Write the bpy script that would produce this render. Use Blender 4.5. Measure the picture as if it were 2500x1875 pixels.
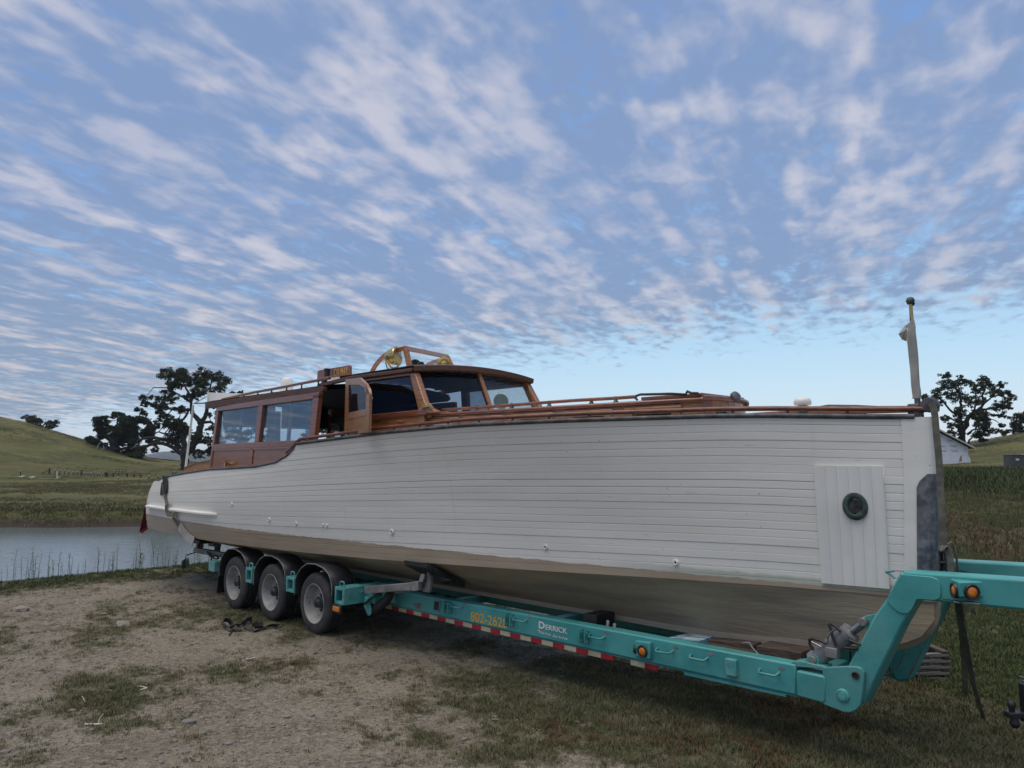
import bpy, bmesh, math, random
import numpy as np
from mathutils import Vector, Matrix
random.seed(7); rng = np.random.default_rng(11)
for o in list(bpy.data.objects): bpy.data.objects.remove(o)
SC = bpy.context.scene; COL = SC.collection
R = math.radians

# ------------------------------------------------------------------ camera
FPX, HOR, EYE = 1850.0, 1130.0, 2.13            # focal length in photo pixels, horizon row, eye height
TILT = math.atan((HOR-937.5)/FPX)
cd = bpy.data.cameras.new('camera'); cam = bpy.data.objects.new('camera', cd); COL.objects.link(cam)
cd.sensor_width = 36; cd.lens = 36*FPX/2500; cd.clip_start = .05; cd.clip_end = 20000
cam.location = (0, 0, EYE); cam.rotation_euler = (R(90)+TILT, 0, 0); SC.camera = cam

# ------------------------------------------------------------------ sky, sun, exposure
SUN_EL, SUN_AZ = R(79), R(240)                   # azimuth clockwise from +Y
w = bpy.data.worlds.new('World'); SC.world = w; w.use_nodes = True
nt = w.node_tree; N = nt.nodes; Lk = nt.links; N.clear()
def nd(t, x=None, **k):
    n = (x or N).new(t)
    for a, b in k.items(): setattr(n, a, b)
    return n
wo = nd('ShaderNodeOutputWorld'); bg = nd('ShaderNodeBackground'); Lk.new(bg.outputs[0], wo.inputs[0])
sky = nd('ShaderNodeTexSky', sky_type='NISHITA', sun_disc=False, sun_elevation=R(30), sun_rotation=R(205), air_density=1.0, dust_density=0.3, ozone_density=6.0, altitude=200)
bg.inputs[1].default_value = .10
tc = nd('ShaderNodeTexCoord'); sep = nd('ShaderNodeSeparateXYZ'); Lk.new(tc.outputs['Generated'], sep.inputs[0])
def M(op, a, b=None, c=None, clamp=False):
    n = nd('ShaderNodeMath', operation=op, use_clamp=clamp)
    for i, q_ in enumerate((a, b, c)):
        if q_ is None: continue
        if isinstance(q_, (int, float)): n.inputs[i].default_value = q_
        else: Lk.new(q_, n.inputs[i])
    return n.outputs[0]
zz = M('MAXIMUM', sep.outputs[2], 0.0)
zc_ = M('ADD', zz, .09)
cx = M('DIVIDE', sep.outputs[0], zc_); cy = M('DIVIDE', sep.outputs[1], zc_)
SA = R(24)
al = M('ADD', M('MULTIPLY', cx, math.sin(SA)), M('MULTIPLY', cy, math.cos(SA)))
ac = M('SUBTRACT', M('MULTIPLY', cx, math.cos(SA)), M('MULTIPLY', cy, math.sin(SA)))
def cvec(kx, ky, oz=0.0):
    c = nd('ShaderNodeCombineXYZ'); Lk.new(M('MULTIPLY', ac, kx), c.inputs[0]); Lk.new(M('MULTIPLY', al, ky), c.inputs[1]); c.inputs[2].default_value = oz
    return c.outputs[0]
def noise(vec, sc, det=6, rough=.55, dist=0.0):
    n = nd('ShaderNodeTexNoise'); Lk.new(vec, n.inputs['Vector']); n.inputs['Scale'].default_value = sc
    n.inputs['Detail'].default_value = det; n.inputs['Roughness'].default_value = rough; n.inputs['Distortion'].default_value = dist
    return n.outputs[0]
def ss(v, lo, hi):
    n = nd('ShaderNodeMapRange', interpolation_type='SMOOTHSTEP'); Lk.new(v, n.inputs[0])
    n.inputs[1].default_value = lo; n.inputs[2].default_value = hi
    return n.outputs[0]
n_big = noise(cvec(1.6, .7), 1.0, 2, .5, .3)
n_band = noise(cvec(7.0, .95, 9.2), 1.0, 2, .45, .35)
n_puff = noise(cvec(7.5, 4.2, 3.1), 1.0, 3, .45, .35)
n_mid = noise(cvec(14, 8.5, 5.2), 1.0, 3, .5, .3)
n_fine = noise(cvec(28, 19, 7.7), 1.0, 4, .55, .3)
tex = M('ADD', M('ADD', M('ADD', M('MULTIPLY', n_band, .34), M('MULTIPLY', n_puff, .36)), M('MULTIPLY', n_mid, .22)), M('MULTIPLY', n_fine, .05))
gapn = M('ADD', M('ADD', M('ADD', M('MULTIPLY', noise(cvec(6.0, 1.2, 21.), 1.0, 3, .5, .4), .34), M('MULTIPLY', noise(cvec(11.5, 7.0, 31.), 1.0, 5, .6, .5), .34)), M('MULTIPLY', n_fine, .14)), M('MULTIPLY', n_big, .18))
edge = ss(M('ADD', M('ADD', cy, M('MULTIPLY', cx, .55)), M('MULTIPLY', M('SUBTRACT', n_mid, .5), 2.6)), 4.75, 3.55)
cover = M('MULTIPLY', ss(M('ADD', gapn, M('MULTIPLY', tex, .45)), .52, .70), edge)
lit = M('MULTIPLY', ss(tex, .435, .615), M('ADD', .72, M('MULTIPLY', ss(n_big, .35, .62), .28)))
def rgb(c):
    n = nd('ShaderNodeRGB'); n.outputs[0].default_value = (*c, 1); return n.outputs[0]
def mix(f, a, b, blend='MIX'):
    n = nd('ShaderNodeMix', data_type='RGBA', blend_type=blend); n.clamp_factor = True
    if isinstance(f, (int, float)): n.inputs[0].default_value = f
    else: Lk.new(f, n.inputs[0])
    Lk.new(a, n.inputs[6]); Lk.new(b, n.inputs[7]); return n.outputs[2]
CS = 10.0                                         # radiances below are in display units, over the background strength
dusk = ss(zz, .30, .05)
ccol = mix(lit, mix(dusk, rgb((.235*CS, .335*CS, .55*CS)), rgb((.25*CS, .335*CS, .48*CS))), mix(dusk, rgb((.60*CS, .60*CS, .69*CS)), rgb((.70*CS, .65*CS, .65*CS))))
sk3 = nd('ShaderNodeSeparateColor'); Lk.new(sky.outputs[0], sk3.inputs[0]); sk4 = nd('ShaderNodeCombineColor')
for i, k_ in enumerate((2.45, 2.6, 3.7)):         # soft shoulder, so the horizon does not burn out
    e_ = M('POWER', math.e, M('MULTIPLY', sk3.outputs[i], -k_/CS)); Lk.new(M('MULTIPLY', M('SUBTRACT', 1.0, e_), CS), sk4.inputs[i])
fin = mix(M('MULTIPLY', cover, .92), sk4.outputs[0], ccol)
Lk.new(fin, bg.inputs[0])
sl = bpy.data.lights.new('sun', 'SUN'); so = bpy.data.objects.new('sun', sl); COL.objects.link(so)
sl.energy = 2.5; sl.angle = R(60); sl.color = (1, .90, .74)
so.rotation_euler = (R(90)-SUN_EL, 0, -SUN_AZ+R(180)); so.location = (-10, -10, 30)
SC.view_settings.view_transform = 'Standard'; SC.view_settings.look = 'None'; SC.view_settings.exposure = 0; SC.view_settings.gamma = 1
SC.render.film_transparent = False
SC.cycles.max_bounces = 8; SC.cycles.transparent_max_bounces = 16

# ------------------------------------------------------------------ survey: boat axes (s forward, v away from camera, z up)
PHI = math.atan((1250+560)/(FPX/math.cos(TILT)))
Ux = np.array([math.sin(PHI), -math.cos(PHI), 0.]); Vx = np.array([math.cos(PHI), math.sin(PHI), 0.]); Cp = np.array([0, 0, EYE])
ANG = PHI-math.pi/2
fw = np.array([0, math.cos(TILT), math.sin(TILT)]); up_ = np.array([0, -math.sin(TILT), math.cos(TILT)])
K, K2 = 2212/600, 2212/300
ZF = dict(A=(300,820,K), B=(740,820,K), C=(440,1250,K), D=(900,1350,K), E=(1400,1350,K), F=(1900,1300,K), G=(1900,900,K), H=(1300,900,K),
 a1=(2200,1300,K2), a2=(500,1320,K2), a3=(780,1350,K2), a4=(1950,1400,K2), a5=(2200,1550,K2), a6=(340,1140,K2), a7=(880,830,K2), a8=(2150,700,5.185),
 b1=(750,870,8.295), b2=(480,920,11.06), b3=(980,960,K2), b4=(1240,940,8.508), b5=(1500,940,5.53), b6=(2080,1480,8.848), b7=(1580,1480,5.53), b8=(460,1310,11.06),
 c1=(190,880,5.395), c2=(1280,1470,9.217), c3=(1050,1390,8.848), c4=(2340,1020,9.219), c5=(2280,1320,6.914), c6=(2400,1620,9.22), c7=(0,1320,4.608), c8=(1500,1640,2.212),
 d1=(0,870,K), d2=(0,1400,K), d7=(0,1100,5.53), e1=(2200,900,K2), p=(0,0,1.))
def px(zf, x, y): a, b, k = ZF[zf]; return a+x/k, b+y/k
def ray(X, Y): return fw+(X-1250)/FPX*np.array([1., 0, 0])-(Y-937.5)/FPX*up_
def PV(zf, x, y, v0, a=0, s0=0, b=0, z0=0):
    """survey point on the upright plane v = v0 + a (s-s0) + b (z-z0), in boat axes"""
    d = ray(*px(zf, x, y)); n = Vx-a*Ux-b*np.array([0, 0, 1.]); t = (v0-a*s0-b*z0-Cp@n)/(d@n); q = Cp+t*d
    return (float(q@Ux), float(q@Vx), float(q[2]))
def PS(zf, x, y, s):
    d = ray(*px(zf, x, y)); t = s/(d@Ux); q = Cp+t*d; return (s, float(q@Vx), float(q[2]))
def PZ(zf, x, y, z=0.):
    d = ray(*px(zf, x, y)); t = (z-EYE)/d[2]; q = Cp+t*d; return (float(q@Ux), float(q@Vx), z)
def PD(zf, x, y, dist):
    """survey point at a given distance in front of the camera, world axes"""
    d = ray(*px(zf, x, y)); q = Cp+d*(dist/d[1]); return np.array([q[0], q[1], q[2]])
def wld(p): q = Ux*p[0]+Vx*p[1]; return Vector((q[0], q[1], p[2]))

# ------------------------------------------------------------------ mesh helpers
class MB:
    def __init__(s): s.v = []; s.f = []
    def add(s, vs, fs):
        n = len(s.v); s.v += [tuple(map(float, q)) for q in vs]; s.f += [tuple(i+n for i in f) for f in fs]; return s
    def box(s, a, b):
        (x0, y0, z0), (x1, y1, z1) = np.minimum(a, b), np.maximum(a, b)
        return s.add([(x0,y0,z0),(x1,y0,z0),(x1,y1,z0),(x0,y1,z0),(x0,y0,z1),(x1,y0,z1),(x1,y1,z1),(x0,y1,z1)],
            [(0,3,2,1),(4,5,6,7),(0,1,5,4),(1,2,6,5),(2,3,7,6),(3,0,4,7)])
    def extr(s, poly, d):
        P = [np.array(q, float) for q in poly]; n = len(P); d = np.array(d, float)
        nn = sum((np.cross(P[i]-P[0], P[(i+1) % n]-P[0]) for i in range(1, n-1)), np.zeros(3))
        if nn@d > 0: P = P[::-1]
        return s.add(P+[q+d for q in P], [tuple(range(n)), tuple(range(2*n-1, n-1, -1))]+[(i+n, (i+1) % n+n, (i+1) % n, i) for i in range(n)])
    def prism(s, poly, v0, v1): return s.extr([(a, v0, z) for a, z in poly], (0, v1-v0, 0))
    def bar(s, a, b, wd, ht, up=(0, 0, 1)):
        a, b = np.array(a, float), np.array(b, float); t = b-a; t /= np.linalg.norm(t); u = np.array(up, float)
        sd = np.cross(t, u); sd /= np.linalg.norm(sd); u = np.cross(sd, t)
        c = [sd*x*wd/2+u*y*ht/2 for x, y in ((-1,-1),(1,-1),(1,1),(-1,1))]
        return s.add([a+q for q in c]+[b+q for q in c], [(0,1,2,3),(7,6,5,4),(0,4,5,1),(1,5,6,2),(2,6,7,3),(3,7,4,0)])
    def tube(s, path, r, n=8, caps=True):
        P = [np.array(q, float) for q in path]; m = len(P); rr = [r]*m if isinstance(r, (int, float)) else r
        ref = None; vs = []
        for i in range(m):
            t = P[min(i+1, m-1)]-P[max(i-1, 0)]; t /= (np.linalg.norm(t)+1e-9)
            if ref is None: ref = np.array([0, 0, 1.]) if abs(t[2]) < .9 else np.array([1., 0, 0])
            a = np.cross(t, ref); a /= (np.linalg.norm(a)+1e-9); b = np.cross(a, t); ref = b
            for k in range(n): th = 2*math.pi*k/n; vs.append(P[i]+rr[i]*(math.cos(th)*a+math.sin(th)*b))
        fs = [(i*n+k, i*n+(k+1) % n, (i+1)*n+(k+1) % n, (i+1)*n+k) for i in range(m-1) for k in range(n)]
        if caps: fs += [tuple(range(n-1, -1, -1)), tuple((m-1)*n+k for k in range(n))]
        return s.add(vs, fs)
    def lathe(s, prof, o, ax, n=24, cap=True):
        o = np.array(o, float); ax = np.array(ax, float); ax /= np.linalg.norm(ax)
        a = np.cross(ax, (0, 0, 1.) if abs(ax[2]) < .9 else (1., 0, 0)); a /= np.linalg.norm(a); b = np.cross(ax, a)
        vs = []; m = len(prof)
        for r, h in prof:
            for k in range(n): th = 2*math.pi*k/n; vs.append(o+ax*h+r*(math.cos(th)*a+math.sin(th)*b))
        fs = [(i*n+k, i*n+(k+1) % n, (i+1)*n+(k+1) % n, (i+1)*n+k) for i in range(m-1) for k in range(n)]
        if cap and prof[0][0] > 1e-4: fs.append(tuple(range(n-1, -1, -1)))
        if cap and prof[-1][0] > 1e-4: fs.append(tuple((m-1)*n+k for k in range(n)))
        return s.add(vs, fs)
    def grid(s, rows, flip=False):
        n = len(rows[0]); vs = [q for r_ in rows for q in r_]; m = len(rows)
        fs = [(i*n+k, i*n+k+1, (i+1)*n+k+1, (i+1)*n+k) for i in range(m-1) for k in range(n-1)]
        if flip: fs = [f[::-1] for f in fs]
        return s.add(vs, fs)
    def strap(s, path, wdir, wd, th=.004):
        P = [np.array(q, float) for q in path]; m = len(P)
        wd_ = [np.array(wdir, float)]*m if np.ndim(wdir) == 1 else [np.array(q, float) for q in wdir]
        rows = []
        for i in range(m):
            t = P[min(i+1, m-1)]-P[max(i-1, 0)]; t /= np.linalg.norm(t); wv = wd_[i]-t*(wd_[i]@t); wv /= np.linalg.norm(wv); nn = np.cross(t, wv)
            rows.append([P[i]-wv*wd/2-nn*th/2, P[i]+wv*wd/2-nn*th/2, P[i]+wv*wd/2+nn*th/2, P[i]-wv*wd/2+nn*th/2, P[i]-wv*wd/2-nn*th/2])
        s.grid(rows); n = len(s.v); k = n-5*m
        s.f += [(k, k+1, k+2, k+3), (n-2, n-3, n-4, n-5)]; return s
    def build(s, name, m, parent=None, base=(0, 0, 0), smooth=35, bevel=0, world=False):
        me = bpy.data.meshes.new(name); b = np.array(base, float)
        V = np.array(s.v)-b if s.v else np.zeros((0, 3))
        me.from_pydata(V.tolist(), [], s.f); me.validate(); me.materials.append(m)
        bm = bmesh.new(); bm.from_mesh(me); bmesh.ops.remove_doubles(bm, verts=bm.verts, dist=1e-5)
        if len(bm.faces) < 60000: bmesh.ops.recalc_face_normals(bm, faces=bm.faces)
        bm.to_mesh(me); bm.free()
        if smooth: me.shade_smooth(); me.set_sharp_from_angle(angle=R(smooth))
        o = bpy.data.objects.new(name, me); COL.objects.link(o)
        if bevel:
            md = o.modifiers.new('bevel', 'BEVEL'); md.width = bevel; md.segments = 2; md.limit_method = 'ANGLE'; md.angle_limit = R(40); md.harden_normals = False
        if parent is not None: o.parent = parent
        elif not world: o.location = wld(base); o.rotation_euler = (0, 0, ANG)
        else: o.location = base
        return o
def tag(o, label=None, cat=None, group=None, kind=None):
    for k_, v_ in (('label', label), ('category', cat), ('group', group), ('kind', kind)):
        if v_: o[k_] = v_
    return o
def thing(name, label, cat, base, group=None, world=False):
    o = bpy.data.objects.new(name, None); COL.objects.link(o); o.empty_display_size = .2
    o.location = base if world else wld(base)
    if not world: o.rotation_euler = (0, 0, ANG)
    return tag(o, label, cat, group)
def copy_tree(o, parent=None):
    c = o.copy(); COL.objects.link(c)
    if parent is not None: c.parent = parent
    for ch in list(o.children): copy_tree(ch, c)
    return c

# ------------------------------------------------------------------ materials
def mat(name, c1, c2=None, scale=6, rough=.5, metal=0., bump=0., bscale=60, st=(1, 1, 1), lo=.35, hi=.65, spec=.5, chips=None, det=6, coat=0., c3=None, s3=1.2, f3=.5, alpha=None, sheen=0, r2=None):
    m = bpy.data.materials.new(name); m.use_nodes = True; t = m.node_tree; n = t.nodes; p = n['Principled BSDF']; L = t.links
    p.inputs['Roughness'].default_value = rough; p.inputs['Metallic'].default_value = metal; p.inputs['Specular IOR Level'].default_value = spec
    p.inputs['Coat Weight'].default_value = coat; p.inputs['Coat Roughness'].default_value = .12
    if c2 is None and not bump and not chips: p.inputs['Base Color'].default_value = (*c1, 1); return m
    tc = n.new('ShaderNodeTexCoord'); mp = n.new('ShaderNodeMapping'); mp.inputs['Scale'].default_value = st; L.new(tc.outputs['Object'], mp.inputs[0])
    def nz(sc, d=det, r=.6, vec=mp, dist=0):
        q = n.new('ShaderNodeTexNoise'); q.inputs['Scale'].default_value = sc; q.inputs['Detail'].default_value = d; q.inputs['Roughness'].default_value = r; q.inputs['Distortion'].default_value = dist
        L.new(vec.outputs[0], q.inputs['Vector']); return q.outputs[0]
    def sst(v, a, b):
        q = n.new('ShaderNodeMapRange'); q.interpolation_type = 'SMOOTHSTEP'; L.new(v, q.inputs[0]); q.inputs[1].default_value = a; q.inputs[2].default_value = b; return q.outputs[0]
    def mx(f, a, b):
        q = n.new('ShaderNodeMix'); q.data_type = 'RGBA'; L.new(f, q.inputs[0])
        for i, c in ((6, a), (7, b)):
            if isinstance(c, tuple): q.inputs[i].default_value = (*c, 1)
            else: L.new(c, q.inputs[i])
        return q.outputs[2]
    f = sst(nz(scale), lo, hi); col = mx(f, c1, c2 or c1)
    if c3:
        q = n.new('ShaderNodeMath'); q.operation = 'MULTIPLY'; L.new(sst(nz(s3, 5), .45, .7), q.inputs[0]); q.inputs[1].default_value = f3
        col = mx(q.outputs[0], col, c3)
    if chips:
        cc, cs_, th = chips; g = sst(nz(cs_, 8, .68), th, th+.03); col = mx(g, col, cc)
    L.new(col, p.inputs['Base Color'])
    if r2 is not None:
        q = n.new('ShaderNodeMapRange'); L.new(f, q.inputs[0]); q.inputs[3].default_value = rough; q.inputs[4].default_value = r2; L.new(q.outputs[0], p.inputs['Roughness'])
    if bump:
        b = n.new('ShaderNodeBump'); b.inputs['Strength'].default_value = bump; b.inputs['Distance'].default_value = .01; L.new(nz(bscale, 5), b.inputs['Height']); L.new(b.outputs[0], p.inputs['Normal'])
    m['pbsdf'] = p.name
    return m
def glassy(name, tint, refl=1.0, dirt=.06, dcol=(.5, .55, .6)):
    m = bpy.data.materials.new(name); m.use_nodes = True; t = m.node_tree; n = t.nodes; L = t.links; n.clear()
    o = n.new('ShaderNodeOutputMaterial'); tr = n.new('ShaderNodeBsdfTransparent'); tr.inputs[0].default_value = (*tint, 1)
    gl = n.new('ShaderNodeBsdfGlossy'); gl.inputs['Roughness'].default_value = .02; gl.inputs[0].default_value = (.9, .95, 1, 1)
    df = n.new('ShaderNodeBsdfDiffuse'); df.inputs[0].default_value = (*dcol, 1)
    fr = n.new('ShaderNodeFresnel'); fr.inputs[0].default_value = 1.5; q = n.new('ShaderNodeMath'); q.operation = 'MULTIPLY'; q.inputs[1].default_value = refl; L.new(fr.outputs[0], q.inputs[0])
    m1 = n.new('ShaderNodeMixShader'); m2 = n.new('ShaderNodeMixShader')
    tcn = n.new('ShaderNodeTexCoord'); nz = n.new('ShaderNodeTexNoise'); nz.inputs['Scale'].default_value = 3; nz.inputs['Detail'].default_value = 8; L.new(tcn.outputs['Object'], nz.inputs[0])
    q2 = n.new('ShaderNodeMath'); q2.operation = 'MULTIPLY'; q2.inputs[1].default_value = dirt*2; L.new(nz.outputs[0], q2.inputs[0])
    L.new(q2.outputs[0], m1.inputs[0]); L.new(tr.outputs[0], m1.inputs[1]); L.new(df.outputs[0], m1.inputs[2])
    L.new(q.outputs[0], m2.inputs[0]); L.new(m1.outputs[0], m2.inputs[1]); L.new(gl.outputs[0], m2.inputs[2]); L.new(m2.outputs[0], o.inputs[0]); return m
WOODST = (1.2, 14, 22)
MT = dict(
 mahog=mat('mahogany_varnish', (.15, .040, .017), (.245, .078, .034), 5, .28, bump=.15, bscale=9, st=WOODST, coat=.6, c3=(.07, .022, .014), s3=.9, f3=.5),
 teak=mat('weathered_varnish_wood', (.235, .088, .030), (.40, .17, .062), 5, .34, bump=.2, bscale=9, st=WOODST, coat=.5, c3=(.12, .045, .018), s3=1.3, f3=.6),
 railw=mat('rail_wood', (.11, .034, .018), (.24, .085, .04), 4, .42, bump=.25, bscale=8, st=WOODST, coat=.15, c3=(.05, .025, .018), s3=1.6, f3=.6),
 roofw=mat('roof_edge_wood', (.055, .026, .018), (.15, .06, .032), 4, .5, bump=.2, bscale=8, st=WOODST, c3=(.05, .04, .04), s3=2, f3=.5),
 white=mat('white_boat_paint', (.75, .725, .675), (.81, .785, .735), 2, .42, bump=.06, bscale=20, chips=((.4, .38, .34), 9, .74), c3=(.66, .66, .62), s3=.8, f3=.5),
 deckp=mat('deck_paint', (.62, .60, .55), (.72, .70, .66), 3, .6, bump=.1),
 tan=mat('tan_bottom_paint', (.36, .29, .205), (.42, .345, .255), 2.2, .62, bump=.55, bscale=5, st=(1, 3, 9), chips=((.42, .40, .35), 22, .72), c3=(.17, .15, .125), s3=1.1, f3=.6),
 rub=mat('rub_rail_lead', (.055, .055, .06), (.13, .13, .14), 9, .55, metal=.35, bump=.4, bscale=30, c3=(.05, .045, .04), s3=3),
 galv=mat('galvanised_band', (.10, .115, .135), (.26, .28, .31), 14, .5, metal=.55, bump=.25, bscale=50, c3=(.13, .08, .07), s3=4, f3=.6),
 bronze=mat('green_bronze', (.035, .055, .05), (.09, .125, .115), 16, .55, metal=.5, bump=.4, bscale=60),
 brass=mat('brass', (.45, .33, .13), (.6, .47, .22), 6, .28, metal=.9, bump=.1, bscale=20),
 blackm=mat('black_metal', (.012, .012, .014), (.03, .03, .033), 8, .45, bump=.2),
 rubber=mat('tyre_rubber', (.022, .023, .025), (.045, .044, .043), 7, .78, bump=.2, bscale=40, c3=(.075, .068, .058), s3=2.2, f3=.5),
 plast=mat('black_plastic', (.010, .011, .015), (.02, .021, .026), 5, .38, bump=.15, bscale=18, c3=(.05, .046, .042), s3=2.4, f3=.35),
 rim=mat('wheel_white', (.24, .235, .225), (.38, .375, .36), 6, .5, bump=.2, bscale=25, chips=((.10, .075, .055), 13, .62), c3=(.25, .22, .19), s3=3, f3=.7),
 hub=mat('hub_grease', (.03, .032, .032), (.085, .09, .09), 12, .4, metal=.4, bump=.3),
 teal=mat('teal_paint', (.040, .262, .255), (.066, .335, .325), 2.6, .36, bump=.22, bscale=16, chips=((.05, .03, .02), 9, .695), c3=(.13, .33, .31), s3=1.7, f3=.7, coat=.1, r2=.55),
 tealw=mat('worn_teal_paint', (.04, .25, .24), (.10, .36, .34), 7, .45, bump=.25, bscale=25, chips=((.16, .17, .16), 12, .63), c3=(.22, .36, .34), s3=5, f3=.6),
 grey=mat('grey_steel', (.17, .17, .165), (.30, .295, .285), 6, .5, metal=.3, bump=.25, c3=(.12, .09, .07), s3=4, f3=.5),
 silver=mat('cylinder_grey_paint', (.19, .195, .205), (.26, .265, .275), 5, .35, metal=.2, bump=.1),
 chrome=mat('chrome_rod', (.30, .30, .32), (.42, .42, .44), 5, .18, metal=.9),
 red=mat('red_reflective', (.33, .012, .02), (.40, .02, .03), 30, .4, bump=.1),
 cream=mat('cream_reflective', (.44, .40, .27), (.50, .46, .33), 20, .45, bump=.1, c3=(.33, .29, .2), s3=4),
 amber=mat('amber_lens', (.62, .16, .015), (.75, .25, .03), 30, .25, bump=.3, bscale=80),
 redlens=mat('red_lens', (.2, .02, .02), (.26, .03, .03), 30, .3),
 yellow=mat('yellow_lettering', (.62, .33, .03), (.68, .39, .06), 12, .5),
 wlet=mat('white_lettering', (.70, .70, .66), (.76, .76, .72), 12, .5),
 gold=mat('gold_lettering', (.62, .36, .09), (.68, .42, .13), 12, .4),
 strapm=mat('olive_webbing', (.11, .108, .085), (.18, .175, .14), 9, .85, bump=.6, bscale=140, st=(1, 1, 2), c3=(.06, .055, .045), s3=3),
 darkstrap=mat('black_webbing', (.018, .017, .016), (.05, .047, .043), 9, .85, bump=.5, bscale=120),
 carpet=mat('black_carpet', (.012, .014, .014), (.03, .034, .033), 30, .95, bump=.8, bscale=90),
 canvas=mat('grey_canvas', (.33, .32, .295), (.41, .40, .37), 6, .9, bump=.35, bscale=24, c3=(.26, .25, .23), s3=5),
 flag=mat('red_flag_cloth', (.10, .012, .018), (.15, .02, .028), 14, .9, bump=.4, bscale=50),
 sleeper=mat('old_timber', (.045, .030, .022), (.12, .082, .06), 5, .85, bump=.7, bscale=14, st=(1, 8, 8), c3=(.025, .02, .018), s3=2),
 pallet=mat('grey_pallet_wood', (.10, .093, .085), (.19, .178, .165), 6, .85, bump=.5, bscale=14, st=(1, 8, 10), c3=(.06, .055, .05), s3=3),
 ply=mat('blue_white_sheet', (.14, .28, .34), (.62, .70, .74), 5, .5, st=(1, 2.5, 1), lo=.42, hi=.62, bump=.1),
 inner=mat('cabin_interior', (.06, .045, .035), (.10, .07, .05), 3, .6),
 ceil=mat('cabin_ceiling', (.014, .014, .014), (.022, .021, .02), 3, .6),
 curtain=mat('white_curtain', (.42, .42, .40), (.55, .55, .52), 30, .9, st=(9, 1, .3), bump=.5, bscale=20),
 glass=glassy('window_glass', (.70, .78, .83), .45, .035),
 dglass=glassy('cabin_shade_glass', (.27, .31, .38), .55, .02, (.16, .2, .28)),  # darkness of the cabin behind is put into the pane colour
 cglass=glassy('clear_glass', (.94, .96, .97), .6, .04, (.7, .75, .8)),
 bark=mat('oak_bark', (.022, .019, .016), (.05, .043, .037), 3, .9, bump=.5, bscale=5),
 snag=mat('dead_bark', (.20, .19, .18), (.34, .33, .31), 1.6, .9, bump=.5, bscale=4),
 leaf=mat('oak_leaves', (.018, .028, .012), (.060, .072, .030), .45, .7, spec=.2),
 leaf2=mat('oak_leaves_dense', (.016, .028, .012), (.04, .058, .024), .4, .7, spec=.2),
 postm=mat('dark_post', (.03, .026, .022), (.06, .05, .045), 5, .8),
 whitep=mat('white_plastic', (.62, .62, .56), (.70, .70, .64), 5, .5),
 wrap=mat('white_house_wrap', (.66, .68, .74), (.76, .78, .83), 1.5, .6, bump=.5, bscale=2.5, st=(.6, 1, 3)),
 wraptx=mat('grey_print', (.25, .27, .30)), trim=mat('grey_trim_board', (.42, .41, .38), (.48, .47, .44), 3, .7),
 roofd=mat('dark_roof', (.02, .02, .022), (.04, .04, .042), 4, .8), plyw=mat('plywood_patch', (.33, .20, .11), (.40, .26, .15), 4, .8),
 cabinet=mat('dark_green_cabinet', (.055, .062, .062), (.075, .082, .082), 3, .5),
 straw=mat('pale_stick', (.60, .58, .53), (.70, .68, .64), 9, .8),
 rock=mat('pale_rock', (.16, .145, .125), (.30, .275, .24), 14, .9, bump=.6, bscale=30),
)
BB = (-8.0, 6.10, .53)                            # foot of the boat (keel), boat axes
VC = BB[1]
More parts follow.
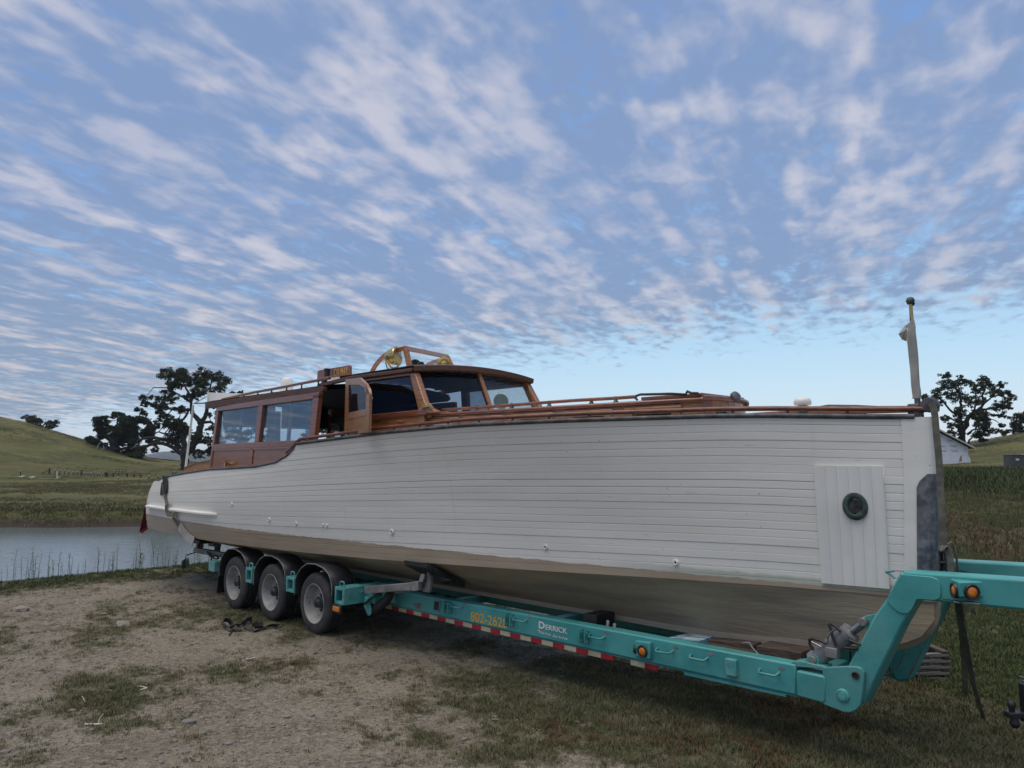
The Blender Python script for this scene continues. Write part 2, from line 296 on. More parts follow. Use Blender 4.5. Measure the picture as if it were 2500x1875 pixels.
def hull_paint():
    m = mat('hull_paint', (.76, .735, .68), (.82, .795, .74), 1.6, .40, bump=.10, bscale=16, st=(.35, 1, 3), c3=(.68, .65, .58), s3=.7, f3=.5)
    t = m.node_tree; n = t.nodes; L = t.links; p = n['Principled BSDF']; src = p.inputs['Base Color'].links[0].from_socket
    tc = n.new('ShaderNodeTexCoord'); sp = n.new('ShaderNodeSeparateXYZ'); L.new(tc.outputs['Object'], sp.inputs[0])
    def nz(sc, st, d=6):
        mp = n.new('ShaderNodeMapping'); mp.inputs['Scale'].default_value = st; L.new(tc.outputs['Object'], mp.inputs[0])
        q = n.new('ShaderNodeTexNoise'); q.inputs['Scale'].default_value = sc; q.inputs['Detail'].default_value = d; L.new(mp.outputs[0], q.inputs[0]); return q.outputs[0]
    def mth(op, a, b):
        q = n.new('ShaderNodeMath'); q.operation = op
        for i, c in enumerate((a, b)):
            if isinstance(c, (int, float)): q.inputs[i].default_value = c
            else: L.new(c, q.inputs[i])
        return q.outputs[0]
    def mr(v, a, b):
        q = n.new('ShaderNodeMapRange'); L.new(v, q.inputs[0]); q.inputs[1].default_value = a; q.inputs[2].default_value = b; return q.outputs[0]
    def mx(f, a, b):
        q = n.new('ShaderNodeMix'); q.data_type = 'RGBA'; L.new(f, q.inputs[0])
        for i, c in ((6, a), (7, b)):
            if isinstance(c, tuple): q.inputs[i].default_value = (*c, 1)
            else: L.new(c, q.inputs[i])
        return q.outputs[2]
    zh = mth('SUBTRACT', mth('ADD', sp.outputs[2], BB[2]), mth('MULTIPLY', mth('SUBTRACT', nz(9, (1, .3, .3)), .5), .035))
    zh = mth('SUBTRACT', zh, mth('MULTIPLY', mth('SUBTRACT', nz(1.1, (1, .1, .1), 3), .5), .02))
    # pale green old paint shows along the boot line near the bow; scuffs and rust dribbles
    old = mth('MULTIPLY', mr(zh, 1.245, 1.225), mr(sp.outputs[0], -4.6-BB[0], -3.6-BB[0]))
    c_ = mx(old, src, (.50, .53, .44))
    sc = mth('MULTIPLY', mr(nz(7, (.7, .5, 8)),   .68, .75), .4); c_ = mx(sc, c_, (.33, .31, .27))
    wp = mth('MULTIPLY', mr(nz(3.2, (4.5, .5, .35), 7), .62, .80), .16); c_ = mx(wp, c_, (.50, .43, .32))
    pk = mth('MULTIPLY', mr(nz(26, (1, 1, 1.3), 3), .72, .75), .6); c_ = mx(pk, c_, (.36, .30, .22))
    tanc = mx(mr(nz(3, (.5, 1, 5)), .35, .65), (.36, .285, .205), (.42, .34, .255))
    c_ = mx(mr(zh, 1.187, 1.182), c_, tanc); L.new(c_, p.inputs['Base Color'])
    return m
MT['hull'] = hull_paint()

# ================================================================== MOTOR BOAT
boat = thing('motor_boat', 'long white wooden cabin cruiser with varnished mahogany cabins loaded on the teal trailer', 'boat', BB)
def bp(mb, name, m, parent=boat, **k): return mb.build(name, m, parent, BB, **k)
S0, S1 = -1.83, -15.2
TT = [0,.03,.06,.1,.15,.2,.3,.4,.5,.6,.7,.8,.9,1.]
BS = [.045,.14,.26,.41,.60,.77,1.01,1.16,1.24,1.27,1.24,1.16,1.04,.88]
BC = [.045,.10,.175,.275,.39,.50,.71,.87,.99,1.08,1.12,1.10,1.02,.90]
def cub(x, X, Y):                                  # smooth (Catmull-Rom) table lookup
    X = np.asarray(X, float); Y = np.asarray(Y, float)
    m = np.gradient(Y, X); x = min(max(x, X[0]), X[-1]); i = int(min(max(np.searchsorted(X, x)-1, 0), len(X)-2))
    h = X[i+1]-X[i]; t = (x-X[i])/h
    return float((2*t**3-3*t*t+1)*Y[i]+(t**3-2*t*t+t)*h*m[i]+(-2*t**3+3*t*t)*Y[i+1]+(t**3-t*t)*h*m[i+1])
SHS = [-15.4,-14.42,-14.05,-12.72,-11.66,-10.8,-10.06,-9.49,-9.21,-9.04,-8.96,-8.81,-7.93,-7.06,-5.91,-5.16,-4.7,-3.39,-2.94,-2.22,-1.83]
SHZ = [1.74,1.814,1.87,1.962,2.024,2.047,2.073,2.135,2.215,2.306,2.37,2.377,2.423,2.469,2.51,2.516,2.518,2.516,2.506,2.475,2.462]
def zsheer(s): return float(np.interp(s, SHS, SHZ))
def zvirt(s): return zsheer(s) if s > -8.81 else 2.377-.066*(-8.81-s)
def zchine(s): return float(np.interp(s, [-15.3,-13.4,-11.6,-9.6,-7.7,-6.3,-5,-4,-3,-2.4,-1.8], [.90,.912,.93,.957,1.0,1.045,1.085,1.12,1.145,1.15,1.15]))
KS = [-15.3,-13.9,-13.09,-12.15,-7.66,-5.93,-3.66,-2.886,-2.45,-2.145,-1.972,-1.885,-1.853]
KZ = [.83,.76,.685,.602,.585,.597,.604,.65,.69,.745,.838,.95,1.056]
def zkeel(s): return float(np.interp(s, KS, KZ))
SEZ, SES = [.85,1.1,1.25,1.38,1.55,1.70,1.81,2.4], [-15.18,-15.2,-15.2,-15.17,-15.05,-14.9,-14.74,-14.2]
def send(z): return float(np.interp(z, SEZ, SES))
def sbow(z): return float(np.interp(z, [.6,.69,.745,.838,.95,1.056,1.3,2.05,2.6], [-2.9,-2.45,-2.145,-1.972,-1.885,-1.875,-1.885,-1.85,-1.845]))
def tof(s): return (S0-s)/(S0-S1)
def half(s, u):                                    # half breadth of the topsides, u = 0 chine .. 1 sheer line
    t = tof(s); c = cub(t, TT, BC); b = cub(t, TT, BS)
    k = float(np.interp(t, [0,.08,.2,.35,.5,.7,.9,1], [0,-.2,-.75,-.8,-.35,.5,.6,.2]))
    r = float(np.interp(t, [0,.3,.5,.75,.95,1], [0,0,.03,.07,.08,.06]))
    return c+(b-c)*(u+k*u*(1-u))+r*4*u*(1-u)
def hullv(s, z, side=-1):
    u = (z-zchine(s))/(zvirt(s)-zchine(s)); return VC+side*half(s, min(max(u, 0), 1))
def on_hull(zf, x, y, off=0.):
    s = -8.
    for _ in range(60): s = .5*s+.5*PV(zf, x, y, hullv(max(min(s, S0), S1), PV(zf, x, y, VC-1)[2])-off)[0]
    q = PV(zf, x, y, hullv(s, 1.6)-off); q = PV(zf, x, y, hullv(max(min(q[0], S0), S1), q[2])-off); q = PV(zf, x, y, hullv(max(min(q[0], S0), S1), q[2])-off); return q
stn = sorted(set([round(float(x), 3) for x in np.concatenate([np.linspace(0, .06, 9), np.linspace(.06, .5, 30), np.linspace(.50, .60, 24), np.linspace(.6, 1, 26)])]))
def hp(t, u, off=0., side=-1, clampz=True):
    """point on the hull surface at station t, height fraction u"""
    s = S0+t*(S1-S0)
    for _ in range(3):
        z = zchine(s)+u*(zvirt(s)-zchine(s)); a, b = sbow(z), send(z); s = a+t*(b-a)
    z = zchine(s)+u*(zvirt(s)-zchine(s))
    if clampz: z = min(z, zsheer(s)-.001)
    uu = (z-zchine(s))/(zvirt(s)-zchine(s))
    return (s, VC+side*(half(min(max(s, S1), S0), uu)+off), z)
# shell behind the planking, bottom, transom
sh = MB()
for side in (-1, 1):
    sh.grid([[hp(t, u, -.004 if side < 0 else 0, side) for t in stn] for u in np.linspace(0, 1, 15)], flip=side > 0)
sh.grid([[hp(1, u, -.004, -1), hp(1, u, -.004, 1)] for u in np.linspace(0, 1, 15)])
hullp = bp(sh, 'hull', MT['hull'], smooth=50)
bt = MB(); nb = 9
for side in (-1, 1):
    rows = []
    for j in range(nb+1):
        x = 1-j/nb; row = []
        for t in stn:
            c = hp(t, 0, .002, side); s, z0 = c[0], c[2]; b = abs(c[1]-VC); zk = zkeel(min(s, -1.853))+.045; kb = .055
            bb = kb+(b-kb)*x if b > kb else b
            full = float(np.interp(t, [0, .1, .3, .6, 1], [.75, .85, 1.05, 1.2, 1.25]))
            row.append((s-(0 if t > .02 else (1-x)*.0), VC+side*bb, min(zk, z0)+(z0-min(zk, z0))*x**full))
        rows.append(row)
    bt.grid(rows, flip=side < 0)
for r_ in range(1): pass
bp(bt, 'hull_bottom', MT['tan'], smooth=60)
tr = MB(); tr.grid([[hp(1, 0, 0, -1), hp(1, 0, 0, 1)], [(-15.15, VC-.05, .80), (-15.15, VC+.05, .80)]]); bp(tr, 'transom_bottom', MT['tan'])
# planks, near side and transom
NP = 21
for k in range(NP):
    u0, u1 = k/NP, (k+1)/NP; e = float(rng.choice([.0004, .0006, .0009]))/1.3; off = .010+rng.uniform(-.0022, .0022)
    mb = MB(); rows = []
    for u, of in ((u0+e, off-.0035), (u0+e*1.4, off-.0010), (u0+e*4, off), (u0+e*12, off), (u1-e*12, off), (u1-e*4, off), (u1-e*1.4, off-.0010), (u1-e, off-.0035)):
        rows.append([hp(t, u, of) for t in stn])
    keep = [i for i in range(len(stn)) if rows[-1][i][2]-rows[0][i][2] > .004]
    if len(keep) < 2: continue
    segs = []; cur = [keep[0]]
    for i in keep[1:]:
        if i == cur[-1]+1: cur.append(i)
        else: segs.append(cur); cur = [i]
    segs.append(cur)
    for sg in segs:
        if len(sg) > 1: bp(MB().grid([[r_[i] for i in sg] for r_ in rows]), 'plank', MT['hull'], hullp, smooth=60)
for k in range(12):
    z0, z1 = .92+k*.075, .92+(k+1)*.075
    if z1 > 1.81: break
    mb = MB(); pts = []
    for z in (z0+.003, z1-.003):
        a = hp(1, (z-zchine(-15.1))/(zvirt(-15.1)-zchine(-15.1))); b = (a[0], 2*VC-a[1], a[2]); m_ = (a[0]-.05, VC, a[2]); pts.append([a, m_, b])
    mb.grid(pts); bp(mb, 'transom_plank', MT['hull'], hullp)
# keel, stem, stem band
kl = MB(); kq = [np.array((s, zkeel(s))) for s in np.linspace(-13.09, -2.9, 34)]
kq += [np.array(q) for q in ((-2.66, .668), (-2.45, .692), (-2.29, .715), (-2.145, .748), (-2.05, .788), (-1.972, .842), (-1.92, .898), (-1.885, .96), (-1.862, 1.03), (-1.85, 1.12), (-1.846, 1.2))]
krows = []
for i, q in enumerate(kq):
    t_ = kq[min(i+1, len(kq)-1)]-kq[max(i-1, 0)]; t_ /= np.linalg.norm(t_); n_ = np.array((-t_[1], t_[0])); fo = min(max((q[0]+2.9)/.9, 0), 1); bo, bi, dp = .06-.035*fo, .062-.012*fo, .080+.02*fo
    krows.append([(q[0]+n_[0]*dp, VC-bi, q[1]+n_[1]*dp), (q[0]+n_[0]*.012*fo, VC-bo, q[1]+n_[1]*.012*fo), (q[0], VC-bo*.5, q[1]), (q[0], VC+bo*.5, q[1]), (q[0]+n_[0]*.012*fo, VC+bo, q[1]+n_[1]*.012*fo), (q[0]+n_[0]*dp, VC+bi, q[1]+n_[1]*dp)])
bp(kl.grid(krows), 'keel', MT['tan'], smooth=60)
stm = MB(); zs_ = np.linspace(1.14, 2.465, 18)
def stem_sec(z, b, fwd, back, out=.017):
    a = sbow(z); u = min(max((z-zchine(-1.9))/(zvirt(-1.9)-zchine(-1.9)), 0), 1); L_ = []
    for f in (1., .66, .33, .05): L_.append((a-back*f, half(min(a-back*f, S0), u)+out))
    L_ += [(a+fwd*.6, .050), (a+fwd, .022)]
    return [(p_, VC-q_, z) for p_, q_ in L_]+[(p_, VC+q_, z) for p_, q_ in L_[::-1]]
stm.grid([stem_sec(z, .040, .022, .17) for z in zs_]); bp(stm, 'stem', MT['hull'], smooth=60)
sbd = MB(); sbd.grid([stem_sec(z, .05, .030, .085 if z < 1.98 else .085-1.0*(z-1.98), .024) for z in np.concatenate([np.linspace(1.2, 1.95, 14), [2.0, 2.03, 2.05]])])
bp(sbd, 'stem_band', MT['galv'], smooth=60)
# deck
dk = MB(); ds = np.linspace(-14.7, -1.9, 70)
dk.grid([[(s, VC+q*(half(s, min((zsheer(s)-zchine(s))/(zvirt(s)-zchine(s)), 1))-.01), zsheer(s)-.012+.03*(1-q*q)*float(np.interp(s, [-9.3,-9], [.3, 1]))) for q in np.linspace(-1, 1, 9)] for s in ds]); bp(dk, 'deck', MT['deckp'], smooth=60)
# rub rail (both sides) and toe rail
def edge(s, off=0., dz=0., side=-1):
    u = (zsheer(s)-zchine(s))/(zvirt(s)-zchine(s)); return (s, VC+side*(half(s, min(u, 1))+off), zsheer(s)+dz)
for side in (-1, 1):
    bp(MB().tube([edge(s, .012, .004, side) for s in np.concatenate([np.linspace(-8.93, -2.2, 60), np.linspace(-2.15, -1.93, 6)])], .021, 8), 'rub_rail', MT['rub'], smooth=80)
    bp(MB().tube([edge(s, .008, .004, side) for s in np.concatenate([np.linspace(-14.45, -9.6, 50), np.linspace(-9.55, -8.93, 30)])], .017, 8), 'rub_rail', MT['rub'], smooth=80)
    rp = [edge(s, -.012, .062, side) for s in np.concatenate([np.linspace(-9.25, -2.2, 60), np.linspace(-2.15, -1.80, 7)])]
    bp(MB().tube(rp, [.021]*len(rp), 8), 'toe_rail', MT['railw'], smooth=80)
    for s in np.arange(-9.1, -1.9, .42):
        a = edge(s, -.012, 0, side); bp(MB().tube([a, (a[0], a[1], a[2]+.05)], .011, 6), 'rail_stud', MT['bronze'])
# white cargo door with its round port, on the near bow
dmb = MB(); ns = 6; sA, sB = on_hull('G', 338, 1150, .03)[0], on_hull('G', 955, 1150, .03)[0]
for i in range(ns):
    a, b = sA+(sB-sA)*i/ns+.0005, sA+(sB-sA)*(i+1)/ns-.0005
    def col(s, of): return [(s, hullv(s, z)-of, z) for z in np.linspace(1.215-.02*(i/ns) if 0 else 1.205, 2.105, 9)]
    mb = MB(); mb.grid([col(a, .008), col(a, .0315), col(a+.0015, .033), col(b-.0015, .033), col(b, .0315), col(b, .008)])
    q = [col(a, .008), col(a, .033), col(b, .033), col(b, .008)]
    for e_ in (0, -1): mb.add([q[0][e_], q[1][e_], q[2][e_], q[3][e_]], [(0, 1, 2, 3)])
    if i == 0: hatch = bp(mb, 'side_hatch', MT['white'], smooth=50)
    else: bp(mb, 'board', MT['white'], hatch, smooth=50)
pc = PV('G', 692, 1240, hullv(-2.38, 1.79)-.036)
pn = np.array([0, -1., 0]); sl_ = (hullv(pc[0]+.1, pc[2])-hullv(pc[0]-.1, pc[2]))/.2; zl_ = (hullv(pc[0], pc[2]+.1)-hullv(pc[0], pc[2]-.1))/.2
pn = np.array([sl_, -1, zl_]); pn /= np.linalg.norm(pn)
port = bp(MB().lathe([(.104, -.012), (.104, .006), (.098, .012), (.068, .014), (.062, .010), (.057, -.01)], pc, pn, 32), 'porthole', MT['bronze'], smooth=50)
port.data.transform(Matrix.Translation(Vector(pc)-Vector(BB)) @ Matrix.Scale(.84, 4, (1, 0, .12)) @ Matrix.Translation(Vector(BB)-Vector(pc)))
bp(MB().lathe([(0, .002), (.050, .002)], pc, pn, 32), 'glass', mat('dirty_port_glass', (.035, .04, .04), (.11, .11, .10), 16, .35), port)
# skin fittings
for zf, x, y, r_ in (('A', 980, 1515, .026), ('C', 800, 70, .028), ('C', 1043, 105, .028), ('C', 1285, 118, .022), ('C', 1318, 122, .022), ('C', 1905, 178, .032), ('H', 120, 1607, .026), ('E', 922, 86, .026)):
    c = on_hull(zf, x, y, .012); f = bp(MB().lathe([(r_*1.05, -.01), (r_, .008), (r_*.8, .014), (r_*.42, .012), (r_*.38, -.01)], c, (0.05, -1, 0), 20), 'skin_fitting', MT['white'], smooth=50)
    bp(MB().lathe([(0, .004), (r_*.40, .004)], c, (0.05, -1, 0), 14), 'bore', MT['blackm'], f)
# spray rail at the stern
a = on_hull('a6', 190, 700, .0); b = on_hull('a6', 1410, 850, .0); sr = MB(); pr = []
for q in np.linspace(0, 1, 14):
    s = a[0]+(b[0]-a[0])*q; z = a[2]+(b[2]-a[2])*q; v = hullv(max(s, S1), z); w_ = .085*min(1, (1-q)*9+.2)
    pr.append([(s, v+.02, z+.03), (s, v-w_, z+.012), (s, v-w_, z-.022), (s, v+.02, z-.034)])
sr.grid([[r_[k] for r_ in pr] for k in (0, 1, 2, 3, 0)]); n_ = len(sr.v); sr.add([pr[0][k] for k in range(4)], [(0, 1, 2, 3)]).add([pr[-1][k] for k in range(4)], [(3, 2, 1, 0)])
bp(sr, 'spray_rail', MT['white'], bevel=.006)
# rudder and shaft below the stern
rd = MB().prism([(-14.62, .84), (-14.25, .84), (-14.30, .56), (-14.55, .56)], VC-.015, VC+.015); bp(rd, 'rudder', MT['bronze'], bevel=.004)
bp(MB().tube([(-13.0, VC, .72), (-14.1, VC, .66)], .02, 8), 'propeller_shaft', MT['bronze'])
pw = MB().lathe([(.035, -.06), (.045, 0), (.03, .07)], (-14.12, VC, .66), (1, 0, .05), 12)
for k in range(3):
    th = k*2*math.pi/3+.4; pw.strap([(-14.12, VC+.03*math.cos(th), .66+.03*math.sin(th)), (-14.13, VC+.12*math.cos(th), .66+.12*math.sin(th)), (-14.12, VC+.17*math.cos(th), .66+.17*math.sin(th))], (.7, -math.sin(th), math.cos(th)), .11, .008)
bp(pw, 'propeller', MT['bronze'])

# ---- saloon (after cabin)
def fs_(s, z): return 4.90-.033*(s+9)+.08*(z-2.1)
def mir(v): return 2*VC-v
def wall(poly, fn, th=.04, out=0., far=False):
    P = [(s, fn(s, z)-out, z) for s, z in poly]
    if far: return MB().extr([(a_, mir(v), z) for a_, v, z in P], (0, -th-out, 0))
    return MB().extr(P, (0, th+out, 0))
def rect(s0, s1, z0, z1): return [(s0, z0), (s1, z0), (s1, z1), (s0, z1)]
for far in (False, True):
    low = [(-12.0, 2.345), (-12.0, zsheer(-12.0)-.02)]+[(s, zsheer(s)-.02) for s in np.linspace(-11.8, -9.06, 16)]+[(-8.98, 2.30), (-8.62, 2.345)]
    sd = bp(wall(low, fs_, .03, 0, far), 'saloon_side', MT['mahog'])
    for poly, nm in ((rect(-12.0, -8.62, 2.345, 2.425), 'sill'), (rect(-12.0, -11.905, 2.425, 2.95), 'corner_post'), (rect(-10.41, -10.265, 2.425, 2.95), 'window_post'), (rect(-8.77, -8.62, 2.425, 3.0), 'door_post'), (rect(-12.0, -8.62, 2.95, 3.03), 'top_rail')):
        bp(wall(poly, fs_, .05, .012, far), nm, MT['mahog'], sd, bevel=.005)
    for poly in (rect(-12.0, -11.93, zsheer(-12), 2.345), rect(-10.52, -10.42, zsheer(-10.5)+.03, 2.345), [(-11.93, 2.315), (-9.0, 2.315), (-8.92, 2.345), (-11.93, 2.345)], [(-11.93, zsheer(-11.93)), (-10.5, zsheer(-10.5)), (-9.6, zsheer(-9.6)), (-9.52, zsheer(-9.52)+.045), (-10.5, zsheer(-10.5)+.05), (-11.93, zsheer(-11.93)+.06)]):
        bp(wall(poly, fs_, .02, .014, far), 'stile', MT['mahog'], sd, bevel=.004)
    for a_, b_ in ((-11.905, -10.41), (-10.265, -8.77)):
        wf = bp(MB().bar((a_+.012, 0, 0), (a_+.013, 0, 0), .001, .001) if 0 else wall(rect(a_, b_, 2.425, 2.95), lambda s, z: fs_(s, z)+.024, .005, 0, far), 'window', MT['glass'], sd)
        mid = a_+(b_-a_)*.52
        bp(wall(rect(mid-.03, mid+.03, 2.425, 2.95), lambda s, z: fs_(s, z)+.045, .03, 0, far), 'sash_bar', MT['inner'] if far else MT['mahog'], wf)
        if far:
            bl_ = bp(wall(rect(a_+.01, b_-.01, 2.70, 2.95), lambda s, z: fs_(s, z)+.06, .01, 0, far), 'blind', MT['ceil'], wf)  # near-black colour carries the shade under the saloon roof
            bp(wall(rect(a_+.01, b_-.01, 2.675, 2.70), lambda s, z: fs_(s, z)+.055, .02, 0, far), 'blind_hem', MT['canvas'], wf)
ea = bp(MB().extr([(-12.0, fs_(-12, 2.0), zsheer(-12)), (-12.0, mir(fs_(-12, 2.0)), zsheer(-12)), (-12.0, mir(fs_(-12, 2.4)), 2.42), (-12.0, fs_(-12, 2.4), 2.42)], (.04, 0, 0)), 'after_bulkhead', MT['mahog'])
for v_0, v_1 in ((VC-.06, VC+.06), (fs_(-12, 2.6)+.05, fs_(-12, 2.6)+.11), (mir(fs_(-12, 2.6))-.11, mir(fs_(-12, 2.6))-.05)): bp(MB().box((-11.995, v_0, 2.421), (-11.965, v_1, 3.0)), 'bulkhead_post', MT['mahog'], ea)
# after coaming with its capping
def fco(s, z): return 5.03-.03*(s+12)+.05*(z-2.1)
c0 = PV('A', 560, 1192, 5.07)
cpoly = [(-12.0, zsheer(-12)-.02), (-12.0, PV('A', 795, 1122, 5.03)[2]), (-12.7, PV('A', 700, 1152, 5.05)[2]), (c0[0], c0[2]), (c0[0], zsheer(c0[0])-.02)]
co = bp(wall(cpoly, fco, .03), 'cockpit_coaming', MT['teak'])
bp(MB().strap([(s, fco(s, z)+.01, z+.008) for s, z in cpoly[1:4]], (0, 1, 0), .05, .018), 'capping', MT['mahog'], co)
bp(MB().extr([(s, mir(fco(s, z)), z) for s, z in cpoly], (0, -.03, 0)), 'cockpit_coaming', MT['teak'])
bp(MB().box((c0[0]-.03, fco(c0[0], 2), zsheer(c0[0])-.03), (c0[0], mir(fco(c0[0], 2)), c0[2])), 'cockpit_coaming', MT['teak'])
# roofs
def camber(v, h=.09): return h*(1-((v-VC)/1.1)**2)
rf = MB(); vv = np.linspace(5.04, mir(5.04), 13)
for dz, fl in ((.10, False), (.06, True)): rf.grid([[(s, v, 3.02+dz+camber(v)+.0*s) for v in vv] for s in (-12.36, -10.5, -8.66)], flip=fl)
roof = bp(rf, 'saloon_roof', MT['deckp'], smooth=60)
for far in (0, 1):
    v0 = mir(5.04) if far else 5.04
    bp(MB().extr([(-12.38, v0, 3.015), (-8.72, v0, 3.035), (-8.66, v0, 3.06), (-8.66, v0, 3.10), (-8.70, v0, 3.125), (-12.38, v0, 3.115)], (0, .06*(1 if not far else -1), 0)), 'roof_fascia', MT['roofw'], roof, bevel=.012)
bp(MB().extr([(-12.37, v, 3.02+camber(v)) for v in vv]+[(-12.37, v, 3.115+camber(v)) for v in vv[::-1]], (-.03, 0, 0)), 'roof_fascia', MT['roofw'], roof)
rfl = MB(); rfl.grid([[(s, v, 3.055+camber(v)) for v in vv] for s in (-12.3, -8.66)]); bp(rfl, 'ceiling', MT['ceil'], roof, smooth=60)
rp2 = [PV('A', x, y, 5.12) for x, y in ((895, 572), (1000, 548), (1200, 505), (1400, 470), (1600, 430), (1750, 402), (1860, 380))]
bp(MB().tube(rp2, .02, 8), 'roof_rail', MT['railw'], roof, smooth=80)
for x, y in ((945, 562), (1090, 530), (1215, 503), (1340, 480), (1475, 455), (1610, 428), (1760, 400)):
    q = PV('A', x, y, 5.12); bp(MB().tube([q, (q[0], q[1], 3.10)], .012, 6).lathe([(.03, 0), (.014, .03)], (q[0], q[1], 3.118), (0, 0, 1), 8), 'rail_foot', MT['bronze'], roof)
# white board across the after roof
wb = [PS('A', 760, 510, -12.25), PS('A', 757, 600, -12.25)]; vb0 = wb[0][1]
ab = bp(MB().extr([(-12.25, vb0, 3.115), (-12.25, vb0, wb[0][2]), (-12.25, vb0+1.5, wb[0][2]+.05), (-12.25, vb0+1.5, 3.2)], (.03, 0, 0)), 'roof_board', MT['white'])
rv = PV('A', 1478, 460, 5.7); bp(MB().lathe([(.10, -.10), (.095, .02), (.085, .10), (.055, .125), (0, .13)], (rv[0], rv[1], 3.33), (0, 0, 1), 16), 'roof_vent', MT['white'], smooth=50)
# ---- pilothouse
def fp_(s, z): return 5.12+.08*(z-2.5)
ZR = 3.17
pr_ = MB(); fr = lambda v: -6.90+.10*(1-((v-VC)/1.0)**2)
vv2 = np.linspace(5.13, mir(5.13), 13)
for dz, fl in ((.045, False), (.0, True)): pr_.grid([[(s0_ if i < 3 else fr(v), v, ZR+dz+camber(v, .07)) for v in vv2] for i, s0_ in enumerate((-8.66, -8.0, -7.4, 0))], flip=fl)
proof = bp(pr_, 'pilothouse_roof', MT['deckp'], smooth=60)
for far in (0, 1):
    v0 = mir(5.125) if far else 5.125; d = -.05 if far else .05
    bp(MB().extr([(-8.98, v0, 3.115), (-8.7, v0, 3.14), (-8.2, v0, 3.16), (-6.90, v0, 3.155), (-6.88, v0, 3.2), (-8.2, v0, 3.215), (-8.98, v0, 3.175)], (0, d, 0)), 'roof_edge', MT['roofw'], proof, bevel=.01)
bb_ = MB(); bb_.grid([[(fr(v)-.05, v, ZR-.035+camber(v, .07)) for v in vv2], [(fr(v)+.03, v, ZR-.02+camber(v, .07)) for v in vv2], [(fr(v)+.04, v, ZR+.035+camber(v, .07)) for v in vv2], [(fr(v)-.02, v, ZR+.05+camber(v, .07)) for v in vv2]])
bp(bb_, 'brow', MT['roofw'], proof, smooth=40)
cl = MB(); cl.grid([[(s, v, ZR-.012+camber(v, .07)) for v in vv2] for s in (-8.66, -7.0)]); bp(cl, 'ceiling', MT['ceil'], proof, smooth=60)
for k in range(8):
    v = 5.35+k*.21; bp(MB().bar((-8.6, v, ZR-.03+camber(v, .07)), (-7.05, v, ZR-.03+camber(v, .07)), .03, .02), 'ceiling_batten', MT['inner'], proof)
TOPZ = 3.14
for far in (False, True):
    lowp = [(-8.21, 2.46), (-6.66, 2.50), (-6.66, 2.72), (-8.21, 2.705)]
    ps = bp(wall(lowp, fp_, .035, 0, far), 'pilothouse_side', MT['teak'])
    bp(wall([(-8.22, 2.46), (-8.10, 2.46), (-8.10, 3.16), (-8.22, 3.16)], fp_, .05, .012, far), 'door_post', MT['mahog'], ps, bevel=.004)
    bp(wall([(-8.1, 3.125), (-6.98, 3.125), (-7.0, 3.165), (-8.1, 3.165)], fp_, .05, .01, far), 'head_rail', MT['teak'], ps, bevel=.004)
    bp(wall([(-8.1, 2.64), (-6.60, 2.655), (-6.62, 2.715), (-8.1, 2.705)], fp_, .03, .022, far), 'side_moulding', MT['mahog'], ps, bevel=.008)
    bp(wall([(-6.985, 3.15), (-6.88, 3.15), (-6.66, 2.80), (-6.56, 2.73), (-6.44, 2.69), (-6.44, 2.67), (-6.76, 2.67), (-6.765, 2.72)], fp_, .06, .015, far), 'corner_post', MT['teak'], ps, bevel=.008)
    wn = bp(wall([(-8.1, 2.705), (-6.765, 2.715), (-6.985, 3.13), (-8.1, 3.13)], lambda s, z: fp_(s, z)+.022, .005, 0, far), 'window', MT['cglass'] if far else MT['dglass'], ps)
# windscreen: two raked panes, mullion, sill
def wsp(v, q): s_t, s_b = fr(v)-.06, fr(v)+.20; return (s_t+(s_b-s_t)*(1-q), v, 2.70+(ZR-.02-2.70+camber(v, .07))*q)
for a_, b_ in ((5.20, VC-.02), (VC+.02, mir(5.20))):
    g = MB(); vs_ = np.linspace(a_, b_, 7); g.grid([[wsp(v, q) for v in vs_] for q in np.linspace(0, 1, 4)]); bp(g, 'windscreen', MT['dglass'] if a_ < VC else MT['cglass'], smooth=60)  # near pane coloured dark for the dim wheelhouse, far pane left clear
bp(MB().bar(wsp(VC, 0), wsp(VC, 1), .055, .05), 'windscreen_mullion', MT['teak'], bevel=.006)
bp(MB().bar(wsp(mir(5.2), 0), wsp(mir(5.2), 1), .06, .07), 'windscreen_post', MT['teak'], bevel=.006)
wsl = MB(); wsl.grid([[(wsp(v, 0)[0]+d, v, z) for v in np.linspace(5.14, mir(5.14), 9)] for d, z in ((-.06, 2.62), (.07, 2.62), (.07, 2.675), (.03, 2.705), (-.06, 2.705))]); bp(wsl, 'windscreen_sill', MT['teak'])
q = PV('B', 1100, 632, 5.10); bp(MB().extr([PV('B', x, y, 5.10) for x, y in ((1058, 650), (1060, 628), (1085, 618), (1110, 622), (1128, 608), (1150, 635))], (0, .03, 0)), 'brass_corner', MT['brass'])
# floor and dark interior lining
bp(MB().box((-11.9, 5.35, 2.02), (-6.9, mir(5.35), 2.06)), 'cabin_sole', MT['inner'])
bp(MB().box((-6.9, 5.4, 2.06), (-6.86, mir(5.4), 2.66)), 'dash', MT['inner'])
bp(MB().box((-9.6, mir(5.62), 2.06), (-8.9, mir(5.12), 2.42)), 'settee', MT['inner'])
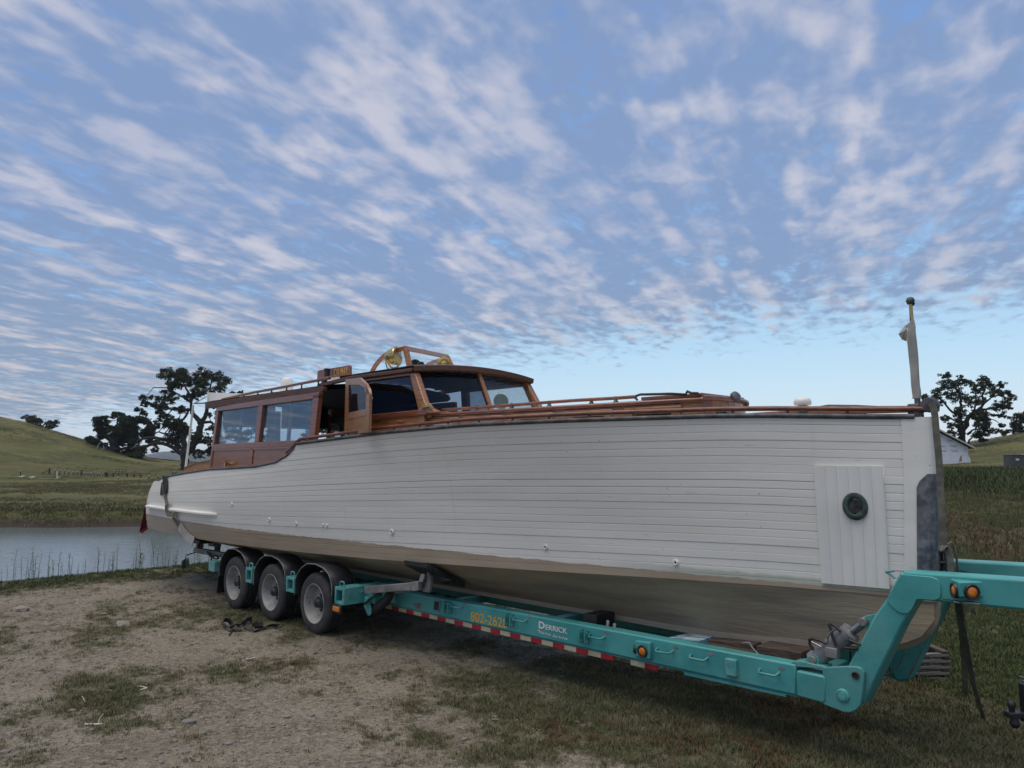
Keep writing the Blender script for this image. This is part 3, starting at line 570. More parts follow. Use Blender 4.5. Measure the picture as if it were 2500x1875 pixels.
# open door
hin = PV('B', 425, 600, 5.10); he = PV('B', 622, 600, 4.80)
d0 = np.array([-8.17, 5.095, 0]); d1 = np.array([he[0], 4.80, 0]); dirn = (d1-d0)/np.linalg.norm(d1-d0); W_ = float(np.linalg.norm(d1-d0)); nrm = np.array([dirn[1], -dirn[0], 0])
def dpt(x, z, o=0): return tuple(d0+dirn*x*W_+nrm*o+np.array([0, 0, z]))
def dpoly(pts, th=.035, o=0): return MB().extr([dpt(x, z, o) for x, z in pts], nrm*th)
zt0, zt1, zb = 3.17, 3.05, 2.47
door = thing_ = bp(dpoly([(0, zb), (0, zt0), (.13, zt0-.012), (.13, zb)]), 'cabin_door', MT['teak'], bevel=.005)
for nm, pts in (('stile', [(.87, zb), (.87, 3.02), (.92, 2.98), (1, 2.90), (1, zb)]), ('top_rail', [(.13, zt0-.09), (.13, zt0-.012), (.6, zt0-.045), (.85, zt1-.02), (.96, 2.96), (1, 2.90), (.87, 2.90), (.8, 2.985), (.6, 3.04)]), ('lock_rail', [(.13, 2.66), (.87, 2.66), (.87, 2.74), (.13, 2.74)]), ('panel', [(.13, zb), (.87, zb), (.87, 2.66), (.13, 2.66)])):
    bp(dpoly(pts, .022 if nm == 'panel' else .035, .006 if nm == 'panel' else 0), nm, MT['teak'], door, bevel=0 if nm == 'panel' else .004)
bp(dpoly([(.13, 2.74), (.87, 2.74), (.87, 2.90), (.8, 2.985), (.6, 3.04), (.13, 3.08)], .005, .015), 'pane', MT['dglass'], door)
bp(MB().tube([dpt(.80, 2.715, -.02), dpt(.80, 2.715, -.045), dpt(.70, 2.712, -.05)], .009, 8), 'handle', MT['brass'], door)
bp(MB().lathe([(.014, 0), (.014, .02), (0, .026)], dpt(.93, 2.86, -.005), -nrm, 10), 'latch', MT['brass'], door)
gp = [PV('b1', x, y, 5.5) for x, y in ((735, 1600), (690, 1530), (660, 1420), (610, 1380), (560, 1372), (500, 1362))]
bp(MB().tube(gp, [.04, .035, .028, .022, .022, .026], 8), 'seat_arm', MT['blackm'], smooth=80)
# ---- forward trunk cabin
VT = dict(v0=5.20, a=.165, s0=-6.7)
def ft(s, z): return 5.20+.165*(s+6.7)+.05*(z-2.5)
qa, qf = PV('b3', 800, 378, **VT), PV('b5', 1180, 197, **VT); tF = qf[0]
def ztr_(s): return qa[2]+(qf[2]-qa[2])*(s-qa[0])/(qf[0]-qa[0])
ztr = ztr_(-5.); ztf = ztr_(tF)
win = [('b3', -60, 350, 455, 510), ('b3', 470, 1060, 400, 470), ('b3', 1150, 1860, 345, 425), ('b4', 100, 980, 510, 590), ('b4', 1180, 2200, 450, 530), ('b5', 150, 920, 250, 310)]
for far_ in (False, True):
    ts = bp(wall([(-6.9, 2.46), (tF, 2.46), (tF, ztf), (-6.9, ztr_(-6.9))], ft, .035, 0, far_), 'trunk_side', MT['teak'])
    sg = 1 if far_ else -1
    mv_ = lambda s: (mir(ft(s, 2.65)) if far_ else ft(s, 2.65))+sg*.012
    bp(MB().tube([(s, mv_(s), ztr_(s)) for s in np.linspace(-6.75, tF+.02, 20)], .022, 8), 'trunk_moulding', MT['mahog'], ts, smooth=80)
    for i, (zf, x0, x1, y0, y1) in enumerate(win):
        a_, b_ = PV(zf, x0, y0, **VT)[0], PV(zf, x1, y1, **VT)[0]; zb_ = ztr_((a_+b_)/2)-.052; lo_ = max(2.47, zb_-.13)
        bp(wall(rect(a_, b_, zb_-.012, zb_+.012), ft, .02, .032, far_), 'eyebrow', MT['teak'], ts, bevel=.008)
        bp(wall(rect(a_+.02, a_+.10, lo_, zb_-.012), ft, .02, .012, far_), 'window_frame', MT['teak'], ts); bp(wall(rect(b_-.10, b_-.02, lo_, zb_-.012), ft, .02, .012, far_), 'window_frame', MT['teak'], ts)
        bp(wall(rect(a_+.10, b_-.10, zb_-.047, zb_-.012), ft, .02, .010, far_), 'window_frame', MT['teak'], ts)
        bp(wall(rect(a_+.10, b_-.10, lo_, zb_-.047), ft, .02, .003, far_), 'curtain' if i < 3 else 'window', MT['curtain'] if i < 3 else MT['dglass'], ts)
hw_ = VC-ft(tF, 2.6)
fsurf = lambda v: tF+.07*(1-((v-VC)/hw_)**2)
nst = 7
for i in range(nst):
    a_ = VC-hw_+2*hw_*i/nst; b_ = VC-hw_+2*hw_*(i+1)/nst
    bp(MB().extr([(fsurf(a_), a_+.001, 2.46), (fsurf(b_), b_-.001, 2.46), (fsurf(b_), b_-.001, ztf+camber(b_, .02)), (fsurf(a_), a_+.001, ztf+camber(a_, .02))], (-.03, 0, 0)), 'front_stave', MT['teak'] if i % 3 else MT['mahog'], ts, bevel=.003)
fv = np.linspace(VC-hw_-.01, VC+hw_+.01, 15)
bp(MB().tube([(fsurf(v)+.012, v, ztf+camber(v, .02)) for v in fv], .022, 8), 'trunk_moulding', MT['mahog'], ts, smooth=80)
tr_ = MB(); tr_.grid([[((s_ if k < 3 else fsurf(VC+q*hw_)), VC+q*(VC-ft(s_, 2.65)), ztr_(s_)+.018+.03*(1-q*q)) for q in np.linspace(-1, 1, 13)] for k, s_ in enumerate((-6.9, -5.6, -4.4, tF))]); bp(tr_, 'trunk_roof', MT['white'], smooth=60)
q_ = PV('b5', 1400, 312, VC-hw_*.55); bp(MB().lathe([(.055, -.01), (.055, .012), (.036, .016), (.034, .0), (0, 0)], (fsurf(VC-hw_*.45)+.012, VC-hw_*.45, 2.56), (1, -.25, 0), 18), 'front_port', MT['bronze'])
VG = dict(v0=5.34, a=.165, s0=-6.7)
gr = [PV('b3', 740, 300, **VG)]+[PV('b4', x, y, **VG) for x, y in ((0, 425), (700, 370), (1400, 320), (2212, 275))]+[PV('b5', x, y, **VG) for x, y in ((100, 172), (290, 158))]
bp(MB().tube(gr, .017, 8), 'grab_rail', MT['railw'], smooth=80)
for zf, x, y in (('b3', 1360, 280), ('b4', 80, 440), ('b4', 860, 380), ('b4', 1735, 320), ('b5', 20, 175)):
    q = PV(zf, x, y, **VG); bp(MB().lathe([(.03, 0), (.013, .028), (.013, .06)], (q[0], q[1], ztr_(q[0])+.03), (0, 0, 1), 8), 'rail_foot', MT['bronze'])
h0, h1 = PV('b5', 395, 165, 5.75), PV('b5', 1140, 125, 5.75)
ht = bp(MB().box((h0[0], 5.75, ztr_(h0[0])+.0), (h1[0], mir(5.75), h1[2]-.02)), 'sliding_hatch', MT['teak'], bevel=.006)
bp(MB().box((h0[0]-.02, 5.73, h1[2]-.02), (h1[0]+.04, mir(5.73), h1[2]+.012)), 'lid', MT['mahog'], ht, bevel=.01)
hs = [PV('b5', x, y, 5.70) for x, y in ((310, 200), (285, 180), (300, 145), (350, 128), (500, 125), (760, 118), (960, 130), (985, 85), (1040, 110), (1130, 112))]
bp(MB().tube(hs, .012, 8), 'deck_hose', MT['blackm'], smooth=80)
rr_ = MB().prism([PV('b5', 1150, 135, 6.1)[::2], PV('b5', 1300, 150, 6.1)[::2], PV('b5', 1450, 195, 6.1)[::2], (PV('b5', 1450, 195, 6.1)[0], ztf+.0), (PV('b5', 1150, 135, 6.1)[0], ztf+.0)], 5.95, 6.25); bp(rr_, 'hatch_ramp', MT['mahog'], bevel=.006)
dl = [PV('b5', x, y, 6.1) for x, y in ((1672, 240), (1665, 200), (1645, 170))]; dlp = bp(MB().tube(dl, .008, 6), 'deck_light', MT['rub']); bp(MB().lathe([(0, -.06), (.05, .0), (.045, .03), (0, .05)], PV('b5', 1625, 165, 6.1), (.8, -.3, .5), 10), 'light_head', MT['rub'], dlp)
# foredeck: mushroom vent, anchor shank, bitts, covered jackstaff
mv = PV('G', 220, 345, 5.95); mvp = bp(MB().lathe([(.036, -.08), (.036, 0), (.04, .01)], mv, (0, 0, 1), 16), 'deck_vent', MT['bronze']); bp(MB().lathe([(.036, .008), (.066, .018), (.070, .040), (.058, .068), (0, .082)], mv, (0, 0, 1), 20), 'vent_cap', MT['white'], mvp, smooth=60)
bp(MB().tube([PV('G', x, y, 6.05) for x, y in ((370, 350), (450, 342), (700, 345), (900, 353), (1150, 350), (1260, 340))], [.012, .017, .017, .015, .013, .013], 8), 'anchor_shank', MT['blackm'], smooth=80)
sb = PV('G', 1262, 345, 6.1); st0 = PV('a8', 470, 1500, 6.1); st1 = PV('a8', 375, 180, 6.1)
bp(MB().box((sb[0]-.06, 6.04, 2.44), (sb[0]+.02, 6.16, st0[2]+.01)), 'bitt', MT['rub'], bevel=.01)
stf = bp(MB().tube([(st0[0], 6.1, 2.50), st0, st1], [.024, .022, .011], 12), 'jackstaff', MT['rub'], smooth=80); st2 = PV('a8', 398, 440, 6.1)
bp(MB().tube([st2, PV('a8', 378, 190, 6.1)], [.0135, .0125], 12), 'brass_tip', MT['brass'], stf, smooth=80)
bp(MB().lathe([(0, -.032), (.022, -.024), (.032, 0), (.022, .024), (0, .032)], st1, (0, 0, 1), 14), 'ball', MT['bronze'], stf, smooth=80)
bp(MB().lathe([(.012, -.004), (.018, 0), (.012, .004)], PV('a8', 403, 215, 6.1), (0, 1, 0), 10), 'halyard_ring', MT['blackm'], stf)
cvp = []
for i, (x0, x1, y) in enumerate(((372, 425, 425), (348, 440, 505), (330, 445, 590), (340, 462, 700), (358, 478, 900), (372, 482, 1050), (385, 496, 1250), (398, 512, 1330), (405, 518, 1375), (402, 516, 1415))):
    a_, b_ = PV('a8', x0, y, 6.1), PV('a8', x1, y, 6.1); c_ = (np.array(a_)+b_)/2; r_ = np.linalg.norm(np.array(a_)-b_)/2
    cvp.append([tuple(c_+r_*np.array([math.cos(t), .8*math.sin(t), 0])*(1+.05*math.sin(3*t+i*1.3))) for t in np.linspace(0, 2*math.pi, 17)])
cv = bp(MB().grid(cvp), 'jackstaff_cover', MT['canvas'], stf, smooth=60)
fl = [PV('a8', x, y, 6.02) for x, y in ((400, 430), (300, 500), (225, 598), (270, 670), (330, 692), (335, 530), (440, 505))]
bp(MB().add([fl[0], fl[1], fl[2], fl[3], fl[4], fl[5], fl[6], PV('a8', 300, 560, 5.96)], [(0, 1, 5), (0, 5, 6), (1, 2, 7), (2, 3, 7), (3, 4, 7), (4, 5, 7), (5, 1, 7)]), 'cover_flap', MT['canvas'], stf, smooth=0)
# stem head pad
sp_ = PV('G', 1360, 325, 6.08); bp(MB().lathe([(0, -.07), (.05, -.06), (.058, 0), (.05, .06), (0, .07)], (sp_[0], 6.1, sp_[2]), (0, 1, 0), 14), 'stem_fairlead', MT['rub'], smooth=70)
# ---- roof fittings
def fit(zf, x, y, v): return PV(zf, x, y, v)
# upper wind screen frame
VN, VF = 5.5, 6.72
An, Bn = PV('a7', 815, 150, VN), PV('a7', 890, 510, VN); Af, Bf = PV('a7', 1560, 300, VF), PV('a7', 1665, 525, VF)
uf = bp(MB().bar(An, Bn, .05, .06), 'upper_screen_frame', MT['teak'], bevel=.006)
bp(MB().bar(An, Af, .05, .055), 'top_bar', MT['teak'], uf, bevel=.006); bp(MB().bar(Af, Bf, .05, .055), 'post', MT['teak'], uf, bevel=.006)
arc = [PV('a7', x, y, VN) for x, y in ((815, 145), (700, 175), (560, 215), (450, 270), (350, 360), (270, 460), (215, 560), (180, 640))]
arf = [(p_[0]+Af[0]-An[0], VF, p_[2]+(Af[2]-An[2])*.6) for p_ in arc]
for A_ in (arc, arf):
    g = MB(); g.strap(A_, (0, 1, 0), .035, .055); bp(g, 'side_arch', MT['teak'], uf, bevel=.005)
bp(MB().add([An, Af, Bf, Bn], [(0, 1, 2, 3)]), 'pane', MT['cglass'], uf)
for A_, B_ in ((arc, Bn), (arf, Bf)): bp(MB().add(A_+[B_], [tuple(range(len(A_)+1))]), 'pane', MT['cglass'], uf)
# searchlight
slc = np.array(PV('a7', 600, 300, 5.45)); slp = PV('a7', 582, 560, 5.45)
slt = bp(MB().lathe([(0, -.115), (.05, -.108), (.085, -.075), (.105, -.01), (.112, .03), (.118, .035), (.118, .055), (.105, .06), (0, .055)], slc, (.45, -.55, .25) if 0 else (.80, .45, .12), 24), 'searchlight', MT['brass'], smooth=45)
bp(MB().tube([slc+(0, -.12, .0), slc+(0, -.11, -.07), slc+(0, -.05, -.13), slc+(0, 0, -.145), slc+(0, .05, -.13), slc+(0, .11, -.07), slc+(0, .12, 0)], .012, 8), 'yoke', MT['brass'], slt, smooth=80)
bp(MB().tube([slc+(0, 0, -.14), (slp[0], slc[1], ZR+.06)], .016, 10).lathe([(.05, 0), (.045, .012), (.02, .02)], (slp[0], slc[1], ZR+.055), (0, 0, 1), 14), 'pedestal', MT['brass'], slt)
bp(MB().tube([PV('a7', x, y, 5.40) for x, y in ((470, 360), (458, 430), (480, 500), (550, 560))], .007, 6), 'cable', MT['blackm'], slt)
# trumpet horn and two small horns
hc = np.array(PV('a7', 1495, 425, 6.2)); hd = np.array([.62, -.78, .0]); 
hn = bp(MB().lathe([(.012, -.34), (.016, -.2), (.024, -.1), (.045, -.03), (.085, .0), (.092, .006), (.086, .004), (.05, -.03), (0, -.06)], hc, hd, 24), 'trumpet_horn', MT['brass'], smooth=60)
bp(MB().tube([hc-hd*.2, hc-hd*.2-(0, 0, .10)], .012, 8), 'bracket', MT['brass'], hn)
for x, y, r_ in ((985, 445, .07), (1088, 455, .048)):
    c = np.array(PV('a7', x, y, 5.62)); h2 = bp(MB().lathe([(.02, -.14), (.025, -.05), (r_*.8, -.008), (r_, 0), (r_*.92, .002), (.02, -.05), (0, -.06)], c, (.7, -.7, 0), 20), 'small_horn', MT['bronze'], smooth=60)
    bp(MB().tube([c-(.05, -.05, 0), (c[0]-.05, c[1]+.05, ZR+.06)], .012, 6), 'bracket', MT['blackm'], h2)
# round mirror by the windscreen and stern horn
mc = np.array(PV('b3', 1790, 150, 6.5)); mr_ = bp(MB().lathe([(0, -.10), (.07, -.06), (.095, 0), (.1, .01)], mc, (.8, -.45, .1), 20), 'deck_lamp', MT['brass'], smooth=60); bp(MB().lathe([(0, .012), (.092, .012)], mc, (.8, -.45, .1), 20), 'lens', MT['glass'], mr_)
bp(MB().tube([mc, (mc[0]-.03, mc[1], ztf+.0)], .015, 8), 'stem', MT['brass'], mr_)
sc_ = np.array(PV('A', 965, 1150, 4.98)); bp(MB().lathe([(.012, -.10), (.02, -.05), (.05, 0), (.06, .01), (.052, .008), (.012, -.05), (0, -.055)], sc_+(0, -.075, 0), (-.25, -.95, .05), 20), 'stern_horn', MT['brass'], smooth=60)
# name board with its lamp
nb0, nb1 = PV('b1', 350, 280, 5.30), PV('b1', 868, 300, 5.30); nbt = PV('b1', 870, 175, 5.30)[2]; nbb = 3.235
nbd = bp(MB().extr([(nb0[0]-.19, 5.3, nbb), (nb1[0], 5.3, nbb), (nb1[0], 5.3, nbt-.03), (nb1[0]-.02, 5.3, nbt), (nb0[0]-.02, 5.3, nbt-.0), (nb0[0]-.16, 5.3, nbt-.0), (nb0[0]-.19, 5.3, nbt-.03)], (0, .03, 0)), 'name_board', MT['mahog'], bevel=.004)
bp(MB().box((nb0[0]+.05, 5.16, nbb), (nb1[0]-.03, 5.30, nbb+.025)).box((nb0[0]+.06, 5.22, nbb-.06), (nb0[0]+.12, 5.28, nbb)).box((nb1[0]-.12, 5.22, nbb-.06), (nb1[0]-.06, 5.28, nbb)), 'shelf', MT['mahog'], nbd, bevel=.004)
lpc = PV('b1', 410, 355, 5.24); bp(MB().lathe([(.046, -.075), (.046, -.06), (.037, -.055), (.037, .045), (.046, .05), (.046, .06)], (lpc[0], 5.235, nbb+.085), (0, 0, 1), 18), 'side_light', MT['blackm'], nbd, smooth=40)
def text(body, name, p, size, m, parent, base, ext=.0012, shear=0., xs=1., off=0., align='LEFT', zrot=0., rot=None):
    c = bpy.data.curves.new(name, 'FONT'); c.body = body; c.size = size; c.extrude = ext; c.shear = shear; c.offset = off; c.align_x = align; c.resolution_u = 3
    tmp = bpy.data.objects.new(name, c); COL.objects.link(tmp); bpy.context.view_layer.update()
    me = bpy.data.meshes.new_from_object(tmp.evaluated_get(bpy.context.evaluated_depsgraph_get())); bpy.data.objects.remove(tmp); bpy.data.curves.remove(c)
    me.materials.clear(); me.materials.append(m); o = bpy.data.objects.new(name, me); COL.objects.link(o); o.parent = parent
    o.location = Vector(p)-Vector(base); o.rotation_euler = rot or (R(90), 0, zrot); o.scale = (xs, 1, 1); return o
t0, t1 = PV('b1', 525, 390, 5.297), PV('b1', 820, 330, 5.297)
tn = text('IDA MAY', 'lettering', (t0[0], 5.297, nbb+.045), .135, MT['gold'], nbd, BB, shear=.15, off=.001); bpy.context.view_layer.update(); tn.scale = ((t1[0]-t0[0])/tn.dimensions.x, 1, 1)
# ensign staff
es0, es1 = PV('A', 560, 1232, 5.2), PV('A', 634, 622, 5.2)
es = bp(MB().tube([es0, es1], [.022, .018], 10), 'ensign_staff', MT['white'], smooth=80)
bp(MB().tube([PV('A', 640, 610, 5.2), PV('A', 755, 545, 5.15)], .008, 6), 'stay', MT['grey'], es); bp(MB().tube([PV('A', 640, 608, 5.2), PV('A', 770, 606, 5.15)], .012, 6), 'stay', MT['blackm'], es)
cl_ = PV('A', 465, 1240, 5.25); bp(MB().box((cl_[0]-.12, 5.2, zsheer(cl_[0])), (cl_[0]+.10, 5.28, zsheer(cl_[0])+.05)).tube([(cl_[0]-.05, 5.24, zsheer(cl_[0])+.05), (cl_[0]-.05, 5.24, zsheer(cl_[0])+.10), (cl_[0]+.09, 5.24, zsheer(cl_[0])+.10)], .02, 8), 'stern_cleat', MT['rub'])
# lantern on the saloon table
lt = PV('A', 1325, 930, 5.75)
for v_0, v_1 in ((5.15, VC-.06), (VC+.06, mir(5.15))):
    bl_ = bp(MB().box((-11.945, v_0, 2.74), (-11.94, v_1, 3.10)), 'blind', MT['ceil'], ea); bp(MB().box((-11.95, v_0, 2.71), (-11.935, v_1, 2.74)), 'blind_hem', MT['canvas'], bl_)  # blinds added on the bulkhead, roof shade put into their dark colour
lan = thing('oil_lantern', 'dark oil lantern seen through the saloon window standing on the sill', 'lantern', (lt[0], 5.75, 2.42))
lb = (lt[0], 5.75, 2.42)
MB().lathe([(.09, 0), (.09, .02), (.06, .03), (.07, .10), (.075, .16), (.05, .20), (.085, .215), (.04, .26), (.03, .31), (.05, .32), (0, .34)], lb, (0, 0, 1), 16).build('lantern_body', MT['blackm'], lan, lb, smooth=50)
MB().tube([(lb[0]-.08, lb[1], 2.6), (lb[0]-.09, lb[1], 2.7), (lb[0], lb[1], 2.80), (lb[0]+.09, lb[1], 2.7), (lb[0]+.08, lb[1], 2.6)], .006, 6).build('handle', MT['blackm'], lan, lb)
bp(MB().box((lt[0]-.5, 5.6, 2.38), (lt[0]+.4, 5.95, 2.42)), 'saloon_table', MT['inner'])

# ================================================================== TRAILER
TB = (-8.0, 6.10, 0.0)
trl = thing('boat_trailer', 'long teal gooseneck boat trailer with three wheels a side and red and cream striped edge', 'trailer', TB)
def tp(mb, name, m, parent=trl, **k): return mb.build(name, m, parent, TB, **k)
NB = 5.55
def far(v): return 2*6.10-v
def P2(pts, v): return [PV(zf, x, y, v)[::2] for zf, x, y in pts]
rA, rB = PV('D', 600, 400, NB), PV('E', 1920, 990, NB)      # top ridge of the side beam
bA, bB = PV('D', 220, 473, NB), PV('E', 1990, 1283, NB)
def ztop(s): return rA[2]+(rB[2]-rA[2])*(s-rA[0])/(rB[0]-rA[0])
def zbot(s): return bA[2]+(bB[2]-bA[2])*(s-bA[0])/(bB[0]-bA[0])
sF = PV('F', 160, 1350, NB)[0]; sR = -12.3
for side in (0, 1):
    v0 = far(NB) if side else NB; d = -.13 if side else .13
    bmn = tp(MB().prism([(sR, zbot(sR)), (sF, zbot(sF)), (sF, ztop(sF)), (sR, ztop(sR))], v0, v0+d), 'side_beam', MT['teal'], bevel=.014)
    tp(MB().prism([(sR, zbot(sR)-.012), (sF, zbot(sF)-.012), (sF, zbot(sF)-.001), (sR, zbot(sR)-.001)], v0+d*.15, v0+d*.9), 'bottom_flange', MT['teal'], bmn)
    # thicker socket at the front end, end plate, pin
    sk = P2([('F', 160, 1243), ('F', 400, 1292), ('F', 425, 1310), ('F', 425, 1520), ('F', 400, 1540), ('F', 160, 1472)], NB-.02)
    tp(MB().prism(sk, v0-(.02 if not side else -.02), v0+d*1.05), 'beam_socket', MT['teal'], bmn, bevel=.012)
    pp = P2([('F', 400, 1215), ('F', 610, 1206), ('F', 700, 1208), ('F', 745, 1225), ('F', 768, 1260), ('F', 770, 1320), ('F', 750, 1500), ('F', 738, 1555), ('F', 705, 1595), ('F', 650, 1620), ('F', 590, 1617), ('F', 400, 1545)], NB-.012)
    tp(MB().prism(pp, v0-(.012 if not side else -.012), v0+d*.2), 'end_plate', MT['teal'], bmn, bevel=.005)
    pc_ = PV('F', 583, 1465, NB-.012); hc_ = PV('F', 697, 1285, NB-.012); so_ = -1 if not side else 1; vo = v0-(.012 if not side else -.012)
    pn_ = tp(MB().lathe([(.046, 0), (.044, .012), (.036, .018), (.034, .014), (.028, .014), (.026, .022), (0, .022)], (pc_[0], vo, pc_[2]), (0, so_, 0), 24), 'pivot_pin', MT['tealw'], bmn)
    tp(MB().lathe([(.026, 0), (.026, .010), (.019, .012), (.018, -.02), (0, -.02)], (hc_[0], vo, hc_[2]), (0, so_, 0), 24), 'pin_bore', MT['sleeper'], bmn)
# gooseneck legs and rails
GN = NB-.0
for side in (0, 1):
    v0 = far(GN)-.03 if side else GN+.03; d = -.17 if side else .17
    lg = P2([('F', 1085, 356), ('F', 1060, 400), ('F', 960, 600), ('F', 850, 750), ('F', 610, 1206), ('F', 545, 1400), ('F', 640, 1570), ('F', 755, 1560), ('F', 1100, 850), ('F', 1240, 612), ('F', 1400, 480)], GN)
    L_ = tp(MB().prism(lg, v0, v0+d), 'gooseneck_leg', MT['teal'], bevel=.016)
    tA, tB_, bA_, bB_ = PV('F', 1092, 355, GN), PV('F', 2212, 430, GN), PV('F', 1240, 612, GN), PV('F', 2212, 710, GN)
    ext = 3.4
    def line(a, b, s): return (s, a[2]+(b[2]-a[2])*(s-a[0])/(b[0]-a[0]))
    tp(MB().prism([tA[::2], line(tA, tB_, ext), line(bA_, bB_, ext), bA_[::2], (bA_[0]-.02, bA_[2]+.02)], v0, v0+d), 'gooseneck_rail', MT['teal'], bevel=.016)
    db = P2([('F', 1095, 378), ('F', 1370, 402), ('F', 1425, 425), ('F', 1453, 480), ('F', 1455, 570), ('F', 1440, 600), ('F', 1400, 615), ('F', 1243, 604), ('F', 1230, 622), ('F', 1195, 695), ('F', 1160, 730), ('F', 1110, 737), ('F', 1060, 715), ('F', 985, 645), ('F', 965, 605)], GN)
    tp(MB().prism(db, v0-(.012 if not side else -.012), v0+d*.1), 'corner_plate', MT['teal'], L_, bevel=.004)
    ea_ = P2([('F', 865, 740), ('F', 800, 752), ('F', 760, 762), ('F', 715, 775), ('F', 697, 805), ('F', 705, 840), ('F', 740, 865), ('F', 765, 885), ('F', 775, 930), ('F', 765, 1000)], GN)
    tp(MB().prism(ea_, v0+d*.3, v0+d*.3+.03).prism(ea_, v0+d*.7, v0+d*.7+.03) if 0 else MB().prism(ea_, v0+d*.25, v0+d*.45), 'cylinder_ear', MT['tealw'], L_, bevel=.004)
    e2 = P2([('F', 190, 1195), ('F', 215, 1160), ('F', 258, 1118), ('F', 300, 1108), ('F', 335, 1130), ('F', 345, 1165), ('F', 345, 1215)], GN)
    tp(MB().prism(e2, v0+d*.05, v0+d*.25), 'cylinder_ear', MT['teal'], L_, bevel=.004)
    tp(MB().prism(P2([('F', 80, 1180), ('F', 130, 1165), ('F', 190, 1160), ('F', 420, 1212), ('F', 420, 1230), ('F', 80, 1205)], GN), v0-.02 if not side else v0+.02, v0+d*.6), 'top_pad', MT['tealw'], L_, bevel=.004)
    q1, q2 = np.array(PV('F', 290, 1155, GN)), np.array(PV('F', 742, 812, GN)); vm = v0+d*.45
    q1[1] = q2[1] = vm; dr = q2-q1; LN = np.linalg.norm(dr); dr /= LN
    cyl = tp(MB().lathe([(.05, -.045), (.066, -.03), (.066, LN*.62), (.072, LN*.62), (.072, LN*.70), (.060, LN*.71), (.030, LN*.715)], q1, dr, 24), 'hydraulic_cylinder', MT['silver'], smooth=45)
    tp(MB().lathe([(.030, LN*.70), (.030, LN*.98)], q1, dr, 20), 'rod', MT['chrome'], cyl)
    for q_ in (q1, q2): tp(MB().lathe([(.030, -.075), (.030, .075)], q_, (0, 1, 0), 20).lathe([(.022, .075 if side else -.085), (.022, -.085 if not side else .09)], q_, (0, 1, 0), 20) if 0 else MB().lathe([(.024, -.082), (.028, -.078), (.028, .078), (.024, .082)], q_, (0, 1, 0), 20), 'clevis_pin', MT['grey'], cyl)
    if side == 0:
        c = PV('F', 480, 1080, vm-.07); tp(MB().box((c[0]-.04, c[1]-.02, c[2]-.035), (c[0]+.045, c[1]+.05, c[2]+.035)), 'valve_block', MT['grey'], cyl, bevel=.004)
        for pts in (((320, 1060), (285, 1010), (280, 965), (310, 955), (380, 975), (430, 1000)), ((520, 1020), (490, 940), (470, 860), (455, 825), (470, 815), (520, 850), (560, 890)), ((640, 970), (690, 990), (740, 1010)), ((600, 1040), (660, 1045), (720, 1045))):
            tp(MB().tube([PV('F', x, y, vm-.075) for x, y in pts], .011, 8), 'hydraulic_hose', MT['blackm'], cyl, smooth=80)
        for pts in (((445, 1000), (445, 950), (470, 900), (520, 860)), ((300, 985), (390, 1030))): tp(MB().tube([PV('F', x, y, vm-.08) for x, y in pts], .007, 8), 'steel_pipe', MT['chrome'], cyl, smooth=80)
tb_ = PV('F', 965, 352, NB); tp(MB().tube([PV('F', 965, 355, 5.6), PV('F', 1010, 380, 5.6), PV('F', 1055, 412, 5.6)], .007, 8).tube([PV('F', 965, 355, 5.6), PV('F', 1045, 345, 5.6)], .008, 8), 'lever', MT['tealw'])
# cross members, hitch end far forward on its leg
for s in (-12.2, -10.4, -8.9, -7.2, -5.6, -3.9, -2.75):
    tp(MB().box((s-.05, NB+.131, zbot(s)+.0), (s+.05, far(NB)-.131, zbot(s)+.085)), 'cross_member', MT['teal'], bevel=.006)
for s in (.6, 1.9, 3.3):
    z = 1.27+.02*s; tp(MB().box((s-.06, NB+.201, z), (s+.06, far(NB)-.201, z+.12)), 'cross_member', MT['teal'], bevel=.006)
tp(MB().box((3.15, 5.95, .0), (3.45, 6.25, .03)).box((3.25, 6.05, .03), (3.35, 6.15, 1.34)), 'front_stand', MT['teal'], bevel=.006)
# striped conspicuity blocks under the near beam
bx = [207,268,338,405,475,547,620,694,771,850,930,1012,1098,1183,1273,1366,1460,1557,1657,1760,1868,1977,2090,2204]
VT_ = NB+.012
ss_ = [PV('D', 150, 470, VT_)[0]]+[PV('D', x, 475+(x-207)*.2279, VT_)[0] for x in bx]
ss_ = [ss_[0]]+list(np.interp(np.arange(len(bx)), np.arange(len(bx)), np.poly1d(np.polyfit(np.arange(len(bx)), ss_[1:], 1))(np.arange(len(bx)))))
for i in range(len(ss_)-1):
    a, b = ss_[i], ss_[i+1]-.0012
    tp(MB().prism([(a, zbot(a)-.056), (b, zbot(b)-.056), (b, zbot(b)-.0125), (a, zbot(a)-.0125)], VT_, VT_+.012), 'stripe_block', MT['cream'] if i % 2 == 0 else MT['red'])
for (x0, x1, m_) in ((515, 640, 'cream'), (641, 753, 'red')):
    a, b = PV('E', x0, 1000, VT_)[0], PV('E', x1, 1030, VT_)[0]
    tp(MB().prism([(a, zbot(a)-.056), (b, zbot(b)-.056), (b, zbot(b)-.0125), (a, zbot(a)-.0125)], VT_, VT_+.012), 'stripe_block', MT[m_])
a, b = PV('E', 990, 1075, NB)[0], PV('E', 1905, 1300, NB)[0]
tp(MB().prism([(a, zbot(a)-.036), (b, zbot(b)-.028), (b, zbot(b)-.0125), (a, zbot(a)-.0125)], VT_, VT_+.012), 'skirt_strip', MT['teal'])
tp(MB().tube([PV('E', 365, 970, NB+.06), PV('E', 520, 1000, NB+.06), PV('E', 755, 1055, NB+.06), PV('E', 985, 1090, NB+.06)], .006, 6), 'brake_line', MT['blackm'])
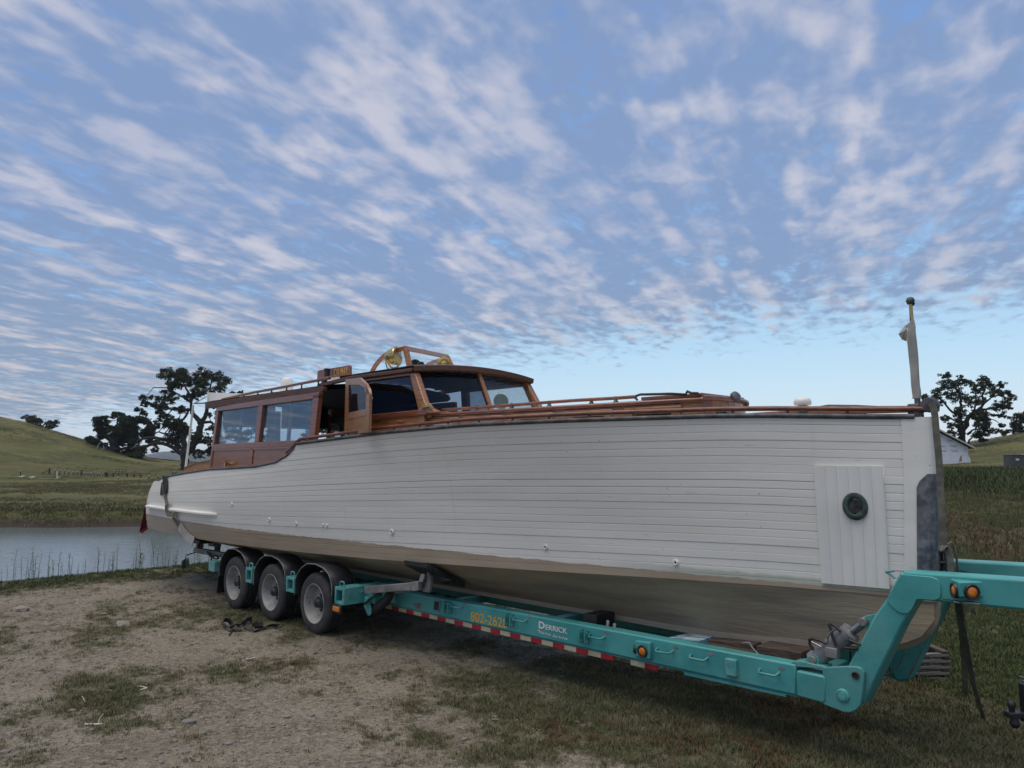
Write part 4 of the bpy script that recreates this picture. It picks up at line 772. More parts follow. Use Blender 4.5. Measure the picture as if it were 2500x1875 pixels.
# tie loops (bent rod), paired lugs, wear spots
def loop(zf, x0, y0, x1, y1):
    a, b = np.array(PV(zf, x0, y0, NB)), np.array(PV(zf, x1, y1, NB)); o = np.array([0, -.045, -.008])
    tp(MB().tube([a+(0, .01, .012), a+o*.6+(0, 0, .008), a+o+(.012, 0, 0), b+o-(.012, 0, 0), b+o*.6+(0, 0, .008), b+(0, .01, .012)], .0085, 8), 'tie_loop', MT['tealw'], smooth=80)
for a in (('D', 757, 468, 848, 488), ('D', 1320, 588, 1425, 610), ('D', 2000, 738, 2118, 766), ('E', 155, 738, 282, 762), ('E', 758, 868, 900, 890), ('E', 1062, 925, 1210, 955), ('E', 1682, 1055, 1852, 1090)):
    if a[0] == 'D' and a[1] == 2000: continue
    loop(*a)
for zf, x0, x1, y0, y1 in (('D', 680, 712, 425, 535), ('D', 712, 746, 432, 540), ('D', 1232, 1264, 535, 655), ('D', 1270, 1305, 545, 662), ('D', 1893, 1932, 672, 805), ('D', 1942, 1980, 683, 815)):
    a, b = PV(zf, x0, y0, NB), PV(zf, x1, y1, NB); xm = b[0]-.007
    lug = tp(MB().box((xm, NB-.062, b[2]), (xm+.014, NB+.005, a[2])), 'lug', MT['teal'], bevel=.003)
    for f_ in (.18, .82): tp(MB().lathe([(.011, -.0005), (.011, .016)], (xm-.001, NB-.035, b[2]+(a[2]-b[2])*f_), (1, 0, 0), 12), 'bolt_hole', MT['cream'], lug)
for zf, x, y in (('D', 865, 455), ('D', 1443, 573), ('D', 2140, 718), ('E', 918, 850), ('E', 1235, 908), ('E', 1870, 1040)):
    c = PV(zf, x, y, NB-.0025); tp(MB().add([(c[0]+r_*math.cos(t), NB-.0025, c[2]+.6*r_*math.sin(t)) for t, r_ in zip(np.linspace(0, 2*math.pi, 9)[:-1], (.035, .02, .028, .016, .03, .022, .03, .02))], [tuple(range(8))]), 'bare_patch', MT['grey'], smooth=0)
c = [PV('a3', x, y, NB-.0025) for x, y in ((1650, 905), (1830, 895), (1825, 1020), (1760, 1010))]; tp(MB().add(c, [(0, 1, 2, 3)]), 'bare_patch', MT['grey'], smooth=0)
c = [PV('a3', x, y, NB-.003) for x, y in ((2068, 855), (2172, 868), (2155, 1048), (2052, 1030))]; hw = tp(MB().add(c, [(0, 1, 2, 3)]), 'pocket', MT['blackm'], smooth=0)
tp(MB().bar(c[0], c[1], .012, .012).bar(c[1], c[2], .012, .012).bar(c[2], c[3], .012, .012).bar(c[3], c[0], .012, .012), 'pocket_rim', MT['teal'], hw)
# vertical stake pocket and its shield near the front
a, b = PV('E', 1380, 940, NB), PV('E', 1485, 1115, NB); tp(MB().box((a[0], NB-.035, b[2]), (b[0], NB+.01, a[2])), 'stake_pocket', MT['tealw'], bevel=.008)
# lamps
def lamp(c, r_, m1, parent=trl, nrm=(0, -1, 0), name='marker_lamp'):
    l_ = tp(MB().lathe([(r_, -.01), (r_, .010), (r_*.92, .016), (r_*.68, .014), (r_*.66, .004)], c, nrm, 24), name, MT['plast'], parent, smooth=50)
    tp(MB().lathe([(r_*.70, .004), (r_*.6, .012), (r_*.3, .016), (0, .016)], c, nrm, 24), 'lens', m1, l_, smooth=50); return l_
c = PV('E', 620, 885, NB-.05); bxm = tp(MB().prism([(c[0]-.085, c[2]-.06), (c[0]+.075, c[2]-.06), (c[0]+.075, c[2]+.085), (c[0]-.085, c[2]+.075)], NB-.045, NB+.005), 'lamp_box', MT['teal'], bevel=.01)
lamp((c[0], NB-.045, c[2]), .052, MT['amber'], bxm); lamp((c[0]-.085, NB-.024, c[2]), .04, MT['grey'], bxm, (-1, -.3, 0))
gb = [PV('c5', x, y, GN+.02) for x, y in ((235, 650), (560, 640), (790, 690), (800, 1010), (230, 970))]
a, b = PV('c5', 240, 655, GN-.02), PV('c5', 800, 1000, GN-.02); zt_, zb_ = a[2], b[2]; sm_ = PV('c5', 440, 800, GN-.05)[0]
gbx = tp(MB().add([(a[0], GN+.031, zt_), (sm_, GN-.07, zt_-.005), (b[0], GN+.031, zt_), (a[0], GN+.031, zb_+.01), (sm_, GN-.07, zb_+.01), (b[0], GN+.031, zb_+.01)], [(0, 1, 4, 3), (1, 2, 5, 4), (0, 2, 1), (3, 4, 5)]), 'lamp_box', MT['teal'], bevel=.006)
def onface(pa, pb, zc, f_): 
    q_ = np.array(pa)*(1-f_)+np.array(pb)*f_; n_ = np.array([pb[1]-pa[1], -(pb[0]-pa[0]), 0]); n_ /= np.linalg.norm(n_); n_ = n_ if n_[1] < 0 else -n_; return (q_[0], q_[1], zc), tuple(n_)
zcn = PV('c5', 335, 840, GN-.03)[2]; zcn2 = PV('c5', 630, 870, GN-.03)[2]
for pa, pb, f_, zc__ in (((a[0], GN+.031), (sm_, GN-.07), .5, zcn), ((sm_, GN-.07), (b[0], GN+.031), .52, zcn2)):
    c_, n_ = onface(pa, pb, zc__, f_); lamp(c_, .050, MT['amber'], gbx, n_)
w1 = [PV('c5', x, y, GN-.02) for x, y in ((140, 978), (250, 990), (430, 1025), (560, 1030), (800, 1035))]; tp(MB().tube(w1, .005, 6), 'lamp_wire', MT['blackm'], gbx)
tp(MB().tube([PV('c5', x, y, GN-.02) for x, y in ((440, 1030), (500, 1080), (540, 1150), (630, 1185), (700, 1140), (640, 1200), (700, 1245), (710, 1210), (660, 1170))], .004, 6), 'lamp_wire', MT['blackm'], gbx)
tp(MB().prism(P2([('c5', 315, 1025), ('c5', 770, 1065), ('c5', 740, 1085), ('c5', 330, 1045)], GN+.0), GN+.022, GN+.03), 'pale_strip', MT['whitep'], gbx)
# lettering
l0, l1 = PV('c3', 870, 1105, NB-.002), PV('c3', 1660, 1225, NB-.002); hgt = PV('c3', 880, 900, NB)[2]-l0[2]
sl__ = math.atan((zbot(-3)-zbot(-8))/5)
def let(body, p, h, wid, m, shear=0., off=0.):
    o = text(body, 'lettering', p, h/.72, m, trl, TB, ext=.001, shear=shear, off=off, rot=(R(90), 0, 0)); bpy.context.view_layer.update()
    ww = o.dimensions.x; o.scale = (wid/max(ww, .01), 1, 1); o.rotation_euler = (R(90), -sl__, 0); return o
let('802-2628', (l0[0], NB-.002, l0[2]), hgt, (l1[0]-l0[0])*1.01, MT['yellow'], off=.0015)
d0_, d1_ = PV('c2', 322, 578, NB), PV('c2', 455, 592, NB); hD = PV('c2', 330, 425, NB)[2]-d0_[2]
let('D', (d0_[0], NB-.002, d0_[2]), hD, d1_[0]-d0_[0], MT['wlet'], off=.003)
e0_, e1_ = PV('c2', 472, 610, NB), PV('c2', 965, 712, NB); hE = PV('c2', 478, 495, NB)[2]-e0_[2]
let('ERRICK', (e0_[0], NB-.002, e0_[2]), hE, e1_[0]-e0_[0], MT['wlet'], off=.0008)
m0, m1 = PV('c2', 315, 698, NB), PV('c2', 590, 752, NB); hM = PV('c2', 345, 635, NB)[2]-m0[2]
let('Marine', (m0[0], NB-.002, m0[2]), hM*.85, m1[0]-m0[0], MT['wlet'], shear=.45)
m0, m1 = PV('c2', 628, 778, NB), PV('c2', 975, 850, NB)
let('Services', (m0[0], NB-.002, m0[2]), hM*.85, m1[0]-m0[0], MT['wlet'], shear=.45)
tp(MB().bar(PV('c2', 295, 640, NB-.002), PV('c2', 350, 632, NB-.002), .002, .006), 'lettering', MT['wlet'])

# wheels
TR, TW0, TW1 = .376, 5.01, 5.245
whs = []
def wheel(sc, vo, sgn):
    wr = bpy.data.objects.new('wheel', None); COL.objects.link(wr); wr.parent = trl; wr.location = Vector((sc, vo, TR-.004))-Vector(TB); wr.rotation_euler = (0, rng.uniform(0, 6), 0 if sgn > 0 else math.pi)
    return wr
o0 = (0, 0, 0); prof = [(.232, .012), (.245, .004), (.262, .003), (.30, .000), (.335, .004), (.357, .014), (.366, .024), (.370, .036)]
g_ = []
for x in (.05, .088, .126, .164, .202):
    if x < .2: g_ += [(.376, x-.012), (.376, x+.006), (.360, x+.009), (.360, x+.020), (.376, x+.023)]
prof += g_+[(.375, .20), (.366, .214), (.335, .228), (.26, .232), (.235, .225)]
tyre_mb = MB().lathe(prof, o0, (0, 1, 0), 64, cap=False)
rim_mb = MB().lathe([(.240, .010), (.246, .004), (.243, .0), (.232, .006), (.226, .020), (.216, .045), (.208, .085), (.196, .10), (.19, .118), (.17, .122), (.11, .126), (.105, .12), (.075, .118), (.07, .122)], o0, (0, 1, 0), 48, cap=False)
hub_mb = MB().lathe([(.078, .128), (.076, .105), (.060, .095), (.058, .045), (.052, .034), (.030, .03), (.028, .018), (.0, .016)], o0, (0, 1, 0), 24)
for k in range(6):
    th = k*math.pi/3; c_ = (.095*math.cos(th), .112, .095*math.sin(th)); hub_mb.lathe([(.016, .012), (.016, -.012), (.008, -.014), (.008, -.022), (0, -.022)], c_, (0, 1, 0), 8)
first = None
WS = [-8.72, -9.885, -11.03]
for s in WS:
    for sgn in (1, -1):
        vo = TW0 if sgn > 0 else far(TW0); wr = wheel(s, vo, sgn)
        if first is None:
            first = {}
            for nm, mb, m_ in (('tyre', tyre_mb, MT['rubber']), ('rim', rim_mb, MT['rim']), ('hub', hub_mb, MT['hub'])):
                o = mb.build(nm, m_, wr, (0, 0, 0), smooth=38); first[nm] = o
        else:
            for nm, o in first.items(): c_ = o.copy(); COL.objects.link(c_); c_.parent = wr
        # stub arm to the beam
        a_ = TW0+.14 if sgn > 0 else far(TW0+.14); b_ = NB+.02 if sgn > 0 else far(NB+.02)
        tp(MB().tube([(s, a_, TR), (s, b_, TR)], .045, 10).bar((s-.02, b_, TR), (s+.32, b_, zbot(s)+.08), .06, .12), 'stub_axle', MT['blackm'])
# fenders
fb = [(-.46, .43), (-.455, .60), (-.40, .70), (-.30, .79), (-.15, .855), (.06, .868), (.25, .835), (.37, .775), (.43, .70), (.455, .60), (.45, .53)]
for s in WS:
    for sgn in (0, 1):
        va, vb = (4.985, 5.30) if not sgn else (far(4.985), far(5.30)); d = vb-va
        P = [(s+x+.02, z) for x, z in fb]; rows = []
        for dv, sc in ((0, .985), (0, 1.0), (.02, 1.012), (.9, 1.012), (1, .99), (1, .975)):
            rows.append([(s+.02+(p_[0]-s-.02)*sc, va+d*dv, .40+(p_[1]-.40)*sc) for p_ in P])
        rows.append([(q[0]*1.0+(s+.02-q[0])*.02, va+d*.02, q[2]-.012) for q in rows[2]]); rows = rows[:6]+[[(s+.02+(p_[0]-s-.02)*.975, va+d*.03, .40+(p_[1]-.40)*.975) for p_ in P], rows[0]]
        f_ = tp(MB().grid(rows), 'fender', MT['plast'], smooth=50)
        tp(MB().tube([(q[0], va-(.004 if not sgn else -.004), q[2]) for q in rows[1]], .006, 6), 'fender_edge', MT['grey'], f_, smooth=80)
mf = MB().extr([(-11.50, 5.0, .60), (-11.50, 5.30, .60), (-11.57, 5.30, .16), (-11.57, 5.0, .16)], (-.012, 0, 0)); tp(mf, 'mud_flap', MT['plast'])
# teal bracket boxes between the fenders, with lifting bows
def brk(sc, w_, zb_, zt_, dpt_, lamp_=None):
    v0, v1 = 4.965, 4.965+dpt_; t_ = .032; pt = tp(MB().box((sc-w_/2, v0, zb_), (sc-w_/2+t_, v1, zt_)), 'bracket_box', MT['tealw'], bevel=.004)
    for a_, b_ in (((sc+w_/2-t_, v0, zb_), (sc+w_/2, v1, zt_)), ((sc-w_/2+t_+.0005, v0, zb_), (sc+w_/2-t_-.0005, v1, zb_+.035)), ((sc-w_/2+t_+.0005, v0, zt_-.035), (sc+w_/2-t_-.0005, v1, zt_))): tp(MB().box(a_, b_), 'plate', MT['tealw'], pt, bevel=.003)
    tp(MB().box((sc-w_/2+t_+.001, v1-.02, zb_+.036), (sc+w_/2-t_-.001, v1-.01, zt_-.036)), 'back_plate', MT['sleeper'] if lamp_ else MT['teal'], pt)
    tp(MB().tube([(sc-.03, v0+.03, zt_-.005), (sc-.03, v0+.03, zt_+.05), (sc-.02, v0+.03, zt_+.062), (sc+.05, v0+.03, zt_+.062), (sc+.06, v0+.03, zt_+.05), (sc+.06, v0+.03, zt_-.005)], .009, 8), 'lifting_bow', MT['tealw'], pt, smooth=80); return pt
brk(-10.45, .20, .445, .65, .36, 1); brk(-9.255, .21, .455, .65, .36)
fbx = brk(-8.055, .20, .455, .655, .30)
tp(MB().box((-7.954, 4.967, .456), (-7.946, 5.30, .654)).extr([(-7.95, 5.28, .654), (-7.60, 5.42, .654), (-7.60, 5.45, .47), (-7.95, 5.30, .456)], (0, .02, 0)).box((-8.1, 5.27, .456), (-7.75, 5.55, .654)), 'outrigger', MT['tealw'], bevel=.004)
ey = P2([('a3', 690, 635), ('a3', 740, 630), ('a3', 785, 650), ('a3', 790, 700), ('a3', 760, 780), ('a3', 690, 860), ('a3', 665, 850)], 5.22)
tp(MB().prism(ey, 5.20, 5.225), 'eye_plate', MT['tealw'], bevel=.003); c = PV('a3', 740, 710, 5.2); tp(MB().lathe([(.018, 0), (.018, .012), (0, .012)], (c[0], 5.20, c[2]), (0, -1, 0), 12), 'eye_bolt', MT['grey'])
am = tp(MB().box((-8.185, 4.955, .345), (-8.0, 4.985, .448)), 'side_lamp', MT['plast'], bevel=.012); tp(MB().box((-8.165, 4.945, .370), (-8.025, 4.958, .428)), 'lens', MT['amber'], am, bevel=.008)
tl = [PV('b8', x, y, 5.02) for x, y in ((640, 660), (760, 670), (740, 925), (615, 910))]
tbx = tp(MB().box((tl[3][0]+.01, 4.97, tl[3][2]), (tl[1][0]+.04, 5.12, tl[1][2])), 'tail_lamp_box', MT['tealw'], bevel=.006)
lamp((tl[3][0]+.008, 5.045, (tl[0][2]+tl[3][2])/2), .06, MT['redlens'], tbx, (-.9, -.45, 0), 'tail_lamp')
# grey lifting arm with its black hull pad
a0, a1 = np.array(PV('a3', 860, 665, 5.2)), np.array(PV('a3', 1685, 598, 5.22))
arm = tp(MB().bar(a0, a1, .09, .085), 'lifting_arm', MT['grey'], bevel=.008)
a2_ = np.array(PV('a3', 1830, 585, 5.24)); tp(MB().bar(a1+(a1-a0)*.01, a2_, .11, .10), 'arm_head', MT['grey'], arm, bevel=.006)
tp(MB().bar(np.array(PV('a3', 1400, 690, 5.24)), np.array(PV('a3', 1690, 640, 5.24)), .06, .05), 'arm_brace', MT['grey'], arm, bevel=.004)
tp(MB().prism(P2([('a3', 1845, 690), ('a3', 1985, 715), ('a3', 2000, 600), ('a3', 2005, 420), ('a3', 1950, 330), ('a3', 1930, 560)], 5.28), 5.27, 5.31), 'head_plate', MT['grey'], arm, bevel=.004)
tp(MB().prism(P2([('a3', 1800, 520), ('a3', 1870, 525), ('a3', 1905, 410), ('a3', 1895, 380), ('a3', 1865, 370), ('a3', 1835, 395)], 5.23), 5.215, 5.235), 'lug', MT['grey'], arm, bevel=.004)
p0 = np.array(PV('D', 335, 112, 5.28)); p1 = np.array(PV('D', 560, 120, 5.28)); 
def hb(s, x):                                     # underside of the hull: s station, x breadth from the centre
    c_ = half(s, 0); return zkeel(s)+.045+(zchine(s)-zkeel(s)-.045)*((x-.055)/(c_-.055))**float(np.interp(tof(s), [0, .1, .3, .6, 1], [.75, .85, 1.05, 1.2, 1.25]))
pd_ = MB(); sA_, sB_ = -7.05, -6.62
xs_ = np.linspace(.93, .44, 6)
up = [[(sA_+(sB_-sA_)*f_+(.12*(.93-x)), VC-x, hb(sA_, x)-.012) for x in xs_] for f_ in (0, 1)]; dn = [[(q[0], q[1], q[2]-.055) for q in r_] for r_ in up]
pd_.grid([up[0], up[1], dn[1], dn[0], up[0]]); n_ = len(pd_.v); pd_.add([up[0][0], up[1][0], dn[1][0], dn[0][0]], [(0, 1, 2, 3)]).add([up[0][-1], up[1][-1], dn[1][-1], dn[0][-1]], [(3, 2, 1, 0)])
pad = tp(pd_, 'hull_pad', MT['carpet'], bevel=.008)
tp(MB().prism(P2([('D', 420, 150), ('D', 560, 160), ('D', 740, 245), ('D', 640, 262), ('D', 560, 235), ('D', 500, 190)], 5.38), 5.36, 5.40), 'pad_bracket', MT['blackm'], pad, bevel=.004)
tp(MB().tube([PV('a3', x, y, 5.30) for x, y in ((960, 1040), (1200, 860), (1290, 720))], [.055, .055, .05], 12), 'lift_cylinder', MT['blackm'], smooth=60)
tp(MB().prism(P2([('a3', 830, 780), ('a3', 890, 800), ('a3', 940, 1020), ('a3', 935, 1100), ('a3', 905, 1130), ('a3', 880, 1110), ('a3', 815, 960)], 5.24), 5.225, 5.245), 'link_plate', MT['tealw'], bevel=.004)
tp(MB().tube([PV('a3', x, y, 5.2) for x, y in ((810, 920), (900, 840), (960, 800), (1020, 755), (1100, 740))], [.016, .016, .018, .014, .016], 8), 'hydraulic_hose', MT['blackm'], smooth=80)
# rear mast tube with hanging lamp
m0, m1 = np.array(PV('b8', 200, 360, 5.6)), np.array(PV('b8', 860, 470, 5.6)); m1[0] = -12.25; 
ms = tp(MB().bar(m0, m1, .09, .085), 'rear_tube', MT['grey'], bevel=.006)
tp(MB().bar(m0+(.12, 0, 0), m0+(.16, 0, .20), .06, .08).bar(m0+(.05, 0, -.03), m0+(.25, .02, .10), .03, .05), 'rear_post', MT['sleeper'], ms)
tp(MB().box((m0[0]+.02, 5.45, hb(-13.3, .5)-.09), (m0[0]+.5, 5.75, hb(-13.3, .5)-.02)), 'rear_roller', MT['blackm'], ms, bevel=.01)
q = [PV('b8', x, y, 5.5) for x, y in ((60, 560), (390, 870))]
wl = tp(MB().extr([(q[0][0], 5.42, q[1][2]), (q[0][0], 5.42, q[0][2]), (q[0][0]+.30, 5.22, q[0][2]), (q[0][0]+.30, 5.22, q[1][2])], (.04, .05, 0)), 'work_lamp', MT['plast'], ms, bevel=.025)
tp(MB().tube([m0+(.05, 0, -.03), (q[0][0]+.15, 5.36, q[0][2]+.06), (q[0][0]+.16, 5.34, q[0][2])], .010, 6), 'hanger', MT['grey'], wl)
for pts in (((560, 420), (640, 520), (700, 600), (800, 600)), ((620, 640), (650, 540), (760, 520), (820, 590)), ((500, 400), (580, 520), (640, 560))): tp(MB().tube([PV('b8', x, y, 5.5) for x, y in pts], .014, 6), 'hose', MT['blackm'], ms, smooth=80)
# wiring at the far front plate
for pts in (((770, 1310), (780, 1420), (750, 1590)), ((1160, 980), (1000, 1280), (860, 1420), (650, 1510)), ((1510, 860), (1500, 1000), (1400, 1150), (1340, 1350), (1200, 1530)), ((1470, 1270), (1450, 1480), (1420, 1590))):
    tp(MB().tube([PV('b6', x, y, 6.3) for x, y in pts], .005, 6), 'loose_wire', MT['grey'], smooth=80)

# ================================================================== things on and round the trailer
def blk(name, label, cat, s0, s1, v0, v1, z0, z1, m, group=None, rot=0.):
    o = MB().box((-(s1-s0)/2, -(v1-v0)/2, 0), ((s1-s0)/2, (v1-v0)/2, z1-z0)).build(name, m, None, (0, 0, 0), bevel=.006, world=True)
    o.location = wld(((s0+s1)/2, (v0+v1)/2, z0)); o.rotation_euler = (0, 0, ANG+rot); return tag(o, label, cat, group)
zc3 = zbot(-3.0)+.09
def slab(name, label, cat, pts, v0, v1, m):
    q = P2(pts, v0); b_ = (sum(p_[0] for p_ in q)/len(q), v0, min(p_[1] for p_ in q)); o = MB().prism(q, v0, v1).build(name, m, None, b_, bevel=.006); return tag(o, label, cat)
slab('rubber_block', 'dark square block wedged under the keel behind the trailer beam', 'block', [('c2', 1300, 262), ('c2', 1620, 300), ('c2', 1620, 640), ('c2', 1300, 600)], 5.74, 6.02, MT['blackm'])
slab('strap_end', 'short white strap end sticking up beside the dark square block', 'strap', [('c2', 1850, 400), ('c2', 1905, 430), ('c2', 1880, 640), ('c2', 1820, 640)], 5.72, 5.735, MT['canvas'])
slab('strap_end', 'second short white strap end farther from the dark square block', 'strap', [('c2', 1990, 480), ('c2', 2050, 485), ('c2', 2050, 680), ('c2', 1990, 680)], 5.72, 5.735, MT['canvas'])
slab('timber_sleeper', 'flat brown plank lying along the trailer beam nearest the camera', 'timber', [('b7', 770, 505), ('b7', 1430, 625), ('b7', 1430, 740), ('b7', 770, 620)], 5.72, 5.80, MT['sleeper'])
slab('timber_sleeper', 'long weathered timber lying behind the flat plank under the keel', 'timber', [('b7', 820, 455), ('b7', 1050, 470), ('b7', 1430, 520), ('b7', 1440, 700), ('b7', 820, 580)], 5.84, 5.98, MT['sleeper'])
slab('timber_sleeper', 'thick dark timber block at the front end of the trailer bed', 'timber', [('b7', 1470, 530), ('b7', 2080, 625), ('b7', 2080, 860), ('b7', 1470, 760)], 5.76, 6.0, MT['sleeper'])
rod_ = MB().tube([PV('b7', x, y, 5.71) for x, y in ((1290, 497), (1380, 492), (1420, 560), (1490, 640), (1560, 700))], .008, 8).build('bent_rod', MT['grey'], None, PV('b7', 1420, 560, 5.71), smooth=80); tag(rod_, 'thin bent grey rod lying over the timbers on the trailer bed', 'rod')
pw_ = MB().extr([PV('b7', 210, 435, 5.72), PV('b7', 560, 365, 6.0), PV('b7', 900, 405, 6.0), PV('b7', 700, 470, 5.72)], (0, 0, -.012)).build('plywood_sheet', MT['ply'], None, PV('b7', 560, 430, 5.85)); tag(pw_, 'blue and white weathered sheet lying on the trailer bed under the keel', 'sheet')
# lashing straps: stern
ST = thing('lashing_strap', 'worn olive strap running down the white stern from the dark pads', 'strap', on_hull('a6', 520, 700, .02))
stb = on_hull('a6', 520, 700, .02)
sp = [on_hull('a6', x, y, .035) for x, y in ((425, 300), (440, 420), (455, 520), (480, 610), (497, 690))]
sp2 = [on_hull('a6', x, y, .10) for x, y in ((490, 690), (495, 760), (520, 830), (570, 840))]+[on_hull('a6', x, y, .05) for x, y in ((620, 930), (700, 1050))]
MB().strap(sp+sp2, (1, 0, .15), .075, .006).build('webbing', MT['strapm'], ST, stb, smooth=60)
MB().strap([on_hull('a6', x, y, .05) for x, y in ((725, 1070), (820, 1200), (900, 1290), (975, 1340))], (1, .1, .5), .15, .012).build('sleeve', MT['canvas'], ST, stb, smooth=60)
MB().strap([on_hull('a6', x, y, .10) for x, y in ((485, 700), (490, 770), (520, 850), (590, 850), (620, 880))], (1, 0, .2), .09, .016).build('wrapped_end', MT['strapm'], ST, stb, smooth=60)
for i, pts in enumerate((((415, 160), (470, 160), (492, 230), (495, 400), (470, 490), (435, 470), (420, 300)), ((400, 270), (420, 290), (435, 480), (425, 500), (372, 512), (380, 400)))):
    b_ = on_hull('a6', *pts[0], .03); o = MB().extr([on_hull('a6', x, y, .045 if i == 0 else .03) for x, y in pts], (0, .02, 0)).build('carpet_pad', MT['carpet'], None, b_, bevel=.004)
    tag(o, ('black carpet pad draped over the stern rail under the strap', 'greenish black carpet pad hanging just aft of the strap')[i], 'pad')
# bow strap with ratchet, two hanging tails
bsb = PV('G', 1420, 700, 6.06)
BS_ = thing('lashing_strap', 'olive strap hanging down the bow stem with a black ratchet at its foot', 'strap', bsb)
cen = lambda y0: (1380+1445)/2
mid_ = [PV('G', x, y, 6.02) for x, y in ((1370, 310), (1395, 345), (1410, 420), (1425, 600), (1445, 800), (1455, 960), (1475, 1300), (1490, 1640), (1495, 1780))]
MB().strap(mid_, (.85, -.3, 0), .052, .006).build('webbing', MT['strapm'], BS_, bsb, smooth=60)
MB().strap([PV('a1', x, y, 5.92) for x, y in ((700, 300), (760, 275), (830, 270), (850, 340), (880, 450), (895, 600), (900, 740))], (.9, -.35, 0), .05, .006).build('webbing_loop', MT['strapm'], BS_, bsb, smooth=60)
MB().strap([PV('a1', x, y, 6.0) for x, y in ((840, 215), (880, 180), (920, 190), (955, 260), (985, 400), (1010, 560), (1030, 740))], (.6, -.8, 0), .03, .006).build('webbing_loop', MT['strapm'], BS_, bsb, smooth=60)
rq = [PV('a1', x, y, 5.98) for x, y in ((690, 300), (850, 730))]
MB().box((rq[0][0], 5.95, rq[1][2]), (rq[0][0]+.012, 6.01, rq[0][2])).box((rq[1][0]-.012, 5.95, rq[1][2]), (rq[1][0], 6.01, rq[0][2])).tube([(rq[0][0], 5.96, rq[0][2]-.01), (rq[1][0], 5.96, rq[0][2]-.02)], .014, 10).tube([(rq[0][0], 5.96, rq[0][2]-.09), (rq[1][0], 5.96, rq[0][2]-.09)], .012, 10).tube([(rq[0][0]-.02, 5.96, rq[1][2]), (rq[1][0], 5.96, rq[1][2])], .012, 10).box((rq[0][0]+.01, 5.97, rq[1][2]+.02), (rq[1][0]-.01, 6.0, rq[0][2]-.12)).build('ratchet', MT['blackm'], BS_, bsb, bevel=.003)
e_ = np.array(PZ('p', 2402, 1760)); t_ = np.array((-1.80, 6.12, 1.27)); pth = []
for x, y, v in ((1592+35, 640, 6.55), (1632, 720, 6.6), (1660, 850, 6.7), (1690, 1000, 6.85), (1725, 1200, 7.05), (1765, 1400, 7.22)): pth.append(PV('F', x, y, v))
pth = [tuple(t_)]+pth+[(e_[0], e_[1], .012), (e_[0]+.12, e_[1]-.1, .010)]
MB().strap(pth, (.7, -.7, 0), .066, .005).build('webbing_tail', MT['strapm'], BS_, bsb, smooth=60)
e2_ = PZ('a5', 1150, 1095)
o = MB().strap([PV('F', 1625, 640, 6.62), PV('F', 1640, 760, 6.9), PV('F', 1660, 900, 7.3), PV('F', 1668, 1050, 7.6), PV('F', 1680, 1250, 7.85), (e2_[0], e2_[1], .02)], (.7, -.7, 0), .075, .005).build('lashing_strap', MT['strapm'], None, (e2_[0], e2_[1], 0), smooth=60)
tag(o, 'dark hanging strap end behind the longer bow strap tail', 'strap')
# strap heap on the ground
hb0 = PZ('C', 560, 1050); HP = thing('strap_heap', 'heap of black webbing straps lying on the dirt by the wheels', 'strap', hb0)
def gpt(x, y, z): return PZ('a2', x, y, z)
for k, pts in enumerate(([(380, 1560, .03), (310, 1480, .07), (350, 1425, .10), (430, 1430, .08), (480, 1490, .03), (540, 1560, .04), (480, 1600, .02)], [(560, 1580, .05), (500, 1520, .06), (430, 1560, .03), (400, 1590, .02), (470, 1620, .02)], [(620, 1560, .03), (700, 1480, .08), (760, 1420, .12), (830, 1400, .12), (840, 1460, .07), (760, 1480, .05), (700, 1500, .03)], [(700, 1490, .06), (760, 1540, .05), (820, 1600, .03), (890, 1645, .015), (1000, 1600, .02), (1100, 1545, .03), (1200, 1520, .04), (1320, 1535, .02), (1250, 1590, .01)], [(850, 1530, .03), (950, 1490, .05), (1040, 1500, .05), (1050, 1560, .02), (900, 1570, .02)], [(450, 1560, .05), (560, 1520, .07), (650, 1530, .06), (620, 1620, .02)], [(490, 1600, .03), (470, 1650, .012), (430, 1720, .008)])):
    MB().strap([gpt(*q_) for q_ in pts], (.25, .2, 1) if k % 2 == 0 else (.6, .6, .5), .055, .006).build('webbing', MT['darkstrap'], HP, hb0, smooth=60)
# red flag at the stern
fz = [PS('a6', x, y, -15.42) for x, y in ((115, 630), (215, 760), (215, 1070), (60, 1195), (0, 1170), (60, 900), (118, 1100))]
fm = [np.array(q_) for q_ in fz]; fm[6] = fm[6]+(-.10, 0, 0)
o = MB().add([fm[0], fm[1], fm[2], fm[3], fm[4], fm[5], fm[6]], [(0, 1, 6), (1, 2, 6), (2, 3, 6), (3, 4, 6), (4, 5, 6), (5, 0, 6)]).build('warning_flag', MT['flag'], None, tuple(fm[0]), smooth=0)
sd_ = o.modifiers.new('thick', 'SOLIDIFY'); sd_.thickness = .006
tag(o, 'dark red warning flag hanging from the stern corner of the boat', 'flag')
